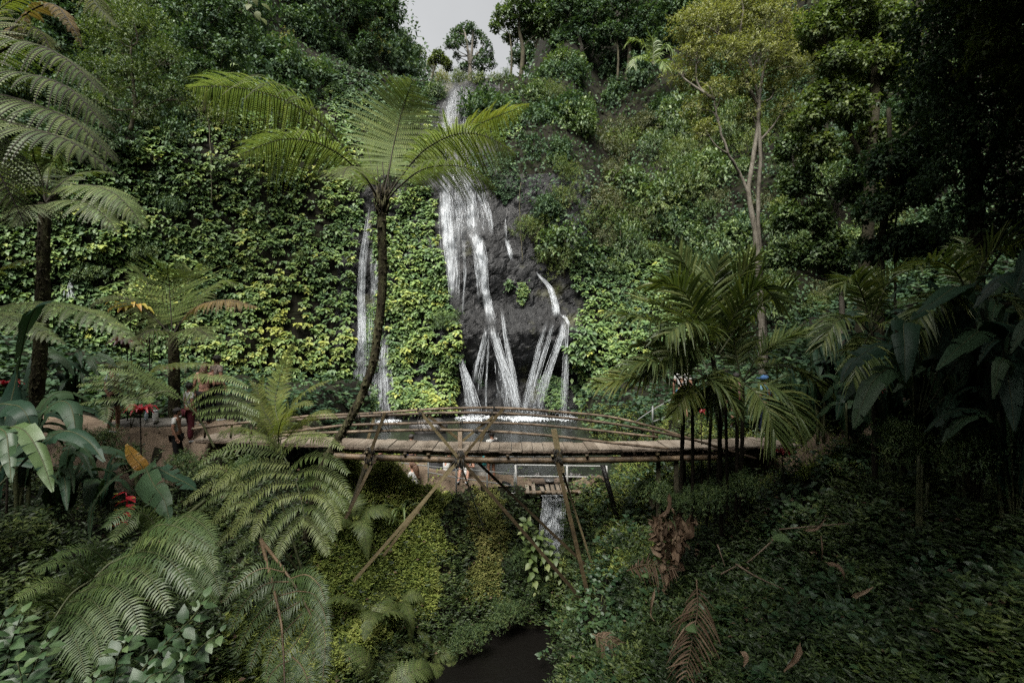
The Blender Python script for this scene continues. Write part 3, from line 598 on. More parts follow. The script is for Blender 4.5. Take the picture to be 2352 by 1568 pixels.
for pth, dn, k, sd in [([(1128, 745, 11), (1140, 790, 11), (1158, 840, 11), (1175, 890, 12), (1190, 955, 15)], .62, 46, 14), ([(1118, 752, 6), (1106, 800, 5), (1094, 840, 6), (1089, 880, 8)], .55, 14, 15), ([(1122, 760, 4), (1112, 810, 5), (1103, 860, 6), (1100, 900, 5)], .42, 9, 16), ([(1153, 712, 4), (1160, 770, 6), (1172, 830, 8), (1184, 890, 8), (1190, 930, 10)], .62, 18, 17), ([(1056, 812, 4), (1066, 850, 8), (1078, 890, 13), (1088, 940, 18), (1092, 968, 19)], .5, 44, 18), ([(1134, 765, 3), (1150, 830, 4), (1158, 880, 5), (1166, 950, 7)], .4, 12, 20), ([(1124, 765, 2), (1120, 820, 3), (1116, 880, 4), (1114, 950, 6)], .32, 8, 21), ([(1146, 820, 10), (1150, 870, 12), (1152, 920, 10)], .3, 10, 19)]:
    Q = ribbon(mb, pth, dn, seed=sd, free=True, cols=7); strands(mb, Q, k, wander=.4)
mb.build('lower_cascade', FM, wf)
mb = MB()
for (u, v, s_) in [(1190, 955, 1.2), (1092, 965, 1.1)]:
    c = hit(np.array([u]), np.array([v]))[0]; y0 = min(c[1], 29); foam(mb, (u - 1176) / FL * y0, y0 - .6, s_ * 1.1, 1.3, 900, 0); drops(mb, [(u - 1176) / FL * y0, y0 - .5, WATER + .25], 260, np.array([.45, .4, .28]) * s_, (.006, .02), 0)
mb.build('splash', [M['spray']], wf)
wf = fall_thing('smaller waterfall at right that forks over a bulging black boulder into several streams', 1280, 930); mb = MB()
for pth, dn, k, sd in [([(1232, 625, 3), (1244, 640, 5), (1264, 662, 7), (1276, 700, 9), (1278, 728, 13)], .66, 26, 31), ([(1256, 737, 5), (1240, 790, 6), (1224, 850, 7), (1206, 930, 8), (1202, 958, 9)], .52, 24, 32), ([(1270, 740, 6), (1256, 790, 6), (1240, 840, 7), (1226, 890, 7), (1214, 955, 9)], .5, 16, 33), ([(1298, 728, 8), (1288, 775, 9), (1264, 840, 9), (1246, 890, 11), (1234, 950, 14)], .58, 34, 34), ([(1304, 735, 5), (1300, 800, 6), (1297, 880, 8), (1293, 968, 9)], .46, 20, 35), ([(1292, 722, 6), (1302, 735, 5), (1308, 750, 4)], .6, 8, 36)]:
    Q = ribbon(mb, pth, dn, seed=sd, free=sd > 31, cols=7); strands(mb, Q, k, wander=.4)
mb.build('cascade', FM, wf); mb = MB()
for (u, v, s_) in [(1210, 955, 1.0), (1236, 955, 1.2), (1293, 966, .8)]:
    c = hit(np.array([u]), np.array([v]))[0]; y0 = min(c[1], 29); foam(mb, (u - 1176) / FL * y0, y0 - .6, s_, 1.2, 700, 0); drops(mb, [(u - 1176) / FL * y0, y0 - .5, WATER + .25], 200, np.array([.4, .4, .25]) * s_, (.006, .02), 0)
mb.build('splash', [M['spray']], wf)
wf = fall_thing('short white trickle on the bare rock right of the main waterfall', 1170, 575); mb = MB()
Q = ribbon(mb, [(1163, 548, 3), (1168, 570, 6), (1176, 600, 6)], .66, seed=41, cols=5); strands(mb, Q, 12); Q = ribbon(mb, [(1160, 500, 2), (1163, 550, 3)], .3, seed=42, cols=5); strands(mb, Q, 4)
mb.build('cascade', FM, wf)
wf = fall_thing('narrow dim waterfall in the cleft between creepers, behind the tree fern trunk', 850, 800); mb = MB()
for pth, dn, k, sd in [([(850, 468, 5), (843, 530, 8), (833, 600, 9), (830, 680, 9), (832, 760, 9), (828, 850, 13), (824, 930, 16)], .5, 50, 51), ([(858, 560, 7), (862, 640, 10), (862, 720, 9)], .36, 20, 52), ([(886, 770, 8), (880, 830, 16), (882, 880, 22), (884, 960, 24)], .44, 60, 53), ([(845, 690, 14), (846, 800, 16), (842, 950, 18)], .24, 24, 54)]:
    Q = ribbon(mb, pth, dn, seed=sd, cols=7); strands(mb, Q, k, (.003, .01), wander=.3)
mb.build('cascade', FM, wf); mb = MB()
for u in (830, 884):
    c = hit(np.array([u]), np.array([955]))[0]; foam(mb, c[0], c[1] - .7, 1.1, .9, 900, 0)
mb.build('splash', [M['spray']], wf)
wf = fall_thing('tiny white spout in the dark hollow behind the left ferns', 165, 690); mb = MB()
Q = ribbon(mb, [(164, 640, 4), (162, 665, 8), (166, 690, 14)], .5, seed=61, cols=5); strands(mb, Q, 10); mb.build('cascade', FM, wf)
# the little weir below the pool
wf = thing('waterfall', 'short white weir fall pouring under the small slatted bridge into the dark gorge', 'waterfall', (1.1, 13.8, -7.1)); mb = MB()
xs = np.linspace(.82, 1.5, 9); n = 26; t = np.linspace(0, 1, n)
Y = 14.2 - .55 * np.sqrt(t) ; Zz = np.where(t < .12, -4.47, -4.47 - 2.65 * ((t - .12) / .88) ** 1.3)
Q = np.stack([np.repeat(xs[None], n, 0) + .05 * np.sin(9 * t)[:, None], np.repeat(Y[:, None], 9, 1) - .06 * np.abs(np.linspace(-1, 1, 9))[None] + .04 * rng.normal(size=(n, 9)), np.repeat(Zz[:, None], 9, 1)], -1)
i, j = np.meshgrid(np.arange(n - 1), np.arange(8), indexing='ij'); b0 = i * 9 + j
mb.add(Q.reshape(-1, 3), np.stack([b0, b0+1, b0+10, b0+9], -1).reshape(-1, 4), None, 0, .5, np.stack([Q[..., 0] * 2.2, -Q[..., 2] + 2, .95 + 0 * Q[..., 0]], -1).reshape(-1, 3))
strands(mb, Q, 90, (.008, .02), frac=(.15, .5)); mb.build('cascade', FM, wf)
# ================================================================== creepers on the cliff
def sample_poly(poly, n):
    P = np.array(poly, float); a, b = P.min(0), P.max(0); U = np.zeros((0, 2))
    while len(U) < n:
        q = rng.uniform(a, b, (n * 2, 2)); U = np.vstack([U, q[inside(P, q[:, 0], q[:, 1])]])
    return U[:n, 0], U[:n, 1]
def poly_area(P):
    P = np.array(P, float); x, y = P.T; return .5 * abs(np.dot(x, np.roll(y, 1)) - np.dot(y, np.roll(x, 1)))
def creeper(label, polys, mat, leaf=.21, dens=1.5, bulge=.7, tint=(.1, .62), yellow=0., k=5, group='creeper curtains on the cliff', bseed=0, off=.08):
    mb = MB()
    for poly in polys:
        U, V = sample_poly(poly, 4); d = np.median(hit(U, V)[:, 1]); sp = 1.62 * leaf * FL / d
        n = int(poly_area(poly) / sp ** 2 * dens * 2.9) + 4
        U, V = sample_poly(poly, n); P = hit(U, V)
        q = P * np.array([.55, .55, .8]); f = fbm(q, 3, 31 + bseed); f2 = fbm(P * .9, 2, 33 + bseed)
        P[:, 1] -= off + bulge * np.clip(f - .32, 0, 1) + .35 * np.clip(f2 - .4, 0, 1)
        low = fbm(P * .33, 3, 40)
        t = rng.uniform(*tint, n) + .55 * (f - .5) + yellow * np.clip(low - .48, 0, 1) * 3
        t = np.where(rng.random(n) < .03 + .1 * yellow, t + .3, t)
        keep = rng.random(n) < np.clip(1.35 - 2.4 * np.clip(.44 - f2, 0, 1) / .2, .45, 1); P, t, f = P[keep], t[keep], f[keep]; n = len(P)
        out = unit(np.c_[.25 * rng.normal(size=n) + np.sign(P[:, 0]) * -.15, np.full(n, -1.), .15 * rng.normal(size=n)]); side = unit(np.cross(out, [0, 0, 1.]))
        sz = leaf * rng.uniform(.75, 1.25, n) * (.62 + .8 * fbm(P * .28, 3, 44))
        for i in range(k):
            an = np.radians(np.linspace(-66, 66, k)[i] + rng.normal(size=n) * 7)[:, None]
            fw = out * .55 + np.array([0, 0, -1.]) * (.75 * np.cos(an)) + side * np.sin(an) * 1.0 + .12 * rng.normal(size=(n, 3))
            nr = out * .75 + np.array([0, 0, 1.]) * .8 + side * np.sin(an) * .5 + .15 * rng.normal(size=(n, 3))
            scatter(mb, P + .03 * rng.normal(size=(n, 3)), fw, nr, sz * rng.uniform(.8, 1.1, n), LEAF4, np.clip(t + .05 * rng.normal(size=n), 0, 1))
        # stray leaves fill the gaps deeper down, tinted darker to paint in shade
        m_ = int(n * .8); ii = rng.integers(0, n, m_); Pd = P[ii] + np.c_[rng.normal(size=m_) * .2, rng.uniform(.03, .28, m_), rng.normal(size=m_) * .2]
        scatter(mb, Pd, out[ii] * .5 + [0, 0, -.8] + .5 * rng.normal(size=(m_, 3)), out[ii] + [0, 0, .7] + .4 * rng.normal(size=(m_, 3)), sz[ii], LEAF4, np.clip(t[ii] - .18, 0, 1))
    o = mb.build('creeper', mat); return tag(o, label, 'creeper', group)
creeper('great curtain of green creeper covering the cliff left of the tree fern trunk', [[(-300, 250), (120, 300), (300, 330), (440, 270), (560, 235), (740, 200), (960, 230), (1010, 290), (1000, 420), (838, 430), (834, 520), (820, 610), (816, 780), (812, 860), (775, 960), (700, 1010), (-300, 1010)]], M['ivy'], .3, 1.75, 1.0, (.2, .66), .4)
creeper('tall column of yellowish creeper between the tree fern trunk and the main waterfall', [[(868, 440), (996, 425), (1002, 520), (1022, 600), (1030, 690), (1050, 740), (1062, 800), (1050, 850), (1055, 945), (905, 945), (893, 830), (872, 700), (858, 600), (852, 520)]], M['ivy'], .27, 1.95, .7, (.3, .74), .4, bseed=3)
creeper('creeper wall right of the forked waterfall, behind the palms', [[(1300, 600), (1420, 545), (1570, 560), (1700, 600), (1700, 960), (1335, 955), (1312, 870), (1302, 770), (1330, 700)]], M['ivy'], .31, 1.75, .9, (.12, .55), .25, bseed=5)
creeper('dark blue-green creeper near the cliff top, upper left of the waterfall', [[(740, 130), (880, 110), (1000, 185), (1010, 270), (900, 290), (780, 270)]], M['teal'], .24, 1.6, .9, (.3, .8), bseed=7)
creeper('small hanging patch of creeper right of the upper waterfall', [[(1105, 225), (1185, 215), (1205, 300), (1150, 325), (1110, 290)]], M['ivy'], .22, 1.7, .7, (.2, .6), bseed=8)
creeper('low dark creeper on the ledge at the middle of the main waterfall', [[(1075, 352), (1180, 350), (1200, 430), (1160, 470), (1120, 420), (1085, 400)]], M['teal'], .14, 1.7, .3, (.2, .7), bseed=9)
creeper('rounded creeper clump at the foot of the forked waterfall', [[(1238, 862), (1262, 850), (1292, 868), (1294, 920), (1270, 945), (1244, 920), (1232, 890)]], M['ivy'], .17, 2.4, .8, (.15, .55), bseed=11, off=.5)
creeper('little tuft of creeper high on the bare black rock', [[(1188, 652), (1206, 645), (1212, 672), (1200, 700), (1190, 690)]], M['ivy'], .14, 2.6, .2, (.35, .8), bseed=12)
creeper('tiny tuft of creeper on the bare rock left of the larger tuft', [[(1158, 648), (1170, 640), (1176, 660), (1164, 672)]], M['ivy'], .13, 2.6, .2, (.2, .6), bseed=13)
creeper('strip of creeper in the cleft left of the narrow waterfall foot', [[(770, 860), (812, 850), (808, 960), (770, 980)]], M['ivy'], .15, 1.9, .4, (.1, .5), bseed=14)
creeper('small creeper patch between the two narrow streams, behind the mossy trunk', [[(848, 700), (872, 690), (880, 770), (866, 850), (846, 860), (840, 790)], [(852, 885), (868, 880), (872, 935), (850, 945)]], M['ivy'], .14, 2.2, .4, (.2, .6), bseed=15)
creeper('small dark creeper patch hanging under the boulder of the lower cascade', [[(1094, 860), (1106, 855), (1110, 880), (1098, 892)]], M['teal'], .13, 2.6, .2, (.3, .7), bseed=16)
# low growth over the rest of the slopes: nobody could count it
def slope_growth(label, poly, mat, n, leaf, tint):
    U, V = sample_poly(poly, n); P = hit(U, V); P = P[P[:, 1] < 100]; n = len(P); f = fbm(P * .6, 3, 55)
    P[:, 1] -= .5 * f + .1; d = rdir(n); up = np.array([0, -.45, .9])
    o = MB(); scatter(o, P, d + [0, -.6, -.35], up + .5 * rdir(n), leaf * rng.uniform(.7, 1.4, n) * (P[:, 1] / 32), LEAF4, np.clip(rng.uniform(*tint, n) + .5 * (f - .5), 0, 1))
    return tag(o.build('undergrowth', mat), label, 'undergrowth', kind='stuff')
slope_growth('low leafy growth between the shrubs of the right slope', [(1100, 160), (1180, 0), (1230, -200), (2700, -200), (2700, 900), (1560, 900), (1320, 600), (1200, 520), (1180, 400), (1110, 300)], M['teal'], 34000, .24, (.1, .8))
slope_growth('low leafy growth between the shrubs of the upper left slope', [(-350, -200), (900, -200), (960, 60), (990, 120), (1040, 165), (1010, 230), (560, 260), (300, 340), (-350, 420)], M['teal'], 20000, .24, (.1, .8))

# ================================================================== shrubs and trees
def spray(mb, P, out, size, k, tpl, tint, mat=0, spread=.8, sag=.35):
    n = len(P)
    for i in range(k):
        fw = unit(out * .5 + rdir(n) * .9 + [0, 0, -sag]); pos = P + rdir(n) * (spread * size * rng.random(n) ** .5)[:, None]
        scatter(mb, pos, fw, np.array([0, 0, 1.]) * .8 + out * .5 + .35 * rdir(n), size * rng.uniform(.7, 1.25, n), tpl, np.clip(tint + .08 * rng.normal(size=n), 0, 1), mat)
def lobe_pts(lobes, n):
    Cn = np.array([l[0] for l in lobes], float); Rr = np.array([l[1] for l in lobes], float)
    w_ = Rr ** 2 / (Rr ** 2).sum(); idx = rng.choice(len(lobes), n, p=w_); d = rdir(n); d[:, 2] = np.where(d[:, 2] < -.75, -d[:, 2], d[:, 2])
    rad = Rr[idx] * (1 - .45 * rng.random(n) ** 2.2) * (1 + .18 * np.clip(rng.normal(size=n), -1, 2)) * (1 + .42 * (fbm(d * 2.2 + idx[:, None] * 3.1, 2, 5) - .5) * 2)
    return Cn[idx] + d * rad[:, None] * [1, 1, .82], d, idx
def bush(name, kind, seed, leaf, nspray, k, tpl, nl=8, flat=.75):
    r = np.random.default_rng(seed); lobes = []
    for _ in range(nl):
        a = r.uniform(0, 2*np.pi); q = r.random() ** .6 * .62; lobes.append((np.array([q*np.cos(a), q*np.sin(a), r.uniform(.1, .75) * flat]), r.uniform(.3, .5)))
    P, d, idx = lobe_pts(lobes, nspray); lt = r.uniform(-.15, .15, nl)[idx]
    f = MB(); spray(f, P, d, leaf, k, tpl, np.clip(.5 + lt + .25 * rng.normal(size=len(P)), 0, 1))
    s = MB()
    for c, rr in lobes: tube(s, [[0, 0, -.35], c * [.5, .5, .4], c], [.035, .012], 5, 0, .5, n=6)
    root = thing('shrub', 'x', 'shrub', (0, -500, 0))
    for nm, mb, mt in (('foliage', f, M[kind]), ('stem', s, M['darkbark'])):
        o = bpy.data.objects.new(nm, mb.mesh(nm, mt)); COL.objects.link(o); o.parent = root
    return root
BUSH = {'glossy': bush('b', 'teal', 1, .1, 520, 7, LEAF4), 'glossy2': bush('b', 'teal', 2, .085, 640, 7, LEAF4, 10), 'leafy': bush('b', 'mid', 3, .085, 640, 7, LEAF4, 9), 'leafy2': bush('b', 'mid', 4, .07, 800, 7, LEAFN, 10),
        'fine': bush('b', 'olive', 5, .065, 950, 7, LEAFN, 11, .9), 'fine2': bush('b', 'olive', 6, .075, 800, 7, LEAF4, 9), 'pale': bush('b', 'pale', 7, .07, 800, 7, LEAFN, 9, .9), 'brown': bush('b', 'brush', 8, .07, 850, 7, LEAFN, 10)}
LOOK = {'glossy': 'dark blue-green glossy shrub', 'glossy2': 'dark green dense shrub', 'leafy': 'mid green leafy shrub', 'leafy2': 'green narrow-leaved shrub', 'fine': 'olive fine-leaved shrub', 'fine2': 'olive rounded shrub', 'pale': 'pale yellow-green shrub', 'brown': 'brownish green drooping shrub'}
used_bush = set()
def put_bush(kind, u, v, rpx, label, group, sink=.5):
    P = hit(np.array([float(u)]), np.array([float(v)]), False)[0]; r = rpx * P[1] / FL
    loc = P + [0, .1 * r, -sink * r]
    root = BUSH[kind]; sc = np.array([1, .9, 1.2]) * r * rng.uniform(.85, 1.15, 3)
    if kind not in used_bush:
        used_bush.add(kind); root.location = loc; root.rotation_euler = (0, 0, rng.uniform(0, 6.28)); root.scale = sc; tag(root, label, 'shrub', group); return root
    return copy_thing(root, loc, rng.uniform(0, 6.28), tuple(sc), label, group)
ORD = ['first', 'second', 'third', 'fourth', 'fifth', 'sixth', 'seventh', 'eighth', 'ninth', 'tenth', 'eleventh', 'twelfth', 'thirteenth', 'fourteenth']
RP = [(1105, 170), (1250, 140), (1620, 100), (2000, 60), (2500, 60), (2500, 700), (1900, 760), (1560, 610), (1430, 560), (1305, 600), (1235, 560), (1214, 470), (1205, 330), (1112, 240)]
rows = list(range(165, 770, 52))
for ri, v0 in enumerate(rows):
    k = 0
    for u0 in np.arange(1090, 2460, 78):
        u = u0 + (ri % 2) * 38 + rng.uniform(-26, 26); v = v0 + rng.uniform(-20, 20)
        if not inside(RP, np.array([u]), np.array([v]))[0] or k > 13 or (u > 1950 and k % 2): 
            k += u > 1950; continue
        g_ = fbm(np.array([[u / 170, v / 150, 0]]), 2, 77)[0] + .1 * rng.normal()
        kind = 'glossy2' if g_ < .36 else 'glossy' if g_ < .44 else 'leafy' if g_ < .5 else 'leafy2' if g_ < .56 else 'fine2' if g_ < .61 else 'fine' if g_ < .7 else 'brown'
        put_bush(kind, u, v + 18, rng.choice([46, 58, 68, 80, 98]), f'{LOOK[kind]}, {ORD[k]} from the waterfall, {ORD[ri]} right-slope row', 'shrubs on the right slope'); k += 1
LP = [(-150, -60), (800, -60), (880, 70), (960, 140), (880, 140), (740, 150), (720, 210), (560, 225), (430, 265), (300, 320), (-150, 260)]
for ri, v0 in enumerate(range(-30, 330, 54)):
    k = 0
    for u0 in np.arange(-120, 990, 80):
        u = u0 + (ri % 2) * 40 + rng.uniform(-26, 26); v = v0 + rng.uniform(-20, 20)
        if not inside(LP, np.array([u]), np.array([v]))[0]: continue
        g_ = fbm(np.array([[u / 170, v / 150, 5]]), 2, 78)[0] + .1 * rng.normal() + (u - 500) / 3000
        kind = 'glossy2' if g_ < .42 else 'glossy' if g_ < .5 else 'leafy' if g_ < .57 else 'leafy2' if g_ < .63 else 'fine'
        put_bush(kind, u, v + 18, rng.choice([50, 62, 72, 86, 100]), f'{LOOK[kind]}, {ORD[k]} from the left, {ORD[ri]} upper-left-slope row', 'shrubs on the upper left slope'); k += 1
for kind, u, v, r, lab in [('pale', 1012, 178, 34, 'pale yellow-green shrub beside the left edge of the waterfall lip'), ('fine', 1060, 176, 34, 'olive shrub standing right above the waterfall lip'), ('fine2', 1115, 185, 38, 'olive rounded shrub right of the waterfall lip'), ('leafy2', 1160, 190, 40, 'green narrow-leaved shrub at the foot of the right ridge trees'), ('pale', 985, 150, 24, 'pale feathery shrub on the skyline left of the waterfall'),
                           ('pale', 640, 110, 55, 'pale yellow shrub shining out of the dark upper left slope'), ('pale', 810, 60, 75, 'large pale green shrub on the left skyline'), ('fine', 1225, 520, 52, 'olive shrub at the lower end of the right slope, beside the bare rock'), ('leafy2', 1030, 735, 46, 'green bush bulging out of the yellowish creeper column'),
                           ('glossy', 872, 20, 62, 'dark glossy shrub on the left skyline at the top edge'), ('glossy2', 915, 85, 44, 'dark green dense shrub stepping down the left skyline'), ('leafy', 948, 122, 36, 'mid green shrub low on the left skyline'), ('glossy2', 1235, 60, 60, 'dark shrub under the ridge tree nearest the sky gap'), ('glossy', 1205, 120, 46, 'dark glossy shrub at the foot of the ridge tree nearest the sky gap'), ('glossy', 1290, 20, 64, 'dark shrub under the second ridge tree'), ('leafy', 1300, 140, 56, 'mid green shrub below the thin-stemmed ridge tree'), ('glossy2', 1420, 150, 62, 'dark dense shrub below the round-topped ridge tree'), ('leafy', 1000, 215, 40, 'mid green shrub just left of the upper waterfall'), ('glossy2', 1120, 255, 36, 'dark shrub just right of the upper waterfall'), ('fine2', 1420, 330, 90, 'large olive shrub in the middle of the right slope'), ('brown', 1480, 480, 95, 'large brownish drooping shrub above the palms'), ('glossy', 1290, 250, 80, 'large glossy shrub high on the right slope'), ('leafy', 1620, 400, 90, 'large leafy shrub left of the pale slim tree')]:
    put_bush(kind, u, v, r, lab, None)

for k, (kd, u, v, r_, lab) in enumerate([('leafy', 330, 590, 40, 'leafy shrub growing out of the creeper wall above the short tree fern'), ('fine', 470, 615, 34, 'olive shrub growing out of the creeper wall right of the short tree fern'), ('leafy2', 560, 640, 30, 'small shrub in the middle of the creeper wall'), ('fine2', 690, 600, 30, 'olive tuft in the creeper wall left of the narrow waterfall'), ('leafy2', 250, 480, 46, 'dark leafy shrub on the creeper wall right of the dark-trunked tree fern'), ('leafy', 640, 420, 34, 'small shrub high on the creeper wall under the long left frond'), ('glossy', 400, 480, 40, 'dark tuft in the shaded part of the creeper wall'), ('fine', 1250, 600, 34, 'olive shrub overhanging the top of the forked waterfall'), ('leafy', 1390, 620, 44, 'leafy shrub on top of the creeper wall behind the palms'), ('leafy', 200, 640, 50, 'broad leafy shrub at the foot of the creeper wall behind the left ferns')]):
    put_bush(kd, u, v, r_, lab, 'shrubs on the creeper walls', .2)
def vine(label, u, v0, v1):
    root = thing('hanging_vine', label, 'vine', hit(np.array([float(u)]), np.array([float(v0)]), False)[0]); f = MB(); n = 14; V_ = np.linspace(v0, v1, n); U_ = u + 6 * np.cumsum(rng.normal(size=n)) / 4; H = hit(U_, V_); y = np.minimum.accumulate(H[:, 1]) - .5
    P = p3((U_ - 1176) / FL * y, y, (784 - V_) / FL * y); tube(f, P, .022, 5); f.build('vine_stem', M['darkbark'], root)
for lab, u, v0, v1 in [('thin bare vine hanging down the right slope above the round-leaved creeper', 1395, 330, 560), ('thin vine hanging beside the bare rock edge, right of the short trickle', 1196, 420, 600), ('long thin vine on the right slope left of the pale slim tree', 1560, 250, 520), ('thin vine hanging over the creeper wall on the left', 480, 240, 470)]: vine(lab, u, v0, v1)
def tree(name, label, base, stems, lobes, mat, leaf, ns, k=7, tpl=LEAF4, bark='darkbark', group=None, tint=(.15, .85), limbs=True, cat='tree', sag=.35, twig=.012):
    """stems: list of (control points, radius pair); lobes: (centre, radius)"""
    root = thing(name, label, cat, base, group); t = MB()
    allp = []
    for pts, rr in stems:
        C = curve(pts, 24); C = C + .02 * rng.normal(size=C.shape) * np.linspace(0, 1, 24)[:, None]
        tube(t, C, np.linspace(rr[0], rr[1], 24) * (1 + .08 * rng.normal(size=24)), 9, 0, .5); allp.append(C[6:])
    A = np.vstack(allp); tops = np.vstack([a[-10:] for a in allp])
    if limbs:
        for c, r in lobes:
            c = np.asarray(c, float); dd = np.linalg.norm((A - c) * [1, 1, .8] + [0, 0, .3 * np.linalg.norm(tops[-1] - c)], axis=1); a = A[int(np.argmin(dd))]
            mid = (a + c) / 2 + rng.normal(size=3) * .1 * np.linalg.norm(c - a) + [0, 0, -.05 * np.linalg.norm(c - a)]
            r1 = twig * (1 + 2.2 * np.linalg.norm(c - a) / (r + .5)); tube(t, [a, mid, c], [r1, r1 * .3], 6, 0, .5, n=12)
            for _ in range(5):
                d = rdir(1)[0]; tube(t, [mid * .4 + c * .6, c + d * r * .45 + rng.normal(size=3) * .1 * r, c + d * r * .85], [r1 * .45, r1 * .12], 4, 0, .5, n=7)
    t.build('trunk', M[bark], root)
    P, d, idx = lobe_pts(lobes, ns); f = MB(); lt = rng.uniform(-.12, .12, len(lobes))[idx]
    spray(f, P, d, leaf, k, tpl, np.clip(rng.uniform(*tint, ns) + lt, 0, 1), sag=sag); f.build('crown', mat if not isinstance(mat, str) else M[mat], root)
    return root
def L_(d, items):  # crown lobes surveyed at bearing (u, v), radius in bearing units
    return [(at(u, v, d + dd), r * (d + dd) / FL) for u, v, r, dd in items]
# tree standing in the sky gap
D = 58
tree('tall_tree', 'lone tall tree with pale forked trunk standing in the sky gap above the waterfall', at(1080, 200, D), [(ats([(1080, 200, D), (1079, 150, D), (1074, 110, D), (1068, 75, D)]), (.32, .1)), (ats([(1079, 150, D), (1084, 115, D), (1086, 70, D)]), (.22, .07)), (ats([(1080, 140, D), (1100, 120, D), (1112, 100, D)]), (.15, .05))],
     L_(D, [(1040, 92, 13, 0), (1052, 78, 14, 1), (1066, 66, 13, 1), (1082, 64, 13, 0), (1030, 104, 9, 0), (1094, 80, 11, 1), (1062, 96, 10, -1), (1086, 98, 10, 1), (1112, 92, 8, 0), (1122, 108, 10, 0), (1108, 126, 12, 0), (1128, 130, 9, 1), (1096, 140, 11, 0), (1050, 130, 9, 1), (1116, 148, 12, 0), (1134, 150, 7, 1), (1076, 150, 10, 1), (1046, 108, 7, 0), (1104, 78, 6, 0), (1100, 154, 10, 0), (1064, 154, 10, 0)]), 'teal', .24, 900, 6, LEAF4, 'bark')
D = 60
tree('small_tree', 'small thin tree on the skyline just left of the lone tall tree', at(990, 190, D), [(ats([(990, 190, D), (1000, 150, D), (1008, 128, D)]), (.12, .04))], L_(D, [(1008, 130, 13, 0), (1022, 140, 10, 0), (996, 138, 10, 0), (1030, 152, 10, 0)]), 'olive', .25, 300)
D = 44
tree('tall_tree', 'dark open-crowned tree on the left skyline beside the sky', at(850, 110, D), [(ats([(846, 150, D + 1), (858, 60, D), (868, 10, D), (872, -30, D)]), (.16, .07))], L_(D, [(850, 100, 22, 0), (835, 120, 20, 0), (880, 20, 18, 0), (862, -15, 26, 0), (895, 45, 12, 0), (870, 60, 16, 0), (905, 15, 9, 1), (850, 25, 22, 0), (884, 78, 12, 0), (830, -20, 30, 0), (900, -20, 14, 0)]), 'teal', .24, 900, 6)
# ridge on the right
for D, u0, lab, mt, items in [(47, 1195, 'broad ridge tree nearest the sky gap with an arching left limb', 'mid', [(1160, 40, 24, 0), (1190, 18, 30, 0), (1140, 62, 13, 0), (1230, 40, 34, 0), (1200, 70, 22, 1), (1230, 0, 36, 0), (1260, 60, 30, 0), (1170, 90, 14, 2)]),
                              (46, 1330, 'dark ridge tree with thin pale stems, second from the sky gap', 'teal', [(1300, 20, 38, 0), (1330, 70, 32, 0), (1290, 95, 26, 0), (1360, 30, 36, 0), (1370, 100, 26, 0), (1320, -20, 36, 0)]),
                              (45, 1440, 'round-topped ridge tree in front of the skyline, third from the sky gap', 'glossy', [(1420, 20, 42, 0), (1450, 75, 36, 0), (1400, 75, 30, 0), (1490, 40, 40, 0), (1450, -20, 40, 0), (1500, 100, 30, 0)]),
                              (43, 1570, 'dark ridge tree just left of the pale slim tree crown', 'glossy', [(1550, 30, 44, 0), (1570, 90, 40, 0), (1600, 30, 44, 0), (1530, 90, 30, 0), (1560, -30, 44, 0)]),
                              (41, 1690, 'dark ridge tree behind the pale slim tree crown', 'glossy', [(1660, 20, 48, 0), (1700, 80, 44, 0), (1750, 30, 48, 0), (1720, -30, 48, 0)])]:
    tree('ridge_tree', lab, at(u0, 190, D), [(ats([(u0, 190, D), (u0 + 6, 120, D), (u0 - 3, 60, D), (u0 + 4, 0, D)]), (.26, .08)), (ats([(u0 - 22, 190, D - .5), (u0 - 20, 130, D - .5), (u0 - 24, 80, D)]), (.12, .05))], L_(D, items), 'teal' if mt == 'glossy' else mt, .26, 1500, 7, LEAF4, 'bark' if 'pale' in lab else 'darkbark', 'trees along the right ridge')
# pale slim tree
D = 17
b = at(1752, 930, D); b[2] = float(gz(b[0], D)) - .1
tree('slim_tree', 'slim pale-barked tree with twin stems and a light olive crown, right of the waterfall', b, [(np.vstack([[b], ats([(1750, 760, D), (1742, 620, D), (1733, 520, D), (1719, 452, D), (1728, 380, D), (1738, 300, D), (1742, 225, D), (1720, 140, D)])]), (.135, .045)), (np.vstack([[b + [.15, .1, 0]], ats([(1756, 760, D + .2), (1747, 620, D + .2), (1741, 480, D + .1), (1746, 360, D), (1742, 250, D), (1756, 150, D), (1790, 90, D)])]), (.1, .04)),
      (ats([(1722, 452, D), (1700, 400, D), (1672, 350, D - .3), (1655, 300, D - .3), (1640, 230, D - .4)]), (.06, .025)), (ats([(1740, 240, D), (1715, 190, D), (1690, 120, D)]), (.07, .03))],
     L_(D, [(1640, 60, 62, 0), (1700, 30, 66, .5), (1760, 50, 60, 0), (1830, 90, 55, .3), (1580, 60, 40, .3), (1720, 260, 30, .2), (1800, 250, 30, .3), (1600, 250, 30, .2), (1660, 130, 45, -.4), (1740, 120, 50, -.3), (1800, 150, 42, 0), (1600, 120, 38, 0), (1590, 190, 34, .4), (1650, 210, 36, -.3), (1850, 150, 36, .5), (1710, 195, 34, 0), (1780, 205, 30, .4), (1690, -20, 60, .5), (1620, 300, 26, -.4), (1560, 170, 26, .3)]), 'pale', .105, 5600, 7, LEAFN, 'bark', tint=(.05, .75), twig=.01)
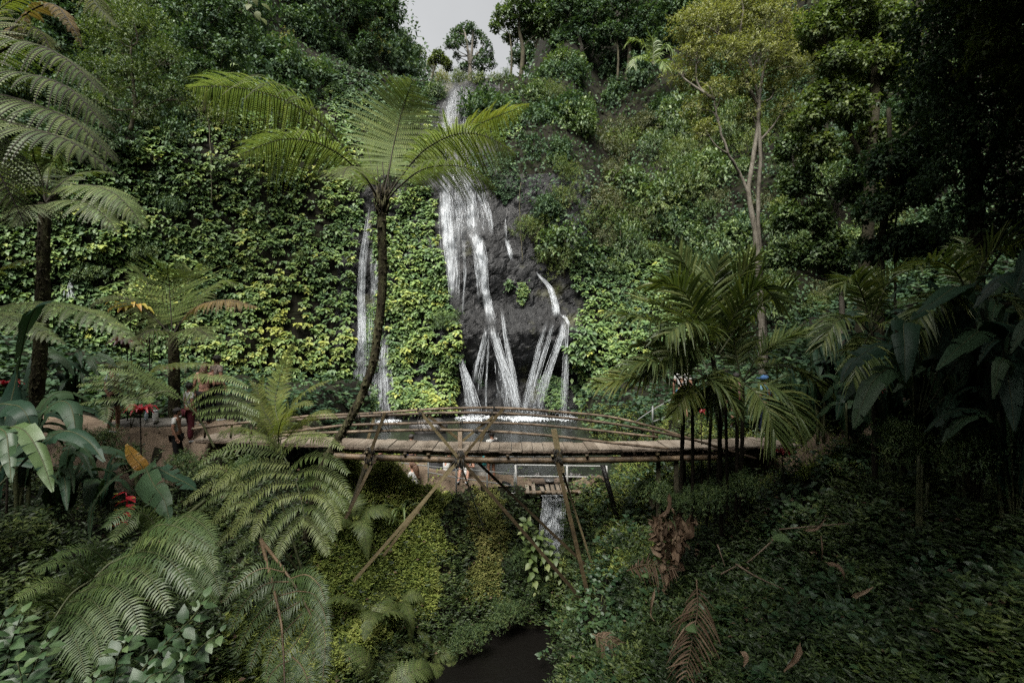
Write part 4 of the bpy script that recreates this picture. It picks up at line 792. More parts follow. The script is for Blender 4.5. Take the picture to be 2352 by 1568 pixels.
# forest on the right, between the slope and the viewer
for D, u0, lab, mt, lf, stems, items in [
    (15, 1985, 'mossy-trunked forest tree with yellow-green leaves, right of the slim tree', 'olive', .13, [([(1985, 930), (1990, 620), (2000, 400), (2010, 180), (2000, 60)], (.24, .1)), ([(2000, 420), (1950, 300), (1900, 240)], (.09, .03))], [(1890, 70, 50, 0), (1950, 20, 60, 0), (2030, 60, 55, 0), (1930, 140, 45, -.3), (1900, 215, 40, 0), (2000, 150, 50, 0), (1860, 270, 36, 0), (1960, 250, 40, -.4), (2060, 180, 45, 0), (1890, 340, 36, 0), (2000, 320, 40, .3), (2070, 300, 38, 0)]),
    (16, 1900, 'leaning pale-branched small tree in front of the dark forest', 'mid', .13, [([(1935, 900), (1932, 620), (1925, 490), (1905, 455), (1840, 440)], (.1, .03)), ([(1928, 510), (1900, 440), (1880, 420)], (.04, .02))], [(1830, 420, 34, 0), (1870, 500, 36, 0), (1810, 500, 32, 0), (1900, 560, 40, 0), (1860, 590, 36, 0), (1960, 440, 36, .4), (1790, 590, 30, .4), (1820, 340, 34, .5), (1930, 610, 34, 0)]),
    (13, 2035, 'dark forest tree with a slender trunk and thin vines, second right of the slim tree', 'teal', .12, [([(2020, 900), (2022, 640), (2032, 500), (2045, 380), (2040, 250)], (.13, .05)), ([(2060, 900), (2056, 600), (2062, 420)], (.04, .02))], [(2040, 380, 50, 0), (2090, 440, 50, 0), (2010, 480, 40, 0), (2110, 340, 50, 0), (2060, 560, 45, 0), (2120, 560, 50, 0), (1990, 580, 34, .3), (2130, 240, 50, 0)]),
    (11, 2230, 'heavy dark-leaved tree filling the upper right, hung over the banana plants', 'teal', .1, [([(2230, 900), (2240, 500), (2220, 200), (2200, -40)], (.22, .1)), ([(2236, 450), (2300, 300), (2360, 200)], (.1, .04))], [(2140, 60, 70, 0), (2230, 30, 80, 0), (2330, 60, 80, 0), (2180, 150, 70, -.5), (2290, 170, 80, 0), (2400, 160, 80, 0), (2160, 270, 60, 0), (2250, 290, 70, -.4), (2350, 310, 80, 0), (2180, 390, 60, 0), (2280, 420, 70, 0), (2390, 440, 80, 0), (2210, 510, 60, 0), (2320, 550, 70, 0), (2420, 560, 70, 0), (2120, 180, 50, .5)]),
    (9.5, 2420, 'dark tree at the right edge with feathery overhanging branches', 'olive', .1, [([(2440, 900), (2430, 400), (2400, 0), (2380, -200)], (.2, .1))], [(2300, 20, 70, 0), (2380, 60, 80, 0), (2290, 110, 60, 0), (2450, 200, 90, 0), (2350, -60, 90, 0), (2240, -60, 80, 0), (2360, 160, 60, 0), (2480, 400, 90, 0)])]:
    b = at(u0, 900, D); b[2] = float(gz(b[0], D)) - .1
    st = []
    for q, (pts, rr) in enumerate(stems):
        C = ats([(u, v, D) for u, v in pts])
        if pts[0][1] >= 900: C[0, 2] = float(gz(C[0, 0], C[0, 1])) - .1
        st.append((C, rr))
    tree('forest_tree', lab, b, st, L_(D, items), mt, lf, 320 * len(items) // 1, 6, LEAF4, 'bark' if 'pale' in lab else 'darkbark', 'forest trees on the right', tint=(.05, .8))
D = 21
tree('feathery_tree', 'feathery olive tree bulging in front of the dark upper left slope', at(300, 300, D), [(ats([(300, 300, D), (310, 250, D), (305, 180, D), (300, 110, D)]), (.09, .04))], L_(D, [(250, 110, 55, 0), (320, 80, 60, 0), (380, 140, 48, 0), (290, 170, 50, -.5), (350, 200, 42, 0), (220, 170, 42, 0), (400, 220, 32, 0), (280, 240, 44, 0), (340, 265, 36, 0), (220, 230, 36, 0), (300, 30, 50, .4), (240, 60, 45, 0)]), 'olive', .11, 2600, 7, LEAFN, tint=(0, .6))
tree('dark_tree', 'dark dense tree under the top edge, right of the feathery olive tree', at(470, 260, 24), [(ats([(470, 260, 24), (474, 180, 24), (470, 80, 24)]), (.1, .04))], L_(24, [(440, 20, 50, 0), (500, 30, 50, 0), (470, 90, 45, 0), (540, 80, 45, .5), (420, 100, 36, 0), (520, 130, 40, 0), (460, 170, 44, 0), (510, 200, 36, 0), (570, 20, 50, 1)]), 'teal', .17, 1500, 7)
# trees added around and above the photographer to shade the near banks
for lab, x, y, z0, h, cr in [('large spreading tree added to shade the right bank, mostly above the frame', 9.5, 4.0, -2, 10.5, [(8.5, 3.5, 8.8, 2.6), (10.5, 6, 8.6, 2.6), (6.2, 1.5, 9.2, 2.4), (10, 1.5, 8.4, 2.8), (12.5, 4, 8, 3), (6.8, 4.6, 9.6, 2.2), (5.4, 2.4, 9.8, 1.7), (8.6, 6.4, 9.8, 2.2), (4.6, .4, 9.0, 2.2), (5.4, 6.6, 10.6, 2.0), (7, 8.2, 11, 2.2), (9.6, 8.6, 10.4, 2.3), (12, 8, 10, 2.6), (14, 7, 9.5, 2.6)]),
                             ('second spreading tree added over the gorge for its shade, above the frame', 2.2, -2.5, 1, 9, [(.6, 2.6, 9.6, 2.0), (2.4, 1.4, 9.2, 2.2), (.4, .2, 8.8, 2.2), (3.4, -1.2, 8.6, 2.2), (-1.4, 1.2, 9.0, 1.9), (5.6, 4.6, 10.6, 1.5)]),
                             ('unseen spreading tree added to shade the left bank, out of the frame', -11, 0, -2, 8, [(-10, 1.5, 8, 2.2), (-12, 3, 8, 2.3), (-13, 5.4, 8, 2.4), (-11, -1.5, 8, 2.2), (-14, 1, 8, 2.4), (-9.2, .4, 8.2, 1.5)]),
                             ('large unseen spreading tree added behind the photographer to block sky light', 0, -7, 9, 5, [(-1, -5, 13, 2.8), (3.5, -4.5, 12, 3.0), (6.5, -3, 10, 2.8), (-4.5, -4, 12, 2.6)])]:
    tree('shade_tree', lab, (x, y, z0), [([(x, y, z0), (x + .2, y, z0 + h * .4), (x - .1, y + .2, z0 + h * .8), (x, y, z0 + h)], (.32, .14))], [(np.array(c[:3]), c[3]) for c in cr], 'teal', .3, 420 * len(cr), 7, LEAF4, group='trees added to shade the near banks')
# ================================================================== tree ferns, ferns, palms and big-leaved plants
def arc(a, b, lift, dz=0., end=None):
    """a frond spine from a to b (points), raised in the middle by LIFT of its length"""
    a = np.asarray(a, float); b = np.asarray(b, float); L = np.linalg.norm(b - a)
    return np.array([a, a + (b - a) * .33 + [0, 0, lift * L * .85], a + (b - a) * .68 + [0, 0, lift * L * .9], b])
def ground_pt(u, d, dz=0.):
    x = (u - 1176) / FL * d; return np.array([x, d, float(gz(x, d)) + dz])
def fern_trunk(root, pts, r0, r1, mat='trunk_fern'):
    t = MB(); C = curve(pts, 60); C[:, :2] += .025 * (fbm(C * 2.2, 2, 8)[:, None] - .5)
    R = np.linspace(r0, r1, 60) * (1 + .5 * (fbm(C * 7, 3, 9) - .5)); tube(t, C, R, 14, 0, .5)
    # persistent leaf scars, roots and lichen that roughen the outline
    k = int(420 * np.linalg.norm(C[-1] - C[0]) / 5); i = rng.integers(0, 60, k); d = unit(np.c_[rng.normal(size=(k, 2)), np.zeros(k)])
    scatter(t, C[i] + d * R[i][:, None] * .92, d * .8 + [0, 0, -.6] + .3 * rdir(k), d, rng.uniform(.03, .09, k), LEAF4, .5)
    return t.build('trunk', [M[mat]], root)
FM_ = lambda leaf, stem='darkstem': [M[leaf], M[stem]]
# ---- the tall tree fern in the middle
D = 10.5; b = ground_pt(690, D, -.15); cr = at(876, 462, D)
hero = thing('tree_fern', 'tall tree fern with leaning mossy trunk in front of the bridge and spreading crown', 'tree fern', b)
fern_trunk(hero, np.vstack([[b], ats([(735, 1090, D), (772, 1015, D), (800, 968, D), (832, 905, D), (858, 830, D), (868, 760, D), (877, 680, D), (879, 600, D), (877, 520, D)]), [cr]]), .08, .1)
t = MB()
for k in range(46):   # dead stipe bases under the crown
    a = rng.uniform(0, 2*np.pi); c = cr + [.11*np.cos(a), .11*np.sin(a), -.32 + .4*rng.random()]; tube(t, [c, c + [.07*np.cos(a), .07*np.sin(a), .16 + .1*rng.random()]], [.028, .012], 5)
t.build('crown_base', M['trunk_fern'], hero)
HF = [  # spine, half width, hint, pinnae, droop, leaf
    ([(874, 458, D), (828, 388, D + .1), (760, 305, D), (690, 248, D - .1), (600, 212, D - .2), (515, 199, D - .3), (432, 200, D - .4)], 1.35, (0, .34, 1), 34, .62, 'fern', .3),
    ([(872, 460, D), (832, 404, D - .2), (780, 355, D - .6), (715, 325, D - .9), (640, 322, D - 1.1), (548, 356, D - 1.2)], 1.0, (0, .32, 1), 34, .58, 'fern', .28),
    ([(880, 455, D), (892, 400, D + .1), (905, 330, D + .3), (925, 250, D + .3), (948, 184, D - .1)], 1.25, (0, 1, .35), 34, .2, 'fern', .2),
    ([(884, 456, D), (920, 396, D + .4), (990, 342, D + .8), (1070, 300, D + 1.2), (1140, 268, D + 1.5), (1215, 240, D + 1.8)], .95, (0, .36, 1), 32, .45, 'fern_yel', .3),
    ([(884, 460, D), (920, 408, D - .1), (975, 345, D - .3), (1050, 308, D - .5), (1120, 315, D - .6), (1186, 356, D - .7)], 1.0, (0, .32, 1), 34, .58, 'fern', .28),
    ([(886, 464, D), (918, 428, D - .3), (970, 390, D - .8), (1040, 380, D - 1.2), (1098, 398, D - 1.4), (1142, 436, D - 1.5)], .75, (0, .3, 1), 30, .6, 'fern', .26),
    ([(872, 455, D), (858, 400, D + .5), (846, 350, D + 1.1), (838, 318, D + 1.9)], .85, (0, .9, .6), 22, .3, 'fern', .25),
    ([(870, 460, D), (848, 420, D - .5), (820, 388, D - 1.0), (798, 385, D - 1.5), (785, 410, D - 1.9)], .62, (0, -.4, 1), 24, .35, 'fern', .25),
    ([(880, 458, D), (886, 415, D + .6), (896, 370, D + 1.4), (920, 345, D + 2.2)], .75, (0, .8, .7), 22, .3, 'fern', .25),
    ([(886, 462, D), (908, 425, D + .8), (940, 395, D + 1.6), (990, 380, D + 2.2), (1030, 395, D + 2.6)], .7, (0, .2, 1), 24, .35, 'fern', .25)]
for P, w_, h_, n_, dr, lf, s0 in HF:
    f = MB(); frond(f, ats(P), w_, n_ + 10, 28, s0, h_, dr, (2, 32), .3 if h_[1] > .7 else .22, .022, (.25, .8), .0, peak=.38, fill=.38, jit=.09); f.build('frond', FM_(lf), hero)
f = MB()
for k, (u, v) in enumerate([(866, 380), (878, 372), (868, 410), (890, 395)]):
    tube(f, ats([(876, 458, D), (u + 4, (v + 458) / 2, D + .1), (u, v, D)]), [.022, .008], 5, 1)
f.build('young_stipe', FM_('fern'), hero)
def tree_fern(label, base, crown, r0, r1, fr, leaf, npin=26, npl=16, group=None, stem='darkstem', pw=.2, extra=None):
    root = thing('tree_fern', label, 'tree fern', base, group); mid = (np.asarray(base) + crown) / 2 + [.05, 0, 0]
    fern_trunk(root, [base, mid, crown], r0, r1)
    for q in fr:
        P, w_, h_, dr = q[:4]; lf = q[4] if len(q) > 4 else leaf
        P = np.vstack([[crown], ats(P)]); f = MB(); frond(f, P, w_, npin, npl, .2, h_, dr, (6, 42), pw, .02, (.15, .8), .02, peak=.35); f.build('frond', FM_(lf, stem), root)
    return root
G = 'tree ferns on the left bank'
D = 10; b = ground_pt(72, D, -.1)
tree_fern('dark-trunked tree fern against the creeper wall near the left edge', b, at(104, 468, D), .12, .11, [
    ([(92, 400, D + .4), (60, 372, D + .6), (0, 400, D + .5), (-60, 470, D + .3)], .75, (0, -.3, 1), .4), ([(112, 400, D + .5), (128, 350, D + 1), (150, 325, D + 1.8)], .8, (0, .8, .6), .3),
    ([(130, 432, D + .3), (170, 402, D + .6), (225, 393, D + .8), (262, 398, D + .9)], .4, (0, -.2, 1), .35), ([(140, 440, D - .3), (200, 425, D - .6), (270, 450, D - .9), (335, 524, D - 1)], .55, (0, -.3, 1), .45),
    ([(140, 462, D - .4), (190, 462, D - .9), (235, 490, D - 1.2), (272, 536, D - 1.3)], .5, (0, -.3, 1), .45), ([(84, 440, D - .4), (40, 420, D - .8), (-10, 440, D - 1), (-60, 520, D - 1.1)], .6, (0, -.3, 1), .45),
    ([(96, 410, D + .2), (80, 370, D + .1), (70, 330, D - .2), (40, 310, D - .4)], .6, (0, .5, .8), .35), ([(88, 470, D - .6), (60, 480, D - 1.2), (30, 520, D - 1.5)], .5, (0, -.4, 1), .45)], 'fern_grey', 28, 16, G)
D = 4.6
tree_fern('near tree fern at the left edge with long drooping grey-green fronds', (-6.1, 4.4, -2.6), at(-110, 205, D), .1, .09, [
    ([(-20, 130, D), (60, 100, D), (150, 135, D), (232, 210, D)], .5, (0, -.2, 1), .5), ([(-20, 170, D - .2), (60, 170, D - .3), (160, 205, D - .3), (246, 294, D - .3)], .5, (0, -.2, 1), .55),
    ([(-20, 215, D - .3), (60, 235, D - .5), (170, 280, D - .6), (264, 368, D - .6)], .48, (0, -.2, 1), .55), ([(-30, 260, D - .5), (50, 290, D - .8), (160, 325, D - 1), (268, 402, D - 1)], .45, (0, -.2, 1), .55),
    ([(-20, 120, D + .4), (40, 60, D + .6), (90, 70, D + .6), (118, 118, D + .6)], .35, (0, -.2, 1), .4, 'fern_yel'), ([(-60, 100, D + .3), (0, 20, D + .5), (70, -20, D + .5)], .4, (0, -.2, 1), .4, 'fern_yel'),
    ([(-30, 140, D + .5), (50, 40, D + .8), (120, 10, D + .8), (165, 60, D + .7), (190, 110, D + .7)], .2, (0, -.2, 1), .5, 'fern_dead'), ([(-40, 330, D - .4), (10, 420, D - .5), (60, 520, D - .5)], .35, (0, -.2, 1), .5)], 'fern_grey', 28, 16, G)
D = 4.2
root = thing('overhanging_branch', 'yellow-green frond tip hanging into the top edge, right of the near tree fern', 'frond', at(150, -120, D)); f = MB()
frond(f, ats([(130, -140, D), (190, -40, D), (225, 15, D), (268, 62, D)]), .2, 20, 10, .2, (0, -.3, 1), .5, (10, 50), .25, .012, (.4, .9)); f.build('frond', FM_('fern_yel', 'stem'), root)
root = thing('overhanging_branch', 'leafy yellow twig hanging into the top edge above the long fern frond', 'twig', at(560, -60, 5)); f = MB(); tube(f, ats([(555, -60, 5), (570, 0, 5), (575, 25, 5), (600, 45, 5)]), [.012, .004], 5, 1)
P = ats([(560, 5, 5), (575, 10, 5), (590, 25, 5), (600, 8, 5), (582, -10, 5), (598, 40, 5), (570, 22, 5)]); scatter(f, P, rdir(7) * .6 + [.3, 0, -.8], rdir(7) * .3 + [0, -.6, .7], .11, LEAF6, .8); f.build('leafy_twig', [M['olive'], M['stem']], root)
D = 13.2; b = ground_pt(398, D, -.1)
tree_fern('short tree fern with an upright crown behind the people on the left path', b, at(396, 775, D), .15, .13, [
    ([(394, 740, D + .1), (391, 690, D + .2), (388, 645, D + .2), (384, 608, D - .2)], 1.55, (0, 1, .3), .16), ([(360, 735, D), (310, 695, D - .2), (262, 680, D - .4), (212, 690, D - .6)], .95, (0, -.3, 1), .35),
    ([(420, 735, D), (460, 700, D - .1), (520, 690, D - .2), (592, 706, D - .3)], .6, (0, -.3, 1), .4, 'fern_dead'), ([(425, 720, D + .5), (465, 675, D + .8), (510, 645, D + 1), (545, 655, D + 1)], 1.0, (0, -.1, 1), .3),
    ([(370, 725, D + .5), (345, 670, D + 1), (330, 630, D + 1.4), (300, 615, D + 1.7)], 1.0, (0, .5, .8), .3), ([(410, 730, D + .5), (425, 670, D + 1), (440, 625, D + 1.6), (462, 608, D + 1.9)], 1.0, (0, .6, .7), .3),
    ([(380, 760, D - .4), (340, 760, D - .8), (300, 790, D - 1)], .7, (0, -.4, 1), .4), ([(415, 760, D - .4), (450, 755, D - .8), (490, 780, D - 1.1)], .7, (0, -.4, 1), .4)], 'fern', 34, 14, G)
# ---- ferns without a trunk
def fern(label, base, fr, leaf, npin=24, npl=18, pw=.16, r=.014, s0=.2, stem='stem', group=None, name='fern', tint=(.2, .8), ang=(8, 42), peak=.2, fill=.36):
    root = thing(name, label, 'fern', base, group)
    for q in fr:
        P, w_, h_, dr = q[:4]; lf = q[4] if len(q) > 4 else leaf; sd = q[5] if len(q) > 5 else s0
        f = MB(); frond(f, np.vstack([[base], ats(P)]) if q[0][0][0] is not None else ats(P[1:]), w_, npin, npl, sd, h_, dr, ang, pw, r, tint, .03, peak=peak, fill=fill); f.build('frond', FM_(lf, stem), root)
    return root
def big_fern(label, base, fronds, leaf, ln, n, hint=(0, -.55, 1), stem='stem', tint=(.3, .8), fill=.27):
    """fronds: (rachis points, segments); every point is bearing u, bearing v, depth"""
    root = thing('fern', label, 'fern', base)
    for rach, segs in fronds:
        f = MB(); R = ats(rach); tube(f, curve(R, 40), np.linspace(.02, .006, 40), 6, 1, .5)
        for P in segs: pinna(f, ats(P), ln * rng.uniform(.9, 1.1), n, hint, fill, tint)
        f.build('frond', FM_(leaf, stem), root)
    return root
def zm(L, d0, d1, sx=.7178, ox=0., oy=918.7):  # segment from a close-up survey: root deeper, tip nearer
    k = len(L); return [(ox + x * sx, oy + y * sx, d0 + (d1 - d0) * (i / (k - 1)) ** 1.2) for i, (x, y) in enumerate(L)]
D = 6.1; S8 = [[(915, 175), (800, 150), (700, 165), (640, 205)], [(925, 205), (830, 198), (740, 240), (680, 295)], [(938, 235), (850, 232), (760, 290), (700, 365)], [(945, 265), (870, 272), (790, 340), (745, 432)], [(955, 300), (890, 318), (830, 385), (808, 445)], [(965, 340), (912, 368), (868, 422), (840, 485)], [(972, 372), (935, 408), (903, 452), (885, 505)],
    [(905, 165), (960, 128), (1030, 122), (1096, 152)], [(930, 215), (990, 178), (1060, 188), (1112, 232)], [(940, 240), (1010, 218), (1080, 250), (1118, 305)], [(955, 270), (1020, 254), (1075, 290), (1106, 352)], [(960, 305), (1015, 298), (1060, 340), (1086, 412)], [(970, 345), (1010, 348), (1046, 390), (1070, 445)], [(975, 375), (1002, 398), (1030, 440), (1050, 492)], [(895, 160), (860, 128), (800, 118), (730, 140)], [(890, 158), (930, 118), (990, 108), (1040, 112)]]
S8b = [[(820, 330), (760, 330), (700, 370), (650, 420)], [(840, 370), (780, 380), (720, 430), (690, 470)], [(860, 410), (800, 430), (760, 470), (740, 500)], [(800, 300), (720, 290), (650, 330), (600, 380)], [(780, 270), (700, 260), (640, 290), (590, 330)], [(770, 280), (730, 230), (670, 220), (620, 250)]]
big_fern('large pale green fern arching in front of the bridge, brightest of the near ferns', at(700, 1330, D + .9), [
    ([(700, 1330, D + .9), (660, 1200, D + 1.0), (632, 1090, D + .9), (640, 1035, D + .6), (671, 1084, D + .25), (686, 1127, D + .1), (695, 1163, D), (701, 1195, D - .1)], [zm(P, D + .2, D - .15) for P in S8]),
    ([(700, 1330, D + .9), (640, 1250, D + .7), (560, 1120, D + .6), (570, 1130, D + .4), (600, 1200, D + .3), (630, 1260, D + .2)], [zm(P, D + .5, D + .2) for P in S8b])], 'fern_grey', .118, 32, (0, -.5, 1), tint=(.45, 1), fill=.36)
D = 3.8; S9 = [[(420, 480), (480, 428), (560, 440), (642, 525)], [(360, 520), (450, 484), (540, 510), (612, 612)], [(310, 565), (400, 533), (480, 570), (537, 664)], [(255, 615), (340, 588), (410, 640), (452, 748)], [(220, 645), (290, 638), (340, 700), (372, 785)], [(165, 705), (215, 718), (250, 790), (272, 875)], [(190, 680), (250, 685), (300, 745), (325, 830)],
    [(345, 515), (290, 478), (230, 478), (180, 502)], [(300, 565), (250, 528), (190, 518), (118, 542)], [(245, 610), (190, 583), (120, 590), (58, 634)], [(185, 670), (150, 648), (100, 648), (58, 684)], [(440, 470), (500, 402), (580, 410), (684, 476)], [(200, 655), (160, 630), (110, 625), (70, 650)]]
S9b = [[(470, 400), (430, 345), (395, 355), (340, 405)], [(520, 420), (450, 360), (400, 400), (360, 450)], [(560, 390), (600, 370), (650, 400), (690, 450)], [(540, 420), (600, 420), (660, 470), (690, 540)], [(580, 500), (630, 500), (680, 550), (705, 620)], [(560, 540), (610, 560), (660, 610), (690, 650)]]
big_fern('large dark fern with arching segments across the bottom left', at(430, 1230, D + 1), [
    ([(470, 1150, D + 1.2), (330, 1258, D + .3), (258, 1290, D + .1), (215, 1328, D), (172, 1356, D - .1), (147, 1385, D - .2), (125, 1420, D - .3)], [zm(P, D, D - .35) for P in S9]),
    ([(470, 1150, D + 1.2), (440, 1180, D + 1.0), (420, 1220, D + .8), (400, 1290, D + .6)], [zm(P, D + .9, D + .5) for P in S9b])], 'fern_dark', .125, 38, (0, -.6, 1), tint=(.35, .85), fill=.33)
D = 4.4; S10 = [[(910, 550), (840, 538), (770, 580), (718, 645)], [(930, 580), (850, 588), (780, 650), (738, 735)], [(950, 610), (870, 638), (800, 720), (758, 805)], [(965, 640), (890, 688), (830, 770), (800, 855)], [(980, 670), (920, 730), (870, 800), (848, 885)], [(990, 700), (950, 770), (900, 830), (868, 905)], [(1005, 740), (975, 800), (940, 860), (920, 930)], [(930, 570), (980, 558), (1020, 590), (1042, 645)], [(950, 610), (1000, 618), (1030, 660), (1047, 715)], [(975, 660), (1012, 680), (1036, 730), (1042, 785)], [(990, 700), (1020, 730), (1038, 780), (1040, 840)], [(1015, 760), (1030, 800), (1036, 850), (1030, 910)]]
big_fern('dark fern with an orange-brown stalk hanging down the gorge edge at bottom centre-left', at(640, 1270, D + .8), [
    ([(600, 1240, D + .8), (650, 1305, D + .3), (689, 1364, D + .1), (718, 1421, D), (747, 1493, D - .1)], [zm(P, D + .1, D - .2) for P in S10]),
    ([(600, 1240, D + .8), (640, 1400, D - .2), (650, 1480, D - .4), (655, 1600, D - .6)], [zm(P, D - .3, D - .6) for P in [[(930, 830), (890, 850), (860, 890), (850, 940)], [(925, 860), (895, 890), (870, 940), (860, 1000)], [(935, 820), (965, 850), (985, 900), (990, 960)]]])], 'fern_dark', .1, 32, (-.1, -.8, .8), 'bamboo_dark', tint=(.1, .55), fill=.33)
D = 8.2; Z4 = lambda L, d0, d1: zm(L, d0, d1, 1 / 3.36 / 1.6327, 300 / 1.6327, 1300 / 1.6327)
S6 = [[(1240, 640), (1000, 460), (750, 290), (480, 130)], [(1180, 590), (950, 440), (700, 330), (250, 280)], [(1150, 570), (850, 440), (500, 360), (80, 390)], [(1100, 560), (750, 500), (400, 420), (0, 480)], [(1050, 570), (650, 590), (350, 490), (0, 560)], [(900, 640), (600, 640), (300, 660), (0, 720)], [(1100, 600), (900, 560), (850, 640), (900, 700)], [(850, 640), (640, 590), (620, 680), (640, 790)], [(600, 680), (400, 670), (330, 760), (320, 950)],
      [(1330, 700), (1500, 460), (1780, 380), (2110, 500)], [(1300, 450), (1400, 370), (1560, 370), (1800, 420)], [(1360, 740), (1600, 560), (1900, 520), (2250, 680)], [(1400, 760), (1650, 650), (1950, 660), (2250, 830)], [(1440, 830), (1700, 770), (2000, 750), (2250, 860)], [(1480, 870), (1750, 850), (2050, 850), (2200, 960)]]
big_fern('grey-green fern with an arching frond across the people on the left path', ground_pt(492, D), [(Z4([(1700, 1280), (1480, 870), (1250, 640), (1100, 560), (900, 600), (600, 680)], D, D - .5), [Z4(P, D, D - .3) for P in S6[:9]]), (Z4([(1700, 1280), (1500, 900), (1360, 740), (1300, 450)], D, D), [Z4(P, D, D - .2) for P in S6[9:]])], 'fern_grey', .13, 34, (0, -.5, 1), tint=(.3, .8), fill=.34)
D = 9.4; b = ground_pt(640, D, 0); b[2] = max(b[2], at(640, 1040, D)[2])
fern('bright yellow-green fern with upright curling fronds beside the bridge', b, [
    ([(650, 985, D), (672, 930, D), (712, 892, D - .1), (760, 872, D - .2)], .5, (0, -.3, 1), .25, 'fern_yel'), ([(640, 980, D), (632, 920, D + .2), (648, 850, D + .3), (676, 785, D + .3)], .34, (0, .8, .4), .15, 'fern_yel'), ([(625, 980, D), (600, 930, D), (590, 890, D), (572, 872, D)], .3, (0, -.3, 1), .3, 'fern_yel'),
    ([(620, 990, D), (580, 950, D - .2), (560, 930, D - .2), (540, 925, D - .2)], .36, (0, -.3, 1), .35, 'fern_yel'), ([(665, 1000, D), (700, 960, D - .4), (740, 945, D - .6), (775, 960, D - .7)], .42, (0, -.3, 1), .35, 'fern_yel'), ([(615, 985, D + .2), (600, 900, D + .3), (605, 860, D + .3)], .22, (0, .7, .5), .2, 'fern_yel'), ([(640, 990, D - .2), (655, 950, D - .5), (690, 925, D - .8), (720, 930, D - 1)], .4, (0, -.5, 1), .3, 'fern_yel'),
    ([(610, 1000, D - .2), (570, 985, D - .5), (530, 985, D - .7), (500, 1005, D - .9)], .4, (0, -.3, 1), .4, 'fern_yel')], 'fern_yel', 26, 12, .2, .013, s0=.18, ang=(15, 50))
D = 9.0
root = fern('long grey-green fern fronds reaching in from the left edge below the dark tree fern', at(-120, 760, D), [
    ([(0, 705, D), (90, 698, D - .1), (180, 712, D - .2), (260, 745, D - .3), (335, 810, D - .4)], .5, (0, -.4, 1), .42, 'fern_grey', .15), ([(-20, 640, D + .4), (40, 600, D + .4), (100, 600, D + .4)], .4, (0, -.4, 1), .4, 'fern_yel', .2), ([(-30, 720, D - .5), (60, 745, D - .8), (150, 790, D - 1)], .45, (0, -.4, 1), .42, 'fern_grey', .15)], 'fern_grey', 28, 16, .2, .016)
D = 11.6
fern('thin yellow-green fern frond lying level above the heads of the people', ground_pt(300, 12.2), [([(340, 860, D), (390, 838, D), (430, 836, D), (500, 836, D - .2)], .28, (0, -.5, 1), .5, 'fern_yel', .3), ([(300, 850, D), (250, 835, D), (210, 850, D)], .3, (0, -.5, 1), .5, 'fern_yel', .3)], 'fern_yel', 24, 12, .22, .01)
# small ferns on the gorge sides: one built, the rest copied
def small_fern_mesh(nf, L, wd, leaf, seed):
    root = thing('small_fern', 'x', 'fern', (0, -600, 0)); r = np.random.default_rng(seed)
    for k in range(nf):
        a = 2*np.pi*k/nf + r.uniform(-.3, .3); l = L * r.uniform(.75, 1.15); d = np.array([np.cos(a), np.sin(a), 0])
        P = np.array([[0, 0, 0], d*l*.3 + [0, 0, .38*l], d*l*.7 + [0, 0, .42*l], d*l*1.05 + [0, 0, .1*l]]); f = MB()
        frond(f, P, wd, 22, 8, .12, (0, 0, 1), .3, (12, 50), .26, .006, (.2, .85)); o = bpy.data.objects.new('frond', f.mesh('frond', FM_(leaf, 'stem'))); COL.objects.link(o); o.parent = root
    return root
SF = [small_fern_mesh(6, .75, .17, 'fern', 1), small_fern_mesh(5, .8, .2, 'fern_grey', 2), small_fern_mesh(7, .6, .14, 'fern', 3)]; sf_used = set()
WHERE = ['high on the left bank under the bridge strut', 'beside the foot of the left bridge strut', 'below the foot of the left bridge strut', 'left of the mossy hump, halfway down the left bank', 'under the mossy hump of the left bank', 'at the top of the left bank under the left bridge post', 'lowest on the left bank, hanging over the water', 'near the water on the left bank, below the dry hump', 'in the middle of the left bank face', 'right of the dry hump, near the gorge', 'beside the weir fall on the right', 'on the right bank under the palm stems', 'low on the right bank among fallen fronds', 'at the bottom of the right bank', 'right of the dry hump above the large heart leaves', 'on the far left bank above the heliconia flower', 'in the dark hollow of the left bank', 'on the bright mossy bank right of the weir']
for k, (u, v, d, sc, vi) in enumerate([(905, 1225, 11.2, 1.2, 0), (842, 1290, 10.2, 1.5, 1), (860, 1345, 9.6, 1.6, 1), (985, 1365, 10.8, 1.1, 0), (1065, 1400, 10.9, 1.0, 2), (815, 1130, 11.4, 1.4, 1), (905, 1500, 8.4, 1.4, 0), (955, 1440, 9.6, 1.0, 2), (935, 1330, 10.4, 1.1, 0), (1160, 1345, 12.2, .5, 2), (1310, 1245, 13.4, .75, 2), (1565, 1165, 9.8, .8, 1), (1375, 1465, 9.2, .5, 2), (1440, 1530, 7.8, .5, 0), (1150, 1395, 11.8, .5, 2), (300, 1110, 8.0, .7, 1), (240, 1180, 6.8, .6, 1), (1400, 1180, 12.2, .6, 0)]):
    x = (u - 1176) / FL * d; loc = np.array([x, d, float(gz(x, d)) - .02]); lab = 'small fern ' + WHERE[k]; n = gnorm(np.array([x]), np.array([d]))[0]
    if vi not in sf_used: sf_used.add(vi); r_ = SF[vi]; r_.location = loc; r_.rotation_euler = (0, 0, rng.uniform(0, 6)); r_.scale = (sc,) * 3; tag(r_, lab, 'fern', 'small ferns on the gorge sides')
    else: r_ = copy_thing(SF[vi], loc, rng.uniform(0, 6), sc, lab, 'small ferns on the gorge sides')
    q = Vector((0, 0, 1)).rotation_difference(Vector((n * .6 + [0, 0, .5]).tolist())); r_.rotation_euler = (q.to_matrix() @ r_.rotation_euler.to_matrix()).to_euler()

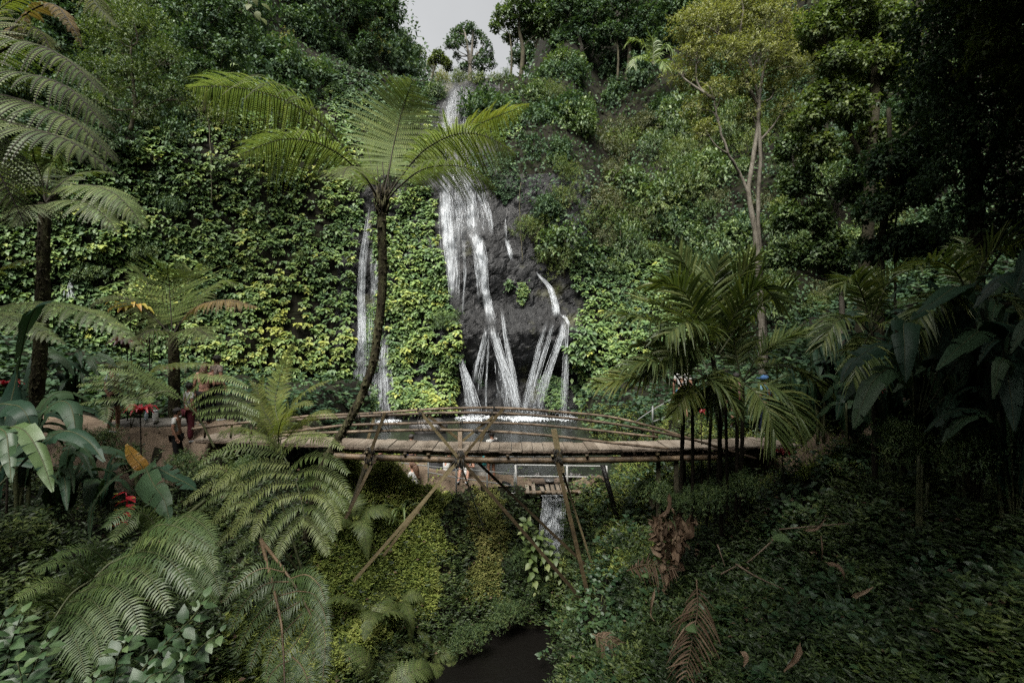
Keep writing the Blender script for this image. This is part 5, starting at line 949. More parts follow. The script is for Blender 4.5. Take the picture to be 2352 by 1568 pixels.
# ---- palms by the right end of the bridge
def palm(label, base, stems, fronds, leaf='palm', group=None, ll=.55, n=46, w=.024):
    root = thing('clump_palm', label, 'palm', base, group)
    for P, r in stems:
        t = MB(); C = curve(P, 40); R = r * (1 + .12 * (np.arange(40) % 5 == 0)); tube(t, C, R, 9); t.build('stem', M['darkstem'] if r < .05 else M['stem'], root)
    for q in fronds:
        P, l_, h_, dr = q[:4]; lf = q[4] if len(q) > 4 else leaf
        f = MB(); palm_frond(f, ats(P), l_, n, .22, h_, dr, (32, 60), w, .28, .018, (.15, .85)); f.build('frond', FM_(lf, 'stem'), root)
    return root
def gst(u0, u1, v1, d):
    return [ground_pt(u0, d, -.1), at((u0 + u1) / 2 + 3, (v1 + 1050) / 2, d), at(u1, v1, d)]
D = 9.4
palm('tall clumping palm with feathered fronds at the right end of the bridge', ground_pt(1640, D), [(gst(1658, 1636, 815, D), .042), (gst(1672, 1655, 850, D + .2), .03), (gst(1690, 1690, 870, D - .1), .034), (gst(1620, 1640, 860, D + .3), .03)], [
    ([(1640, 810, D), (1625, 730, D + .2), (1600, 655, D + .3), (1560, 582, D + .2)], .8, (.3, .9, .5), .2), ([(1645, 810, D), (1660, 730, D), (1690, 650, D - .1), (1735, 592, D - .2)], .8, (-.3, .9, .5), .2), ([(1630, 815, D), (1580, 745, D - .2), (1530, 708, D - .4), (1468, 690, D - .6)], .75, (0, -.2, 1), .35),
    ([(1628, 820, D), (1570, 770, D - .4), (1500, 738, D - .7), (1405, 720, D - .9)], .75, (0, -.3, 1), .4), ([(1636, 812, D), (1610, 720, D + .6), (1570, 650, D + .9), (1520, 640, D + 1)], .75, (0, .5, .9), .35), ([(1650, 815, D), (1700, 745, D + .2), (1760, 695, D + .3), (1825, 650, D + .3)], .8, (-.2, .6, .8), .3),
    ([(1640, 815, D - .1), (1620, 760, D - .6), (1580, 740, D - 1), (1530, 770, D - 1.3)], .7, (0, -.6, 1), .4), ([(1648, 815, D + .3), (1670, 740, D + .8), (1700, 680, D + 1.1), (1755, 650, D + 1.3)], .75, (0, .8, .6), .3), ([(1636, 818, D), (1600, 800, D - .5), (1545, 810, D - .8), (1490, 860, D - .9)], .6, (0, -.4, 1), .45), ([(1640, 812, D), (1634, 730, D - .1), (1640, 650, D - .2), (1652, 600, D - .3)], .7, (.2, .9, .3), .15), ([(1640, 812, D), (1600, 720, D - .2), (1560, 660, D - .4), (1500, 650, D - .6)], .75, (.2, .5, .8), .3), ([(1645, 812, D), (1690, 720, D - .3), (1740, 660, D - .5), (1790, 690, D - .7)], .75, (-.2, .5, .8), .3)])
D = 9.1
palm('short palm with broad yellowish fronds in front of the bridge rail end', ground_pt(1560, D), [(gst(1556, 1575, 905, D), .038), (gst(1590, 1585, 900, D + .1), .032)], [
    ([(1574, 900, D), (1540, 872, D - .2), (1470, 862, D - .4), (1376, 884, D - .5)], .62, (0, -.5, 1), .3, 'fern_yel'), ([(1576, 898, D), (1560, 840, D), (1520, 800, D - .1), (1470, 790, D - .2)], .6, (.3, .4, .8), .3), ([(1578, 900, D), (1585, 840, D + .1), (1610, 790, D + .1), (1640, 765, D)], .65, (-.2, .8, .6), .25), ([(1580, 905, D - .1), (1590, 885, D - .4), (1575, 905, D - .7), (1545, 950, D - .8)], .34, (0, -.9, .6), .5, 'fern_yel'),
    ([(1580, 902, D), (1610, 870, D - .3), (1650, 880, D - .5), (1690, 930, D - .6)], .5, (0, -.4, 1), .5), ([(1574, 900, D), (1545, 850, D - .4), (1500, 830, D - .7), (1440, 840, D - .8)], .6, (0, -.4, 1), .4)], 'palm', None, .5, 40)
D = 9.6
palm('palm with low arching fronds over the right end of the deck', ground_pt(1700, D), [(gst(1700, 1705, 880, D), .038), (gst(1640, 1668, 900, D + .2), .03)], [
    ([(1705, 875, D), (1750, 810, D - .1), (1810, 775, D - .2), (1872, 762, D - .3)], .7, (0, -.2, 1), .25, 'palm'), ([(1706, 880, D), (1750, 880, D - .3), (1800, 905, D - .5), (1842, 968, D - .6)], .75, (0, -.5, 1), .45), ([(1704, 878, D), (1690, 810, D + .1), (1680, 760, D + .1), (1650, 720, D + .1)], .7, (.3, .8, .6), .3), ([(1706, 880, D - .2), (1735, 900, D - .6), (1765, 945, D - .9), (1780, 1000, D - 1)], .6, (0, -.6, .8), .5),
    ([(1708, 876, D + .2), (1760, 840, D + .4), (1830, 850, D + .5), (1890, 895, D + .6)], .7, (0, -.2, 1), .45), ([(1702, 880, D - .1), (1680, 865, D - .4), (1650, 880, D - .6), (1620, 930, D - .7)], .5, (0, -.6, 1), .5)])
D = 30
root = thing('palm', 'small pale grey palm on the dark ridge above the right slope', 'palm', hit(np.array([1490.]), np.array([140.]))[0]); b = at(1500, 150, 40)
for q in ([(1500, 150, 40), (1480, 105, 40), (1455, 90, 40), (1440, 100, 40)], [(1500, 150, 40), (1500, 100, 40), (1490, 78, 40)], [(1500, 150, 40), (1520, 110, 40), (1540, 110, 39.5), (1545, 130, 39.5)], [(1500, 150, 40), (1480, 130, 39), (1460, 135, 38.6), (1455, 150, 38.5)], [(1500, 150, 40), (1520, 140, 39), (1530, 160, 38.6)]):
    f = MB(); palm_frond(f, ats(q), 1.0, 26, .15, (0, -.3, 1), .5, (30, 55), .06, .2, .04); f.build('frond', FM_('fern_grey', 'stem'), root)

# ---- banana and heliconia plants
def big_plant(name, label, cat, base, leaves, stem_h, group=None, leaf='banana', stems=3, width=.2, tear=.35, seed=0):
    root = thing(name, label, cat, base, group); r = np.random.default_rng(seed)
    for k in range(stems):
        a = r.uniform(0, 6.28); t = MB(); tube(t, [base + [.12*np.cos(a), .12*np.sin(a), -.1], base + [.16*np.cos(a), .16*np.sin(a), stem_h * r.uniform(.6, 1)]], [.035, .02], 7, 0, .5, n=6); t.build('stem', M['stem'], root)
    for q in leaves:
        P = q[0]; wd = q[1] if len(q) > 1 else width; lf = q[2] if len(q) > 2 else leaf; tr_ = q[3] if len(q) > 3 else tear
        f = MB(); blade(f, np.asarray(P), wd, 26, q[4] if len(q) > 4 else (0, -.35, 1), tr_, .22, .4, (.05, .9), .012); f.build('leaf', FM_(lf, 'stem'), root)
    return root
def fan(base, n, h, ln, r, toward=None):
    out = []
    for k in range(n):
        a = r.uniform(0, 2*np.pi) if toward is None else toward + r.normal() * .9; l = ln * r.uniform(.75, 1.2); d = np.array([np.cos(a), np.sin(a), 0]); hh = h * r.uniform(.55, 1.05)
        lean = r.uniform(.5, 1.0)
        P = [base, base + d*.12*l + [0, 0, hh*.7], base + d*.4*l*lean + [0, 0, hh + .2*l], base + d*.8*l*lean + [0, 0, hh + .2*l], base + d*1.15*l*lean + [0, 0, hh - .1*l*r.uniform(.2, 2)]]
        out.append((P, l * r.uniform(.085, .14)))
    return out
r_ = np.random.default_rng(31)
for lab, u, v, d, rr in [('leafy shrub overhanging the foot of the weir fall from the left bank', 1205, 1275, 12.5, .55), ('dark leafy shrub at the foot of the weir fall on the right bank', 1300, 1300, 12.8, .5), ('leafy shrub hanging over the gorge below the pale heart-leaved plant', 1170, 1400, 11.6, .5), ('dense shrub low on the left bank above the water', 1080, 1455, 10.8, .5), ('dense dark shrub on the right bank beside the water', 1320, 1440, 10.6, .5), ('round shrub on the bank under the right bridge end', 1500, 1120, 11.6, .6), ('dark shrub beneath the palm stems', 1600, 1150, 10.6, .6), ('low shrub on the far side of the palm stems', 1700, 1120, 10.2, .55), ('leafy shrub in front of the palm stems', 1625, 1125, 8.8, .5), ('low dark shrub in front of the right-hand palm stem', 1705, 1095, 8.9, .45), ('small shrub in front of the left-hand palm stem', 1560, 1135, 8.8, .42), ('leafy shrub in the narrow gully below the weir fall', 1262, 1262, 12.6, .42), ('trailing shrub low in the narrow gully', 1240, 1345, 12.0, .4), ('leafy shrub at the front edge of the left path', 300, 1040, 10.4, .5), ('low dark shrub under the left end of the deck', 430, 1060, 10.2, .55), ('leafy shrub left of the red plant at the path', 215, 1010, 10.2, .6), ('low shrub under the deck left of the tree fern trunk', 560, 1080, 9.6, .6), ('dark shrub in the black hollow under the banana-like plants', 2080, 1010, 8.0, .7), ('second dark shrub in the black hollow at the right', 2230, 1040, 6.8, .7)]:
    P = at(u, v, d); P[2] = max(P[2], float(gz(P[0], P[1]))); copy_thing(BUSH['leafy2'], P + [0, 0, -.3], rng.uniform(0, 6), (rr, rr * .9, rr * 1.1), lab, 'shrubs on the gorge sides')
RB = [(1880, 11.5, 2.1, 1.3, 9), (1960, 10.2, 1.9, 1.2, 9), (2050, 9.0, 2.1, 1.2, 10), (2130, 8.2, 2.3, 1.25, 10), (2030, 11.5, 2.8, 1.4, 8), (2140, 10.3, 2.9, 1.4, 9), (2230, 7.4, 2.5, 1.2, 10), (2300, 8.8, 3.2, 1.3, 9), (2330, 6.4, 2.4, 1.1, 9), (2430, 6.2, 2.8, 1.1, 8), (1830, 12.6, 1.5, 1.1, 8), (2210, 9.6, 3.4, 1.3, 8)]
RL = ['nearest the palms', 'second from the palms', 'third from the palms, with the hanging leaf', 'fourth from the palms', 'tall, behind the third and fourth plants', 'tall, against the dark forest', 'in front, at the right above the black hollow', 'tallest near the right edge', 'low, at the right edge', 'cut by the right edge', 'small, behind the right path', 'behind, under the heavy dark tree']
for k, (u, d, h, ln, n) in enumerate(RB):
    b = ground_pt(u, d, 0); big_plant('banana_plant', 'dark banana-like plant ' + RL[k], 'banana plant', b, fan(b, n + 3, h, ln, r_), h * .7, 'banana-like plants on the right bank', seed=k, tear=.75)
D = 7.2   # single leaves one can tell apart on the right
b = ground_pt(2100, D)
big_plant('banana_plant', 'banana-like plant with long torn leaves hanging towards the viewer on the right', 'banana plant', b, [(ats([(2110, 950, D), (2130, 800, D), (2080, 740, D - .4), (2078, 800, D - .8), (2080, 880, D - 1)]), .19, 'banana', .9), (ats([(2100, 960, D), (2090, 820, D - .1), (2030, 790, D - .4), (1960, 830, D - .7), (1930, 880, D - .8)]), .17, 'banana', .8), (ats([(2115, 950, D), (2170, 740, D), (2200, 660, D - .3), (2150, 690, D - .8), (2090, 735, D - 1.1)]), .17, 'banana', .05), (ats([(2110, 950, D), (2060, 850, D - .4), (2010, 870, D - .7), (1975, 940, D - .9), (1960, 985, D - 1)]), .16, 'banana', .5), (ats([(2120, 950, D), (2200, 720, D), (2260, 640, D - .2), (2300, 640, D - .5), (2352, 690, D - .8)]), .2, 'banana', .6), (ats([(2120, 950, D), (2220, 800, D - .2), (2250, 760, D - .5), (2200, 800, D - .9), (2150, 850, D - 1.1)]), .16, 'banana', .1), (ats([(2120, 960, D), (2240, 850, D - .4), (2300, 830, D - .8), (2320, 900, D - 1.1), (2330, 990, D - 1.3)]), .15, 'banana', .4)], 1.2, 'banana-like plants on the right bank', seed=40)
r_ = np.random.default_rng(12)
LB = [(40, 7.6, 1.6, 1.0, 9), (140, 8.4, 1.4, .9, 9), (-40, 6.0, 1.9, 1.0, 9), (230, 9.6, 1.3, .9, 8), (60, 10.6, 2.0, 1.0, 8), (170, 11.2, 1.6, .9, 8)]
LL = ['at the left edge of the left bank', 'second from the left edge, with broad drooping leaves', 'cut by the left edge', 'beside the left path', 'behind, under the dark-trunked tree fern', 'behind the left path, below the dark hollow']
for k, (u, d, h, ln, n) in enumerate(LB):
    b = ground_pt(u, d, 0); big_plant('banana_plant', 'dark banana-like plant ' + LL[k], 'banana plant', b, fan(b, n, h, ln, r_), h * .7, 'banana-like plants on the left bank', seed=60 + k)
D = 4.6; b = at(-60, 1150, D); b[2] -= .6
big_plant('banana_plant', 'near banana-like plant at the left edge with blue-green split leaves', 'banana plant', b, [(ats([(-60, 1150, D), (-30, 1000, D), (10, 990, D - .2), (20, 1040, D - .3), (26, 1108, D - .4)]), .09, 'broad', .8), (ats([(-60, 1150, D), (0, 1000, D), (50, 985, D - .1), (90, 1040, D - .2), (122, 1130, D - .3)]), .1, 'broad', .8), (ats([(-60, 1150, D), (-20, 950, D + .3), (30, 930, D + .3), (60, 950, D + .2), (80, 1010, D + .2)]), .13, 'banana', .05), (ats([(-60, 1100, D), (20, 940, D + .8), (60, 760, D + .8), (90, 700, D + .6), (128, 690, D + .5)]), .13, 'banana', 0), (ats([(-60, 1150, D), (60, 1000, D + .4), (120, 930, D + .5), (160, 930, D + .4), (178, 1010, D + .2)]), .12, 'banana', .2), (ats([(-40, 1150, D), (100, 1020, D + .2), (150, 990, D), (200, 1010, D - .1), (240, 1060, D - .2)]), .1, 'banana', .1)], .7, seed=80)
D = 5.2; b = at(340, 1080, D + 1.5); b[2] -= .2
big_plant('heliconia_plant', 'plant with blue-green torn leaves and a hanging red flower spike at lower left', 'heliconia', b, [(ats([(335, 1080, D + 1), (335, 1075, D + .5), (352, 1110, D + .2), (378, 1150, D), (392, 1205, D - .1)]), .13, 'banana', .75, (0, -.8, .6)), (ats([(340, 1080, D + 1), (360, 1075, D + .6), (400, 1095, D + .4), (430, 1110, D + .2), (452, 1125, D)]), .1, 'banana', .6), (ats([(300, 1080, D + 1), (260, 1100, D + .5), (215, 1160, D + .3), (205, 1240, D + .2)]), .04, 'banana', .2)], .3, seed=90)
f = MB(); C = curve(ats([(289, 1130, D - .1), (293, 1150, D - .1), (286, 1175, D - .1), (276, 1202, D - .1)]), 9)
for k, c in enumerate(C):
    s_ = 1 if k % 2 else -1; scatter(f, [c], [[s_ * .8, -.25, -.25]], [[0, 0, 1.]], .14 - .006 * k, LEAF6, .85); scatter(f, [c + [s_ * .06, -.02, -.01]], [[s_ * .9, -.2, .1]], [[0, 0, 1.]], .05, LEAF4, .95, 1)
tube(f, C, .008, 5, 0, .6); o = f.build('flower_spike', [M['red'], M['canna']], bpy.data.objects[[k.name for k in COL.objects if k.name.startswith('heliconia_plant')][-1]])
D = 5.8; root = thing('canna_leaf', 'single yellow and brown withering leaf standing on the left bank', 'leaf', at(330, 1085, D)); f = MB(); blade(f, ats([(330, 1090, D), (325, 1070, D), (305, 1046, D), (290, 1020, D)]), .075, 18, (.6, -.8, .3), 0, .15, .1, (.2, .7), .006, s0=.1); f.build('leaf', FM_('canna', 'stem'), root)

# ---- red cordylines
M['maroon_leaf'] = leaf_mat('maroon_leaf', [(0, (.02, .012, .012)), (.5, (.05, .016, .018)), (1, (.16, .02, .02))], .45, .25, .35)
def rosette(label, c, R, n, stem_to=None, mat='red', up=.6, cat='red plant', name='cordyline'):
    c = np.asarray(c, float); root = thing(name, label, cat, c if stem_to is None else stem_to); f = MB()
    for k in range(n):
        a = 2.4 * k; e = up + (1 - up) * (k / n) * .9; l = R * rng.uniform(.75, 1.1); d = np.array([np.cos(a), np.sin(a), 0])
        P = np.array([c, c + d*l*.35*(1.2 - e*.5) + [0, 0, l*.45*e], c + d*l*.8*(1.25 - e*.6) + [0, 0, l*.62*e], c + d*l*1.05*(1.3 - e*.6) + [0, 0, l*(.9*e - .45)]])
        blade(f, P, l * .13, 10, (0, -.2, 1), 0, .25, .1, (.35, 1.0), .004, s0=.02, tip=1.1, leafmat=0)
    f.build('leaves', FM_(mat, 'stem'), root)
    if stem_to is not None: t = MB(); tube(t, [stem_to, (c + stem_to) / 2 + [.02, 0, 0], c], [.018, .012], 6, n=6); t.build('stem', M['darkstem'], root)
    return root
rosette('red-leaved plant with a starry red top beside the left path', at(322, 952, 9.8), .36, 18, ground_pt(322, 9.8))
rosette('red-leaved plant at the right end of the bridge, above a leafy bank', at(1797, 1046, 9.6), .24, 14, ground_pt(1797, 9.6))
rosette('red-leaved plant glowing behind the palm stems', at(1610, 950, 11.6), .2, 14, ground_pt(1610, 11.6))
rosette('dark red plant at the left edge among banana-like leaves', at(14, 890, 7), .22, 14, ground_pt(14, 7.0))
rosette('maroon bushy plant left of the short tree fern', at(292, 800, 12.4), .5, 26, ground_pt(292, 12.4), 'maroon_leaf')
rosette('small bright red plant above the maroon bushy plant', at(342, 722, 13.4), .15, 10, ground_pt(342, 13.4))
rosette('yellow-leaved plant left of the short tree fern', at(300, 725, 13.2), .65, 26, ground_pt(300, 13.2), 'canna', cat='yellow plant')
rosette('small red-leaved plant under the level fern frond, left of the boy', at(386, 850, 12.8), .16, 10, ground_pt(386, 12.8))
rosette('small dim red plant under the banana-like leaves on the right', at(2012, 905, 9.2), .2, 10, ground_pt(2012, 9.2))
D = 8.4
palm('dark feather palm rising among the banana-like plants on the right', ground_pt(2010, D), [(gst(2010, 2000, 760, D), .045)], [([(2000, 760, D), (1985, 690, D), (1960, 640, D - .2), (1930, 660, D - .4)], .55, (0, .2, 1), .3), ([(2000, 760, D), (2020, 690, D), (2050, 640, D), (2100, 610, D)], .55, (0, .6, .8), .25), ([(2000, 765, D), (1960, 730, D - .3), (1920, 740, D - .5), (1890, 790, D - .6)], .5, (0, -.3, 1), .45), ([(2000, 765, D), (2040, 740, D - .3), (2090, 750, D - .5), (2120, 800, D - .6)], .5, (0, -.3, 1), .45), ([(2000, 765, D), (1990, 780, D - .4), (1970, 820, D - .7), (1960, 870, D - .8)], .5, (0, -.7, .8), .5), ([(2000, 760, D), (2005, 680, D + .3), (2010, 620, D + .5)], .5, (.3, .9, .3), .2)], 'palm', None, .5, 34, .022)
D = 7.4
palm('dark feather palm under the heavy tree at the far right', ground_pt(2240, D), [(gst(2240, 2230, 700, D), .045)], [([(2230, 700, D), (2200, 630, D), (2150, 600, D - .2), (2090, 620, D - .4)], .6, (0, .2, 1), .3), ([(2230, 700, D), (2250, 620, D), (2290, 570, D), (2350, 560, D)], .6, (0, .6, .8), .25), ([(2230, 700, D), (2180, 680, D - .3), (2130, 700, D - .5), (2100, 760, D - .6)], .5, (0, -.3, 1), .45), ([(2230, 700, D), (2290, 680, D - .3), (2340, 710, D - .5), (2370, 780, D - .6)], .5, (0, -.3, 1), .45), ([(2230, 700, D), (2225, 610, D + .3), (2215, 550, D + .5)], .5, (.3, .9, .3), .2)], 'palm', None, .5, 34, .022)
# ---- leafy shrubs close to the viewer, bottom left
def leafy(label, base, stems, leaf='broad', ls=.085, seed=0, name='leafy_shrub'):
    root = thing(name, label, 'shrub', base); f = MB(); s = MB(); r = np.random.default_rng(seed)
    for P in stems:
        C = curve(np.vstack([[base], ats(P)]), 26); tube(s, C, [.008, .003], 5)
        for k in range(5, 26):
            T = unit(C[min(k+1, 25)] - C[k-1]); S = unit(np.cross(T, [0, 0, 1.])); S = S * np.cos(k * 1.4) + np.cross(T, S) * np.sin(k * 1.4)
            for e in (-1, 1):
                fw = e * S * .9 + T * .45 + [0, -.05, -.12]; scatter(f, [C[k] + e * S * .015], [fw], [[.1 * r.normal(), -.5 + .2 * r.normal(), 1]], ls * r.uniform(.7, 1.25) * (1 - .35 * (k > 22)), LEAF6, float(np.clip(.3 + .2 * r.normal() + (.3 if k > 21 else 0), 0, 1)))
    f.build('foliage', M[leaf], root); s.build('stem', M['stem'], root); return root
D = 2.9; b = at(330, 1800, D)
leafy('blue-green leafy shrub at the bottom edge in front of the dark fern', b, [[(300, 1600, D), (360, 1500, D), (440, 1420, D), (470, 1375, D)], [(260, 1640, D), (270, 1520, D), (300, 1455, D)], [(330, 1640, D - .1), (400, 1540, D - .1), (430, 1500, D - .1)], [(280, 1700, D - .2), (330, 1570, D - .2), (370, 1540, D - .2)], [(360, 1660, D), (450, 1500, D), (505, 1455, D)], [(200, 1640, D - .2), (220, 1560, D - .2)]], 'broad', .1, 1)
D = 2.7; b = at(20, 1800, D)
leafy('darker blue-green leafy shrub in the bottom left corner', b, [[(0, 1620, D), (20, 1500, D), (50, 1410, D)], [(50, 1640, D), (80, 1530, D), (110, 1470, D)], [(-20, 1640, D), (-10, 1480, D), (10, 1420, D)], [(100, 1680, D), (150, 1580, D)], [(20, 1700, D - .2), (50, 1580, D - .2), (40, 1520, D - .2)]], 'broad', .105, 2)
D = 12.0
leafy('pale heart-leaved plant hanging on the gorge side below the dry hump', ground_pt(1215, 12.4, .1), [[(1225, 1230, D), (1245, 1260, D - .1), (1262, 1320, D - .2)], [(1230, 1240, D), (1220, 1280, D - .2), (1232, 1360, D - .3)], [(1240, 1230, D), (1280, 1290, D - .1), (1290, 1350, D - .1)], [(1215, 1210, D), (1205, 1200, D - .2), (1198, 1230, D - .3)]], 'fern_grey', .2, 3, 'heart_leaf_plant')
for lab, u, v, d, sz in [('single bright green lobed leaf on the right bank above a dry twig', 1772, 1232, 7.4, .3), ('pair of small heart leaves beside the withered leaf bunch', 1474, 1320, 8.6, .14), ('small round heart leaf low on the right bank', 1575, 1440, 6.6, .17)]:
    P = at(u, v, d); root = thing('heart_leaf_plant', lab, 'plant', P + [0, .2, -.2]); f = MB(); scatter(f, [P, P + [.1 * sz * 4, .03, .02]], [[.3, -.5, .1], [.6, -.2, -.4]], [[0, -.6, .8], [.1, -.6, .8]], [sz, sz * .75], LEAF6, .8); tube(f, [P + [0, .25, -.3], P], .006, 5, 1); f.build('leaf', [M['broad'], M['stem']], root)
# grass-like plant on the left bank
root = thing('strap_leaf_plant', 'pale strap-leaved lily-like plant on the left bank under the bridge', 'plant', ground_pt(925, 12.0)); f = MB(); b = ground_pt(925, 12.0)
for k in range(16):
    a = rng.uniform(0, 6.28); l = rng.uniform(.5, .85); d = np.array([np.cos(a), np.sin(a) * .6 - .3, 0]); blade(f, [b, b + d*l*.3 + [0, 0, .45*l], b + d*l*.7 + [0, 0, .5*l], b + d*l*1.05 + [0, 0, .15*l]], .028, 8, (0, -.2, 1), 0, .3, .1, (.4, .9), .004, s0=.03)
f.build('leaves', FM_('grass', 'stem'), root)
# ================================================================== bamboo footbridge
def zdeck(x): return np.interp(x, [-8, -7.4, -5.5, -3.5, -1.5, 0, 1.5, 3, 5, 6.6, 8], [-2.28, -2.29, -2.37, -2.46, -2.52, -2.54, -2.535, -2.51, -2.46, -2.42, -2.4])
br = thing('footbridge', 'arched bamboo footbridge with a plank deck and lashed braces spanning the gorge', 'footbridge', (0, 11.75, -2.6))
mb = MB(); x = -7.45
while x < 6.55:
    w_ = rng.uniform(.23, .3); xc = x + w_ / 2; e0 = .02 * rng.normal(); e1 = .02 * rng.normal()
    y0, y1 = 11.3 + e0, 12.2 + e1; sk = .75 * smooth(5.6, 6.6, xc)   # the last boards are cut askew
    zt = float(zdeck(xc)) + .006 * rng.normal(); sl_ = float(zdeck(xc + .1) - zdeck(xc - .1)) / .2
    V = []
    for yy, q in ((y0, 0.), (y1, -sk)):
        for xx in (x + .006, x + w_ - .006):
            for zz in (0, -.03): V.append([xx + q * .6, yy, zt + sl_ * (xx - xc) + zz])
    t_ = rng.random(); mb.add(V, [[0, 2, 6, 4], [1, 5, 7, 3], [0, 1, 3, 2], [4, 6, 7, 5], [0, 4, 5, 1], [2, 3, 7, 6]], None, 0, t_); x += w_
deck = mb.build('deck', M['plank'], br, smooth_=False)
xs = np.linspace(-7.4, 6.4, 120)
for yy in (11.31, 12.19):
    mb = MB()
    for k in range(len(xs) - 1): bar(mb, [xs[k], yy, zdeck(xs[k]) - .052 - .012 * rng.random()], [xs[k+1], yy, zdeck(xs[k+1]) - .052 - .012 * rng.random()], .035, .03 + .02 * rng.random(), 0, rng.random())
    mb.build('matting_edge', M['log'], br)
def pole(name, P, r, mat='bamboo', n=60, parent=br, knots=.45, taper=.85):
    P = curve(P, n); s = np.r_[0, np.cumsum(np.linalg.norm(np.diff(P, axis=0), axis=1))]; R = r * np.linspace(1, taper, n)
    ring = .5 + .5 * np.cos(2*np.pi * s / knots); s2 = s + .04 * np.sin(7 * s); ring = .5 + .5 * np.cos(2*np.pi * s2 / knots); R = R * (1 + .2 * ring ** 14 + .04 * rng.normal(size=n)); mb = MB(); t0 = .5 + .14 * rng.normal(); tube(mb, P, R, 10, 0, np.clip(np.r_[np.repeat(t0 - .55 * ring ** 10 + .25 * (fbm(P * 2.2, 2, 17) - .5), 10), .2, .2], 0, 1)); return mb.build(name, M[mat], parent)
xs = np.linspace(-4.4, 4.9, 14)
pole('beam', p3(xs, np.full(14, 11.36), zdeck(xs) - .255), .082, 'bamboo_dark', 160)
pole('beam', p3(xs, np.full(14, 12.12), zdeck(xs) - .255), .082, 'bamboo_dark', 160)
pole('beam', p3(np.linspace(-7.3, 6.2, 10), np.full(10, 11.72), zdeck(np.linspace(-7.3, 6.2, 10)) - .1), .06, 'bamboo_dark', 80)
pole('beam', p3(np.linspace(2.6, 6.6, 6), np.full(6, 11.45), zdeck(np.linspace(2.6, 6.6, 6)) - .2), .09, 'log', 40)
for k, xc in enumerate((-3.4, -2.5, -1.95, -.1, .95, 1.75, 3.4)):
    mb = MB(); bar(mb, [xc, 11.24, zdeck(xc) - .13], [xc, 12.26, zdeck(xc) - .13], .07, .06, 0, rng.random()); mb.build('cross_piece', M['slat'], br)
DN, DF = 11.2, 12.27
def rail(pts, d): return pole('railing_pole', ats([(u, v, d) for u, v in pts]), .034, 'bamboo', 150, knots=.38)
rail([(640, 968), (700, 963), (850, 955), (1010, 948), (1150, 949), (1290, 959), (1400, 972), (1500, 990), (1600, 1012), (1680, 1036), (1738, 1054)], DN)
rail([(600, 974), (690, 957), (850, 949), (1000, 939), (1110, 936), (1200, 939), (1290, 946), (1400, 957), (1500, 980), (1560, 999), (1612, 1014)], DF)
rail([(640, 1000), (720, 995), (850, 990), (1000, 987), (1120, 990), (1200, 995), (1300, 1004), (1400, 1016), (1535, 1030)], DN)
rail([(640, 994), (740, 982), (820, 975), (1000, 971), (1100, 970), (1200, 973), (1300, 981), (1400, 991), (1512, 1004)], DF)
rail([(442, 985), (500, 977), (585, 968), (650, 962)], DN)
rail([(500, 1003), (600, 1000), (700, 999)], DF)
for u in (470, 530, 575, 618): mb = MB(); a = at(u, 1006 if u < 560 else 1012, DN + .04); bar(mb, a, a + [.03, 0, .34], .035, .035, 0, rng.random()); mb.build('post', M['slat'], br)
def slat(name, a, b, w=.062, t=.03, mat='slat'):
    mb = MB(); bar(mb, a, b, w, t, 0, rng.random(), up=(.05, 1, .1)); return mb.build(name, M[mat], br, smooth_=False)
slat('brace', at(962, 942, DN - .06), at(1062, 1062, DN - .02)); slat('brace', at(1156, 938, DN - .1), at(1050, 1064, DN - .06))
slat('brace', at(984, 955, DF + .05), at(1072, 1022, DF + .02)); slat('brace', at(1140, 950, DF + .06), at(1040, 1030, DF + .02)); slat('brace', at(1128, 962, DF + .1), at(1098, 1026, DF + .08))
slat('post', at(1057, 985, DN + .6), at(1057, 1058, DN - .03), .1, .05, 'bamboo_dark')
slat('post', at(884, 948, DN - .05), at(838, 1075, DN - .05), .07, .03); slat('post', at(862, 950, DF + .06), at(842, 1020, DF + .05), .07, .03)
slat('post', at(1272, 985, DN - .04), at(1291, 1085, DN - .08), .13, .05, 'slat')
slat('post', at(1499, 985, DF + .05), at(1502, 1010, DF + .05), .06, .04)
slat('strut', at(1064, 1046, DN - .06), at(812, 1334, 10.2), .066, .03); slat('strut', at(1052, 1050, DN + .2), at(880, 1276, 11.2), .06, .03)
slat('strut', at(1052, 1048, DN - .1), at(1345, 1386, 10.9), .066, .035); slat('strut', at(1092, 1056, DF - .1), at(1392, 1342, 11.9), .062, .03)
slat('strut', at(1280, 1060, DN - .1), at(1356, 1390, 10.9), .09, .05); slat('strut', at(1290, 1075, DF - .1), at(1376, 1348, 11.8), .05, .03)
slat('strut', at(862, 1050, DN), at(794, 1190, 10.8), .07, .03); slat('strut', at(846, 1050, DN + .15), at(800, 1180, 11.2), .07, .05, 'darkbark')
slat('strut', at(1063, 1080, DN + .3), at(1112, 1216, 12.6), .03, .02, 'steel')
for u, v0, v1, d in [(1512, 1040, 1090, 11.5), (1553, 1040, 1110, 11.4), (1570, 1040, 1100, 12)]: slat('support_post', at(u, v0, d), ground_pt(u, d, -.1), .09, .07, 'darkbark')
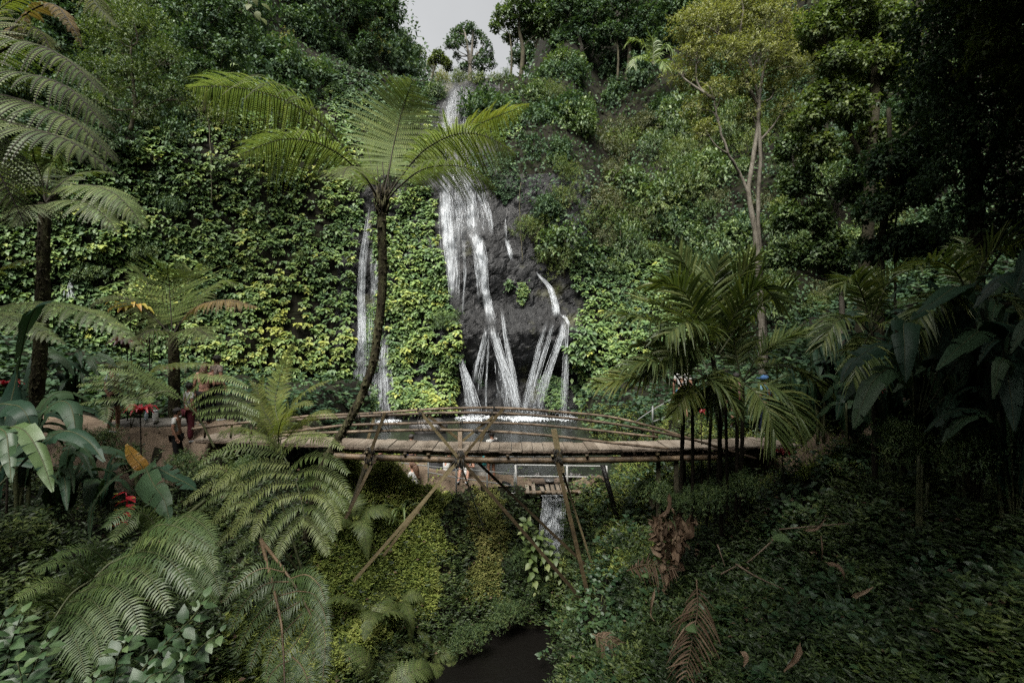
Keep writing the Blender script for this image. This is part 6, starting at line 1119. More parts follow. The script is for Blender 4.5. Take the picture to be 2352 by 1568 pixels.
def lashing(c, r, n=5, axis=(1, 0, 0), tail=True):
    c = np.asarray(c, float); ax = unit(np.array(axis, float)); q = unit(np.cross(ax, [0, .3, 1.])); w_ = np.cross(ax, q); mb = MB()
    for k in range(n):
        a = np.linspace(0, 2*np.pi, 14); rr = r * (1 + .18 * rng.normal()); off = ax * rng.uniform(-1, 1) * r * .8; tl = .35 * rng.normal(size=2)
        P = c + off + rr * (np.cos(a)[:, None] * q + np.sin(a)[:, None] * w_) + (np.cos(a) * tl[0] + np.sin(a) * tl[1])[:, None] * ax * r; tube(mb, P, .011, 5, caps=False)
    if tail:
        for k in range(3): tube(mb, [c + rdir(1)[0] * r * .6, c + [.08 * rng.normal(), -.05, -.15], c + [.1 * rng.normal(), -.04, -.3 - .12 * rng.random()]], [.011, .007], 5, n=7)
    return mb.build('lashing', M['rope'], br)
lashing(at(1058, 1062, DN - .05), .11, 10); lashing(at(1058, 1044, DN - .05), .09, 5, tail=False); lashing(at(1283, 1055, DN - .05), .1, 9); lashing(at(1281, 1040, DN - .05), .095, 6); lashing(at(848, 1058, DN), .09, 7); lashing(at(850, 1035, DN), .08, 5, tail=False)
lashing(at(966, 950, DN - .02), .06, 7); lashing(at(962, 940, DF), .045, 4, tail=False); lashing(at(884, 955, DN), .05, 6); lashing(at(852, 950, DF), .045, 4, tail=False); lashing(at(822, 957, DN), .045, 5, tail=False); lashing(at(1003, 986, DN), .05, 5, tail=False); lashing(at(1094, 990, DN), .05, 5, tail=False); lashing(at(871, 989, DN), .045, 5, tail=False); lashing(at(1130, 949, DN), .045, 4, tail=False); lashing(at(1138, 938, DF), .04, 4, tail=False); lashing(at(1060, 971, DF), .04, 3, tail=False)

# ================================================================== rails, little bridge, rocks by the pool
def post_rail(label, posts, rails, mat, r=.024, name='handrail'):
    root = thing(name, label, 'handrail', posts[0][0])
    for a, b in posts: mb = MB(); tube(mb, [a, b], r, 7); mb.build('post', M[mat], root)
    for P in rails: mb = MB(); tube(mb, P, r * .62, 6, n=16); mb.build('rail', M[mat], root)
    return root
def gp(u, d): return ground_pt(u, d, -.1)
DR = 13.9
post_rail('grey metal handrail sloping down behind the bridge beam to the weir', [(gp(903, DR), at(903, 1052, DR)), (gp(984, DR), at(984, 1058, DR)), (gp(1048, DR - .1), at(1048, 1062, DR - .1)), (gp(1119, DR - .2), at(1119, 1076, DR - .2)), (gp(1181, DR - .3), at(1182, 1084, DR - .3))],
          [[at(862, 1052, DR), at(903, 1060, DR), at(984, 1070, DR), at(1048, 1076, DR - .1), at(1119, 1082, DR - .2), at(1182, 1087, DR - .3)], [at(984, 1084, DR), at(1048, 1096, DR - .1), at(1119, 1106, DR - .2), at(1180, 1116, DR - .3)]], 'steel')
post_rail('pale pipe railing round the small slatted bridge over the weir', [(gp(1187, 14.0), at(1184, 1067, 14)), (ground_pt(1304, 14.0, .2), at(1302, 1068, 14)), (gp(1393, 14.1), at(1393, 1069, 14.1))], [[at(1184, 1067, 14), at(1302, 1069, 14), at(1393, 1070, 14.1)], [at(1190, 1093, 14), at(1302, 1094, 14), at(1393, 1096, 14.1)]], 'steel_white', .03)
b = ground_pt(1499, 17, 0)
post_rail('thin wooden stair rail at the pool edge behind the right end of the bridge', [(at(1499, 985, 16), at(1499, 932, 16)), (at(1560, 960, 16), at(1558, 905, 16))], [[at(1462, 966, 16), at(1499, 941, 16), at(1558, 908, 16)], [at(1500, 968, 16), at(1560, 945, 16)]], 'steel', .03)
sb_ = thing('small_bridge', 'small slatted wooden bridge lying over the white weir fall', 'small bridge', at(1290, 1135, 13.8))
for k in range(3): mb = MB(); tube(mb, [at(1205, 1131 + 2 * k, 13.6 + .3 * k), at(1362, 1128 + 2 * k, 13.6 + .3 * k)], .055, 9, n=20); mb.build('log', M['bamboo_dark'], sb_)
mb = MB()
for k in range(13):
    u = 1212 + k * 11.6 + rng.normal() * 1.2
    if k in (2, 9): continue
    c = at(u, 1122, 13.85); box(mb, c + [0, 0, .01 * rng.normal()], .1, .75, .035, 0, rng.random(), np.array([[1, .03 * rng.normal(), .03 * rng.normal()], [0, 1, .05 * rng.normal()], [0, 0, 1]]))
mb.build('slats', M['plank'], sb_, smooth_=False)
root = thing('log', 'dark upright weathered plank leaning on the bank right of the weir', 'log', ground_pt(1405, 12.6)); mb = MB(); bar(mb, at(1384, 1068, 12.6), at(1424, 1215, 12.6), .12, .12, 0, .2, up=(0, 1, 0)); mb.build('plank', M['wetstone'], root)
root = thing('log', 'long brown log holding back the pool behind the weir stones', 'log', at(1290, 1108, 15)); mb = MB(); P = curve([at(1180, 1103, 15), at(1260, 1106, 15), at(1330, 1102, 15), at(1400, 1104, 15)], 40); tube(mb, P, .1 * (1 + .4 * (fbm(P * 3, 3, 4) - .5)), 10); mb.build('log_body', M['log'], root)
def rock(label, c, r, mat, seed, group):
    mb = MB(); ball(mb, (0, 0, 0), r, 14, 0, .5, .42, 1.5, seed); o = mb.build('rock', M[mat]); o.location = tuple(c); return tag(o, label, 'rock', group)
for k, (u, v, d, r, lab) in enumerate([(1040, 1096, 15.0, (.62, .45, .34), 'biggest pale boulder with people sitting on it behind the handrail'), (1100, 1098, 15.0, (.45, .4, .34), 'pale boulder just right of the biggest boulder'), (975, 1092, 15.1, (.36, .3, .2), 'low pale boulder left of the grey backpack'), (1075, 1112, 14.6, (.3, .25, .2), 'dark boulder in front of the biggest boulder'), (1150, 1112, 14.9, (.22, .2, .16), 'grey stone right of the standing person')]):
    rock(lab, at(u, v, d), r, 'boulder', 100 + k, 'boulders by the pool')
for k in range(22):
    u = 1125 + k * 13 + rng.normal() * 4; d = 15.2 + rng.normal() * .25; v = 1098 + rng.normal() * 5 + (6 if k < 5 else 0)
    rock(f'small dark wet pool-rim stone, {ORD[k] if k < 14 else str(k + 1) + "th"} counting from the standing person', at(u, v, d), (rng.uniform(.09, .2), rng.uniform(.09, .16), rng.uniform(.07, .13)), 'wetstone', k, 'wet stones along the pool rim')
rock('long flat grey stone edge behind the red plant on the left path', ground_pt(345, 12.6, .05), (1.1, .4, .22), 'boulder', 300, None)
rock('dark rounded stone on the left path', ground_pt(330, 11.3, 0), (.2, .16, .1), 'wetstone', 301, None)
rock('dark wet boulder in the pool behind the left railing', at(985, 985, 24), (.9, .6, .5), 'wetstone', 302, None)

# ================================================================== people
def skinned(verts, edges, radii, mat, sub=2, name='body'):
    me = bpy.data.meshes.new('tmp'); me.from_pydata([tuple(map(float, v)) for v in verts], edges, []); o = bpy.data.objects.new('tmp', me); COL.objects.link(o)
    o.modifiers.new('s', 'SKIN'); m2 = o.modifiers.new('u', 'SUBSURF'); m2.levels = sub; m2.render_levels = sub
    for k, r in enumerate(radii): me.skin_vertices[0].data[k].radius = (r, r) if np.isscalar(r) else r
    me.skin_vertices[0].data[0].use_root = True
    dg = bpy.context.evaluated_depsgraph_get(); out = bpy.data.meshes.new_from_object(o.evaluated_get(dg)); out.name = name
    bpy.data.objects.remove(o); out.materials.clear(); out.materials.append(M[mat])
    for p_ in out.polygons: p_.use_smooth = True
    return out
BASE = dict(pel=(0, 0, .93), wai=(0, 0, 1.1), che=(0, .01, 1.3), nb=(0, -.01, 1.44), ne=(0, .01, 1.5), he=(0, .03, 1.59), to=(0, .02, 1.67),
            sh=(.17, 0, 1.4), el=(.24, -.02, 1.14), wr=(.25, .08, .9), hip=(.09, 0, .88), kn=(.1, .03, .49), an=(.1, -.02, .09), toe=(.11, .15, .03))
def person(label, foot, H, yaw, skin='skin', hair='hair', long_hair=False, shirt='white', lower='black', shorts=False, skirt=False, pose='stand', shoes='shoe', over=None, cap=None, sleeves=True, pack=None):
    J = {}
    for k, v in BASE.items():
        v = np.array(v, float)
        if k in ('sh', 'el', 'wr', 'hip', 'kn', 'an', 'toe'):
            J[k + 'R'] = v.copy(); J[k + 'L'] = v * [-1, 1, 1]
        else: J[k] = v
    J['knL'] = J['knL'] + [0, .05, 0]; J['anL'] = J['anL'] + [-.02, .08, 0]; J['toeL'] = J['toeL'] + [-.03, .08, 0]
    if pose == 'sit':
        dz = -.8
        for k in ('pel', 'wai', 'che', 'nb', 'ne', 'he', 'to', 'shR', 'shL', 'elR', 'elL', 'hipR', 'hipL'): J[k] = J[k] + [0, 0, dz]
        for k in ('che', 'nb', 'ne', 'he', 'to', 'shR', 'shL'): J[k] = J[k] + [0, .1, -.03]
        for s in 'RL':
            sx_ = 1 if s == 'R' else -1; J['hip' + s] = np.array([.1 * sx_, .06, .1]); J['kn' + s] = np.array([.13 * sx_, .42, .4]); J['an' + s] = np.array([.13 * sx_, .62, .07]); J['toe' + s] = np.array([.14 * sx_, .78, .03]); J['el' + s] = np.array([.25 * sx_, .2, .36]); J['wr' + s] = np.array([.16 * sx_, .38, .42])
    if over:
        for k, v in over.items(): J[k] = np.array(v, float)
    sc = H / 1.7; cy, sy = math.cos(yaw), math.sin(yaw)
    def W(p): p = np.asarray(p, float) * sc; return np.array([p[0]*cy - p[1]*sy, p[0]*sy + p[1]*cy, p[2]])
    names = ['pel', 'wai', 'che', 'nb', 'ne', 'he', 'to']; vs = [J[k] for k in names]; rad = [(.13, .1), (.115, .088), (.14, .098), (.075, .065), (.052, .055), (.078, .095), (.066, .08)]; ed = [(0, 1), (1, 2), (2, 3), (3, 4), (4, 5), (5, 6)]
    def addv(p, r, par): vs.append(np.asarray(p, float)); rad.append(r); ed.append((par, len(vs) - 1)); return len(vs) - 1
    nose = addv(J['he'] + [0, .105, -.02], .014, 5)
    for s in 'RL':
        a = addv(J['sh' + s], .055, 2); b = addv(J['el' + s], .04, a); c = addv(J['wr' + s], .027, b)
        d_ = unit(J['wr' + s] - J['el' + s]); pm = J['wr' + s] + d_ * .06; p_ = addv(pm, (.034, .018), c); X_ = unit(np.cross(d_, [0, 1, .2])); Y_ = np.cross(X_, d_)
        for q, (o_, l_) in enumerate([(-.03, .06), (-.01, .075), (.01, .07), (.03, .055)]):
            k1 = addv(pm + d_ * .03 + Y_ * o_, .009, p_); k2 = addv(pm + d_ * (.03 + l_ * .55) + Y_ * o_ * 1.15 + X_ * .006, .008, k1); addv(pm + d_ * (.03 + l_ * .9) + Y_ * o_ * 1.1 + X_ * .022, .006, k2)
        t1 = addv(J['wr' + s] + d_ * .03 - Y_ * .035, .011, p_); addv(J['wr' + s] + d_ * .07 - Y_ * .055 + X_ * .01, .008, t1)
        a = addv(J['hip' + s], .085, 0); b = addv(J['kn' + s], .057, a); m_ = addv(J['kn' + s] * .55 + J['an' + s] * .45 + [0, -.012, 0], .052, b); c = addv(J['an' + s], .036, m_); addv(J['toe' + s], (.036, .026), c)
    o = bpy.data.objects.new('person', skinned([W(v) for v in vs], ed, [tuple(np.array(r) * sc) if not np.isscalar(r) else r * sc for r in rad], skin)); COL.objects.link(o); o.location = tuple(map(float, foot)); tag(o, label, 'person', None)
    def child(name, vs, ed, rad, mat, sub=2):
        c = bpy.data.objects.new(name, skinned([W(v) for v in vs], ed, [tuple(np.array(r) * sc) if not np.isscalar(r) else r * sc for r in rad], mat, sub, name)); COL.objects.link(c); c.parent = o; return c
    if shirt:
        vs2 = [J['che'], J['wai'], J['pel'] + [0, 0, .03], J['nb'] + [0, 0, -.02]]; r2 = [(.158, .118), (.14, .112), (.15, .118), (.08, .075)]; e2 = [(0, 1), (1, 2), (0, 3)]
        for s in 'RL':
            k = len(vs2); vs2 += [J['sh' + s], J['sh' + s] * .45 + J['el' + s] * .55]; r2 += [.073, .058]; e2 += [(0, k), (k, k + 1)]
        child('shirt', vs2, e2, r2, shirt)
    if lower:
        end = .35 if shorts else .97; vs2 = [J['pel']]; r2 = [(.15, .12)]; e2 = []
        for s in 'RL':
            k = len(vs2); kn, an, hp = J['kn' + s], J['an' + s], J['hip' + s]
            if shorts: vs2 += [hp, hp * .35 + kn * .65]; r2 += [.105, .085]; e2 += [(0, k), (k, k + 1)]
            else: vs2 += [hp, kn, kn * (1 - end) + an * end]; r2 += [.1, .078, .066]; e2 += [(0, k), (k, k + 1), (k + 1, k + 2)]
        child('shorts' if shorts else 'trousers', vs2, e2, r2, lower)
    if skirt: child('skirt', [J['pel'] + [0, 0, .08], J['pel'] + [0, .02, -.12], (J['knR'] + J['knL']) / 2 * .7 + J['pel'] * .3], [(0, 1), (1, 2)], [(.14, .11), (.2, .16), (.24, .2)], skirt)
    if shoes:
        vs2 = []; e2 = []; r2 = []
        for s in 'RL':
            mb_ = [J['an' + s] + [0, -.03, -.045], J['toe' + s] * .6 + J['an' + s] * .4 + [0, 0, -.02], J['toe' + s] + [0, .02, 0]]; k = len(vs2)
            c = child('shoe', mb_, [(0, 1), (1, 2)], [(.045, .045), (.05, .042), (.042, .028)], shoes, 1)
    mb_ = MB(); hc = J['he'] + [0, -.012, .035]; ball(mb_, (0, 0, 0), np.array([.098, .112, .1]) * sc, 10, 0, .5, .1, 3, 3); V = mb_.V[0]
    V[:, 2] = np.where((V[:, 1] > .03 * sc) & (V[:, 2] < .03 * sc), np.maximum(V[:, 2], .03 * sc), V[:, 2]); mb_.V[0] = np.array([W(v / sc) for v in V]) + W(hc)
    if long_hair: tube(mb_, [W(J['he'] + [0, -.07, .03]), W(J['ne'] + [0, -.1, 0]), W(J['che'] + [0, -.13, .02]), W(J['wai'] + [0, -.12, .1])], np.array([.08, .1, .09, .03]) * sc, 9, n=10)
    h = bpy.data.objects.new('hair', mb_.mesh('hair', M[hair])); COL.objects.link(h); h.parent = o
    if cap:
        mb_ = MB(); ball(mb_, W(J['he'] + [0, -.005, .06]), np.array([.112, .118, .085]) * sc, 10); box(mb_, W(J['he'] + [0, .14, .05]), .15 * sc, .12 * sc, .012, 0, .5, np.array([[cy, sy, 0], [-sy, cy, 0], [0, 0, 1]])); c = bpy.data.objects.new('cap', mb_.mesh('cap', M[cap])); COL.objects.link(c); c.parent = o
    return o
def backpack(label, c, s, mat):
    root = thing('backpack', label, 'backpack', c); mb = MB(); ball(mb, np.asarray(c) + [0, 0, s * .62], (s * .55, s * .36, s * .66), 12, 0, .5, .12, 2, 5); mb.build('bag', M[mat], root)
    mb = MB(); ball(mb, np.asarray(c) + [0, -s * .3, s * .42], (s * .36, s * .16, s * .3), 8, 0, .5, .1, 2, 6); mb.build('pocket', M[mat], root)
    for e in (-1, 1): mb = MB(); tube(mb, np.asarray(c) + np.array([[e * s * .25, s * .25, s * 1.1], [e * s * .33, s * .5, s * .7], [e * s * .25, s * .28, s * .2]]), s * .05, 6, n=8); mb.build('strap', M[mat], root)
    return root
person('person in light blue shirt and black shorts on the left path, half hidden by fronds', ground_pt(258, 12.0), 1.68, -1.4, 'skin_brown', 'hair', False, 'paleblue', 'black', True)
person('person in a white shirt and black trousers standing on the left path', ground_pt(405, 11.45), 1.42, -1.25, 'skin_brown', 'hair', False, 'white', 'black', False, shoes='black')
person('person with black hair and dark red trousers between taller people on the left path', ground_pt(434, 11.9), 1.45, -.6, 'skin_brown', 'hair', False, 'white', 'maroon', False)
person('person with long brown hair in a peach top at the left end of the bridge', ground_pt(470, 12.5), 1.64, .2, 'skin', 'hair_brown', True, 'peach', 'black', False)
person('person with black hair in a beige shirt at the left end of the bridge', ground_pt(497, 12.7), 1.72, -.5, 'skin_brown', 'hair', False, 'beige', 'black', False)
person('person standing bare-chested in the pool, head seen just above the bridge deck', at(944, 784, 18.6) * [1, 1, 0] + [0, 0, -5.28], 1.7, -.9, 'skin', 'hair', False, None, 'navy', True, shoes=None)
person('person in pink sitting on the grassy pool edge with knees drawn up', ground_pt(866, 13.8), 1.66, -1.3, 'skin', 'hair_brown', False, 'pink', 'navy', True, pose='sit', shoes=None)
person('person in a short white dress sitting on the earth with legs stretched to the left', ground_pt(956, 13.75), 1.62, 1.3, 'skin', 'hair_brown', True, 'white', None, False, 'white', 'sit', None, dict(knR=(.1, .48, .26), knL=(-.1, .46, .2), anR=(.1, .82, .06), anL=(-.1, .84, .06), toeR=(.1, .95, .08), toeL=(-.1, .96, .08)))
person('person in white T-shirt and dark shorts sitting on the boulder left of the bridge knot', at(1026, 1096, 14.7), 1.62, -.7, 'skin', 'hair', False, 'white', 'navy', True, pose='sit')
person('person in white shirt and white shoes sitting right of the bridge knot', at(1074, 1094, 14.7), 1.6, 3.0, 'skin', 'hair', False, 'white', None, False, 'white', pose='sit')
pb = ground_pt(1130, 14.3); person('person in a white top and black shorts standing by the handrail near the weir', pb, 1.5, .9, 'skin_brown', 'hair', False, 'white', 'black', True, shoes='black')
backpack('black backpack on the back of the person standing by the handrail', pb + [.12, -.17, .85], .34, 'black'); backpack('big dark grey backpack lying on the boulders between the sitting people', at(1000, 1094, 14.8), .48, 'grey')
root = thing('bag', 'small turquoise bag hanging at the side of the person standing by the handrail', 'bag', pb + [-.22, -.1, .62]); mb = MB(); ball(mb, pb + [-.22, -.1, .66], (.09, .05, .16), 8, 0, .5, .1); mb.build('pouch', M['cyan'], root); mb = MB(); tube(mb, [pb + [-.22, -.1, .8], pb + [-.2, -.1, .95], pb + [-.16, -.08, 1.1]], .01, 5); mb.build('strap', M['cyan'], root)
person('person in blue cap and light blue shirt half hidden behind palm fronds on the right', ground_pt(1758, 12.6), 1.55, .5, 'skin_brown', 'hair', False, 'skyblue', 'navy', False, cap='blue')
person('person in a pale cap and white shirt behind the short palm', ground_pt(1568, 13.4), 1.6, -.4, 'skin', 'hair', False, 'white', 'blue', True, cap='pink')
person('person in red with bare legs behind the palm stems', ground_pt(1692, 13.2), 1.5, .3, 'skin', 'hair', False, 'pink', 'maroon', True)
# ================================================================== small things
def shoe(label, c, yaw):
    root = thing('shoe', label, 'shoe', c, 'pair of black trainers'); A = np.array([[math.cos(yaw), math.sin(yaw), 0], [-math.sin(yaw), math.cos(yaw), 0], [0, 0, 1]])
    mb = MB(); t_ = curve([[-.12, 0, .06], [-.05, 0, .055], [.05, 0, .045], [.13, 0, .035]], 10); tube(mb, c + t_ @ A, [.05, .055, .045, .03], 8); mb.build('upper', M['black'], root); mb = MB(); box(mb, c + [0, 0, .012], .28, .095, .024, 0, .5, A); mb.build('sole', M['white'], root)
shoe('black trainer with white sole lying on the earth, the left one of the pair', ground_pt(1163, 13.75, .03), -.4); shoe('black trainer with white sole lying on the earth, the right one of the pair', ground_pt(1173, 13.65, .03), -.6)
def bottle(label, c, h, r, mat, cap, name='bottle'):
    root = thing(name, label, name, c); mb = MB(); lathe(mb, c, [(.0, 0), (r, 0), (r, h * .25), (r * .93, h * .3), (r, h * .4), (r, h * .68), (r * .4, h * .86), (r * .38, h * .9)], 12); mb.build('body', M[mat], root); mb = MB(); lathe(mb, c, [(r * .45, h * .88), (r * .45, h), (0, h)], 10); mb.build('cap', M[cap], root)
bottle('clear blue water bottle standing by the right end of the deck', ground_pt(1703, 12.35, .02), .3, .05, 'skyblue', 'blue'); bottle('small white bottle on the stone edge left of the white flask', ground_pt(336, 12.3, .2), .26, .04, 'paleblue', 'blue')
root = thing('flask', 'white flask standing on the stone edge behind the red plant', 'flask', ground_pt(357, 12.3, .2)); c = ground_pt(357, 12.3, .2); mb = MB(); lathe(mb, c, [(0, 0), (.065, 0), (.068, .02), (.068, .27), (.06, .29), (0, .29)], 14); mb.build('body', M['white'], root); mb = MB(); lathe(mb, c, [(.069, .24), (.071, .25), (.071, .27), (.069, .28)], 14); mb.build('lid_band', M['paleblue'], root)
root = thing('withered_leaf_bunch', 'big bunch of crumpled brown withered leaves hanging on the right bank under the palms', 'withered leaves', at(1535, 1230, 8.6)); f = MB()
for k in range(46):
    c = at(1535 + rng.normal() * 20, 1225 + rng.normal() * 34, 8.6 + rng.normal() * .12); l = rng.uniform(.18, .42); d = np.array([.35 * rng.normal(), -.25, -1.]); d /= np.linalg.norm(d); P = [c, c + d*l*.4 + .05*rng.normal(size=3), c + d*l*.75 + .06*rng.normal(size=3), c + d*l + .05*rng.normal(size=3)]; blade(f, P, rng.uniform(.035, .07), 9, (rng.normal(), -.8, .3), .6, .5 + .3*rng.normal(), .5, (.1, .95), .005, s0=.03)
f.build('leaves', FM_('dry', 'bamboo_dark'), root)
def dry_thing(label, P, w_, kind='blade', name='dry_leaf'):
    P = ats(P); root = thing(name, label, 'dry leaf' if kind != 'stick' else 'dry twig', P[0]); f = MB()
    if kind == 'blade': blade(f, P, w_ * .75, 12, (.2, -.7, .6), 0, .5, .3, (.3, .95), .006, s0=.05, tip=1.0)
    elif kind == 'frond': palm_frond(f, P, w_, 22, .1, (0, -.8, .5), .6, (25, 40), .012, .1, .012, (.1, .7))
    else: tube(f, P, [w_, w_ * .5], 6, 0, .5, n=14)
    f.build('stick' if kind == 'stick' else 'leaf', FM_('dry', 'bamboo_dark') if kind != 'stick' else [M['bamboo']], root)
for lab, P, w_, kd in [('long pale curled palm sheath hanging near the bottom right', [(1838, 1475, 5.6), (1830, 1505, 5.5), (1815, 1525, 5.5), (1800, 1540, 5.45)], .05, 'blade'), ('pale curled husk arching on the right bank', [(1895, 1290, 7), (1920, 1298, 6.9), (1935, 1315, 6.8), (1938, 1330, 6.8)], .06, 'blade'), ('short brown curled leaf above the bare twig on the right bank', [(1845, 1218, 7.6), (1875, 1212, 7.5), (1895, 1192, 7.5)], .04, 'blade'), ('dull yellow husk fading into the shade on the right', [(1955, 1370, 6.4), (1985, 1358, 6.3), (2005, 1347, 6.3)], .04, 'blade'), ('thin pale dry leaf hanging low left of the twig', [(1505, 1350, 7.4), (1496, 1385, 7.3), (1494, 1410, 7.3), (1502, 1425, 7.2)], .03, 'blade'), ('narrow upright dry leaf in the middle of the right bank', [(1886, 1230, 7.2), (1888, 1262, 7.1), (1887, 1288, 7.1)], .02, 'blade'), ('small crumpled brown leaf below the forked twig', [(1700, 1495, 5.9), (1712, 1505, 5.85), (1708, 1530, 5.8)], .05, 'blade'),
                        ('long forked dry twig lying on the right bank', [(1690, 1295, 7.3), (1740, 1325, 7.0), (1800, 1352, 6.8)], .016, 'stick'), ('short dry twig left of the forked twig', [(1655, 1318, 7.3), (1680, 1305, 7.3), (1698, 1296, 7.3)], .014, 'stick'), ('slanting dry twig under the lobed green leaf', [(1770, 1245, 7.4), (1740, 1272, 7.3), (1715, 1292, 7.2)], .014, 'stick'), ('thin level twig high on the shaded right bank', [(1790, 1215, 7.9), (1870, 1208, 7.8), (1990, 1198, 7.7)], .012, 'stick'), ('thin leaning stick low on the right bank', [(1648, 1250, 7.6), (1665, 1300, 7.4)], .012, 'stick'),
                        ('brown dead palm frond hanging upright at the lower right of the gorge', [(1600, 1330, 7), (1602, 1400, 6.8), (1590, 1470, 6.6), (1575, 1550, 6.4)], .42, 'frond'), ('dead palm frond lying near the water low on the right bank', [(1360, 1455, 8.6), (1400, 1470, 8.4), (1440, 1500, 8.2)], .3, 'frond'), ('dry palm frond under the withered leaf bunch', [(1440, 1310, 8.9), (1490, 1295, 8.7), (1550, 1310, 8.5)], .26, 'frond')]:
    dry_thing(lab, P, w_, kd, 'dry_twig' if kd == 'stick' else 'dead_frond' if kd == 'frond' else 'dry_leaf')

# ================================================================== ground cover: nobody could count it
def ground_hit(u, v):
    a = (u - 1176) / FL; b = (784 - v) / FL; lo = np.full(u.shape, 2.2); hi = np.full(u.shape, 40.); done = np.zeros(u.shape, bool)
    for d in np.arange(2.4, 30, .2):
        f = gz(a * d, np.full(a.shape, d)) >= b * d; new = f & ~done; lo[new] = d - .2; hi[new] = d; done |= f
    for _ in range(8):
        mid = (lo + hi) / 2; f = gz(a * mid, mid) >= b * mid; hi = np.where(f, mid, hi); lo = np.where(f, lo, mid)
    return p3(a * hi, hi, b * hi)[done]
def cover(label, name, box_, n, mat, leaf, tint, sel, k=4, lift=.16, tpl=LEAF4, up=.5, patch_=None):
    U = rng.uniform(box_[0], box_[2], n); V = rng.uniform(box_[1], box_[3], n); P = ground_hit(U, V); P = P[sel(P)]
    lump = fbm(P * 1.7, 3, 61); m = len(P); N = gnorm(P[:, 0], P[:, 1])
    P = P + N * (lift * rng.random(m) ** 1.5 + .35 * lift * 6 * np.clip(lump - .5, 0, 1))[:, None]
    t = rng.uniform(*tint, m) + 1.3 * (lump - .5) + .5 * (fbm(P * .8, 2, 66) - .5); f = MB()  # raised lumps tinted lighter, hollows darker: relief shading painted into the leaf colour
    for i in range(k):
        an = rng.uniform(0, 6.28, m); h = np.c_[np.cos(an), np.sin(an), np.zeros(m)]
        scatter(f, P + .03 * rng.normal(size=(m, 3)), h + N * up + [0, 0, .1], N + [0, 0, .6] + .4 * rng.normal(size=(m, 3)), leaf * rng.uniform(.6, 1.35, m), tpl, np.clip(t + .07 * rng.normal(size=m), 0, 1))
    return tag(f.build(name, mat), label, 'ground cover', kind='stuff')
def nopath(P): 
    x, y, z = P.T; ins = np.zeros(len(P), bool)
    for poly in ([(-14, 11), (-9.5, 10.3), (-7.2, 10.6), (-6.9, 12.6), (-8, 13.4), (-10, 13.2), (-14, 14.5)], [(5.6, 11.2), (7.4, 10.9), (9, 11.2), (10.5, 12), (10.2, 12.8), (8, 12.2), (6, 12.4)], [(-6.2, 13.2), (-4.2, 13.1), (-2.4, 13.6), (-1.0, 13.75), (.4, 14.0), (.7, 14.6), (.6, 15.3), (-1, 15.2), (-3.6, 15.2), (-6.3, 14.8)], [(1.75, 13.55), (2.7, 13.5), (2.9, 14.6), (1.8, 15)]):
        ins |= inside(poly, x + .25 * rng.normal(size=len(P)), y + .15 * rng.normal(size=len(P)))
    return (~ins | (rng.random(len(P)) < .03)) & (z > -7) & ~((z < -4.55) & (y > 13.8))
def hump(P):   # mossy ridges and leafy hollows run down the left bank
    x = P[:, 0] + .55 * (fbm(P * 1.3, 3, 70) - .5) * 2; h = np.where((x > -4.4) & (x < -1.75), .7, np.where((x > -1.1) & (x < -.3), .9, .2))
    return np.where(P[:, 2] < -6.2 - .3 * rng.random(len(P)), .2, h)
rhump = lambda P: fbm(P * .55, 3, 70)
right = lambda P: P[:, 0] > np.interp(P[:, 1], [0, 10, 14, 16], [-.4, .6, 1.2, 1.2])
mixr = lambda P: fbm(P * 1.1, 3, 81)
cover('small-leaved green plants covering the right bank', 'ground_cover', (1150, 930, 2700, 1720), 52000, M['cover'], .085, (0, .6), lambda P: nopath(P) & right(P) & (mixr(P) > .38), 4, .34, LEAFN)
cover('broader dark leaves in patches on the right bank', 'ground_cover', (1150, 930, 2700, 1720), 16000, M['broad'], .11, (0, .5), lambda P: nopath(P) & right(P) & ((mixr(P) < .46) | (rng.random(len(P)) < .12)), 3, .3, LEAF6)
cover('wiry green stems and grass sticking out of the right bank', 'ground_cover', (1150, 1000, 2700, 1720), 5000, M['cover'], .24, (.1, .7), lambda P: nopath(P) & right(P) & (fbm(P * 1.6, 2, 83) > .45), 3, .05, BLADE, 1.2)
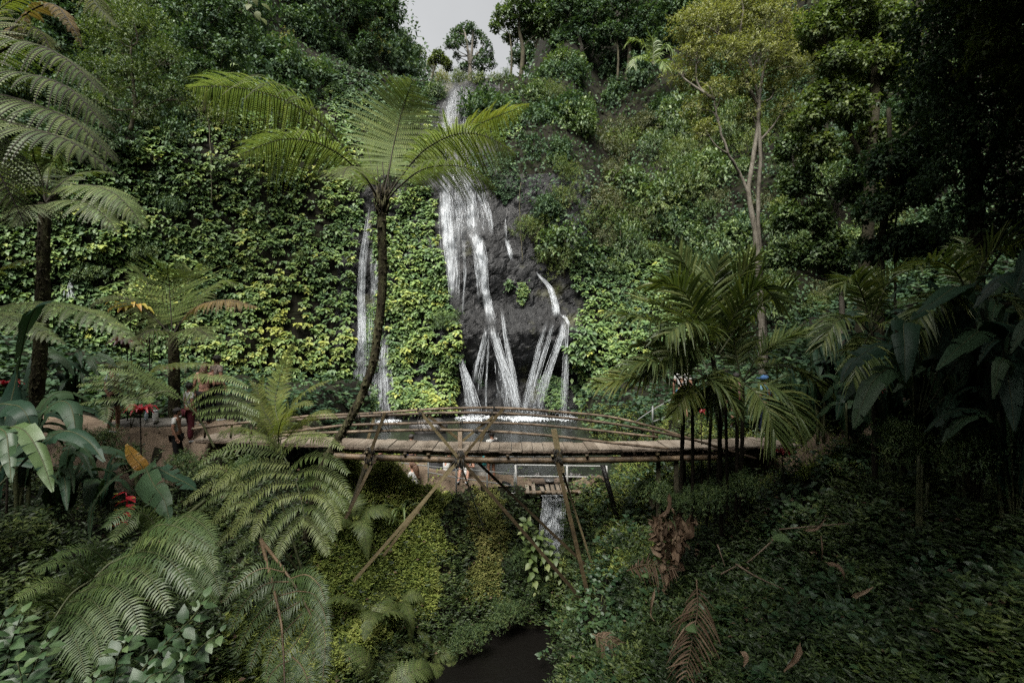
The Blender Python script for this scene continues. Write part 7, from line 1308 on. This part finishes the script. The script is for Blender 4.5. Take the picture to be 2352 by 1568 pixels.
cover('brown fallen leaves and bits caught between the plants of the right bank', 'leaf_litter', (1150, 950, 2700, 1720), 2200, M['dry'], .08, (0, .7), lambda P: right(P) & (P[:, 2] > -7) & (fbm(P * .9, 2, 85) > .4), 1, .3, LEAF4, .1)
cover('brown fallen leaves on the left bank', 'leaf_litter', (-200, 980, 1300, 1700), 1500, M['dry'], .08, (0, .7), lambda P: ~right(P) & (P[:, 2] > -7), 1, .25, LEAF4, .1)
cover('small-leaved green plants in the hollows of the left bank', 'ground_cover', (-300, 960, 1300, 1720), 36000, M['cover'], .085, (0, .65), lambda P: nopath(P) & ~right(P) & ((hump(P) < .5) | (P[:, 0] < -4.4) | (rng.random(len(P)) < .1)), 4, .3, LEAFN)
cover('yellow-green moss and short grass on the humps of the left bank', 'moss', (500, 1030, 1300, 1600), 44000, M['moss'], .075, (.15, .9), lambda P: nopath(P) & ~right(P) & ((hump(P) > .5) & (hump(P) < .8)), 4, .12, LEAFN, .8)
cover('pale dry moss on the ridge in the middle of the left bank', 'moss', (900, 1080, 1300, 1600), 26000, M['dry_moss'], .065, (.1, .9), lambda P: nopath(P) & ~right(P) & (hump(P) > .8), 4, .1, LEAFN, .8)
cover('bright moss and grass on the right bank beside the weir and the path', 'moss', (1240, 930, 2100, 1330), 26000, M['moss'], .07, (.05, .75), lambda P: nopath(P) & right(P) & (P[:, 1] > 9.6) & (rhump(P) > .42), 4, .1, LEAFN, .8)
cover('thin green grass blades along the paths and the gorge rims', 'grass', (-200, 940, 2200, 1400), 9000, M['grass'], .2, (.1, .8), lambda P: nopath(P) & (P[:, 1] > 9.5) & (fbm(P * 1.4, 2, 72) > .5), 3, .03, BLADE, 2.2)
cover('low leafy growth on the ground below the cliff and the forest', 'undergrowth', (-400, 560, 2800, 1000), 26000, M['teal'], .2, (.0, .6), lambda P: nopath(P) & (P[:, 2] > -4.3) & (P[:, 1] > 12.6) & ~((np.abs(P[:, 0] + 2) < 7.5) & (P[:, 1] < 16)), 5, .5)
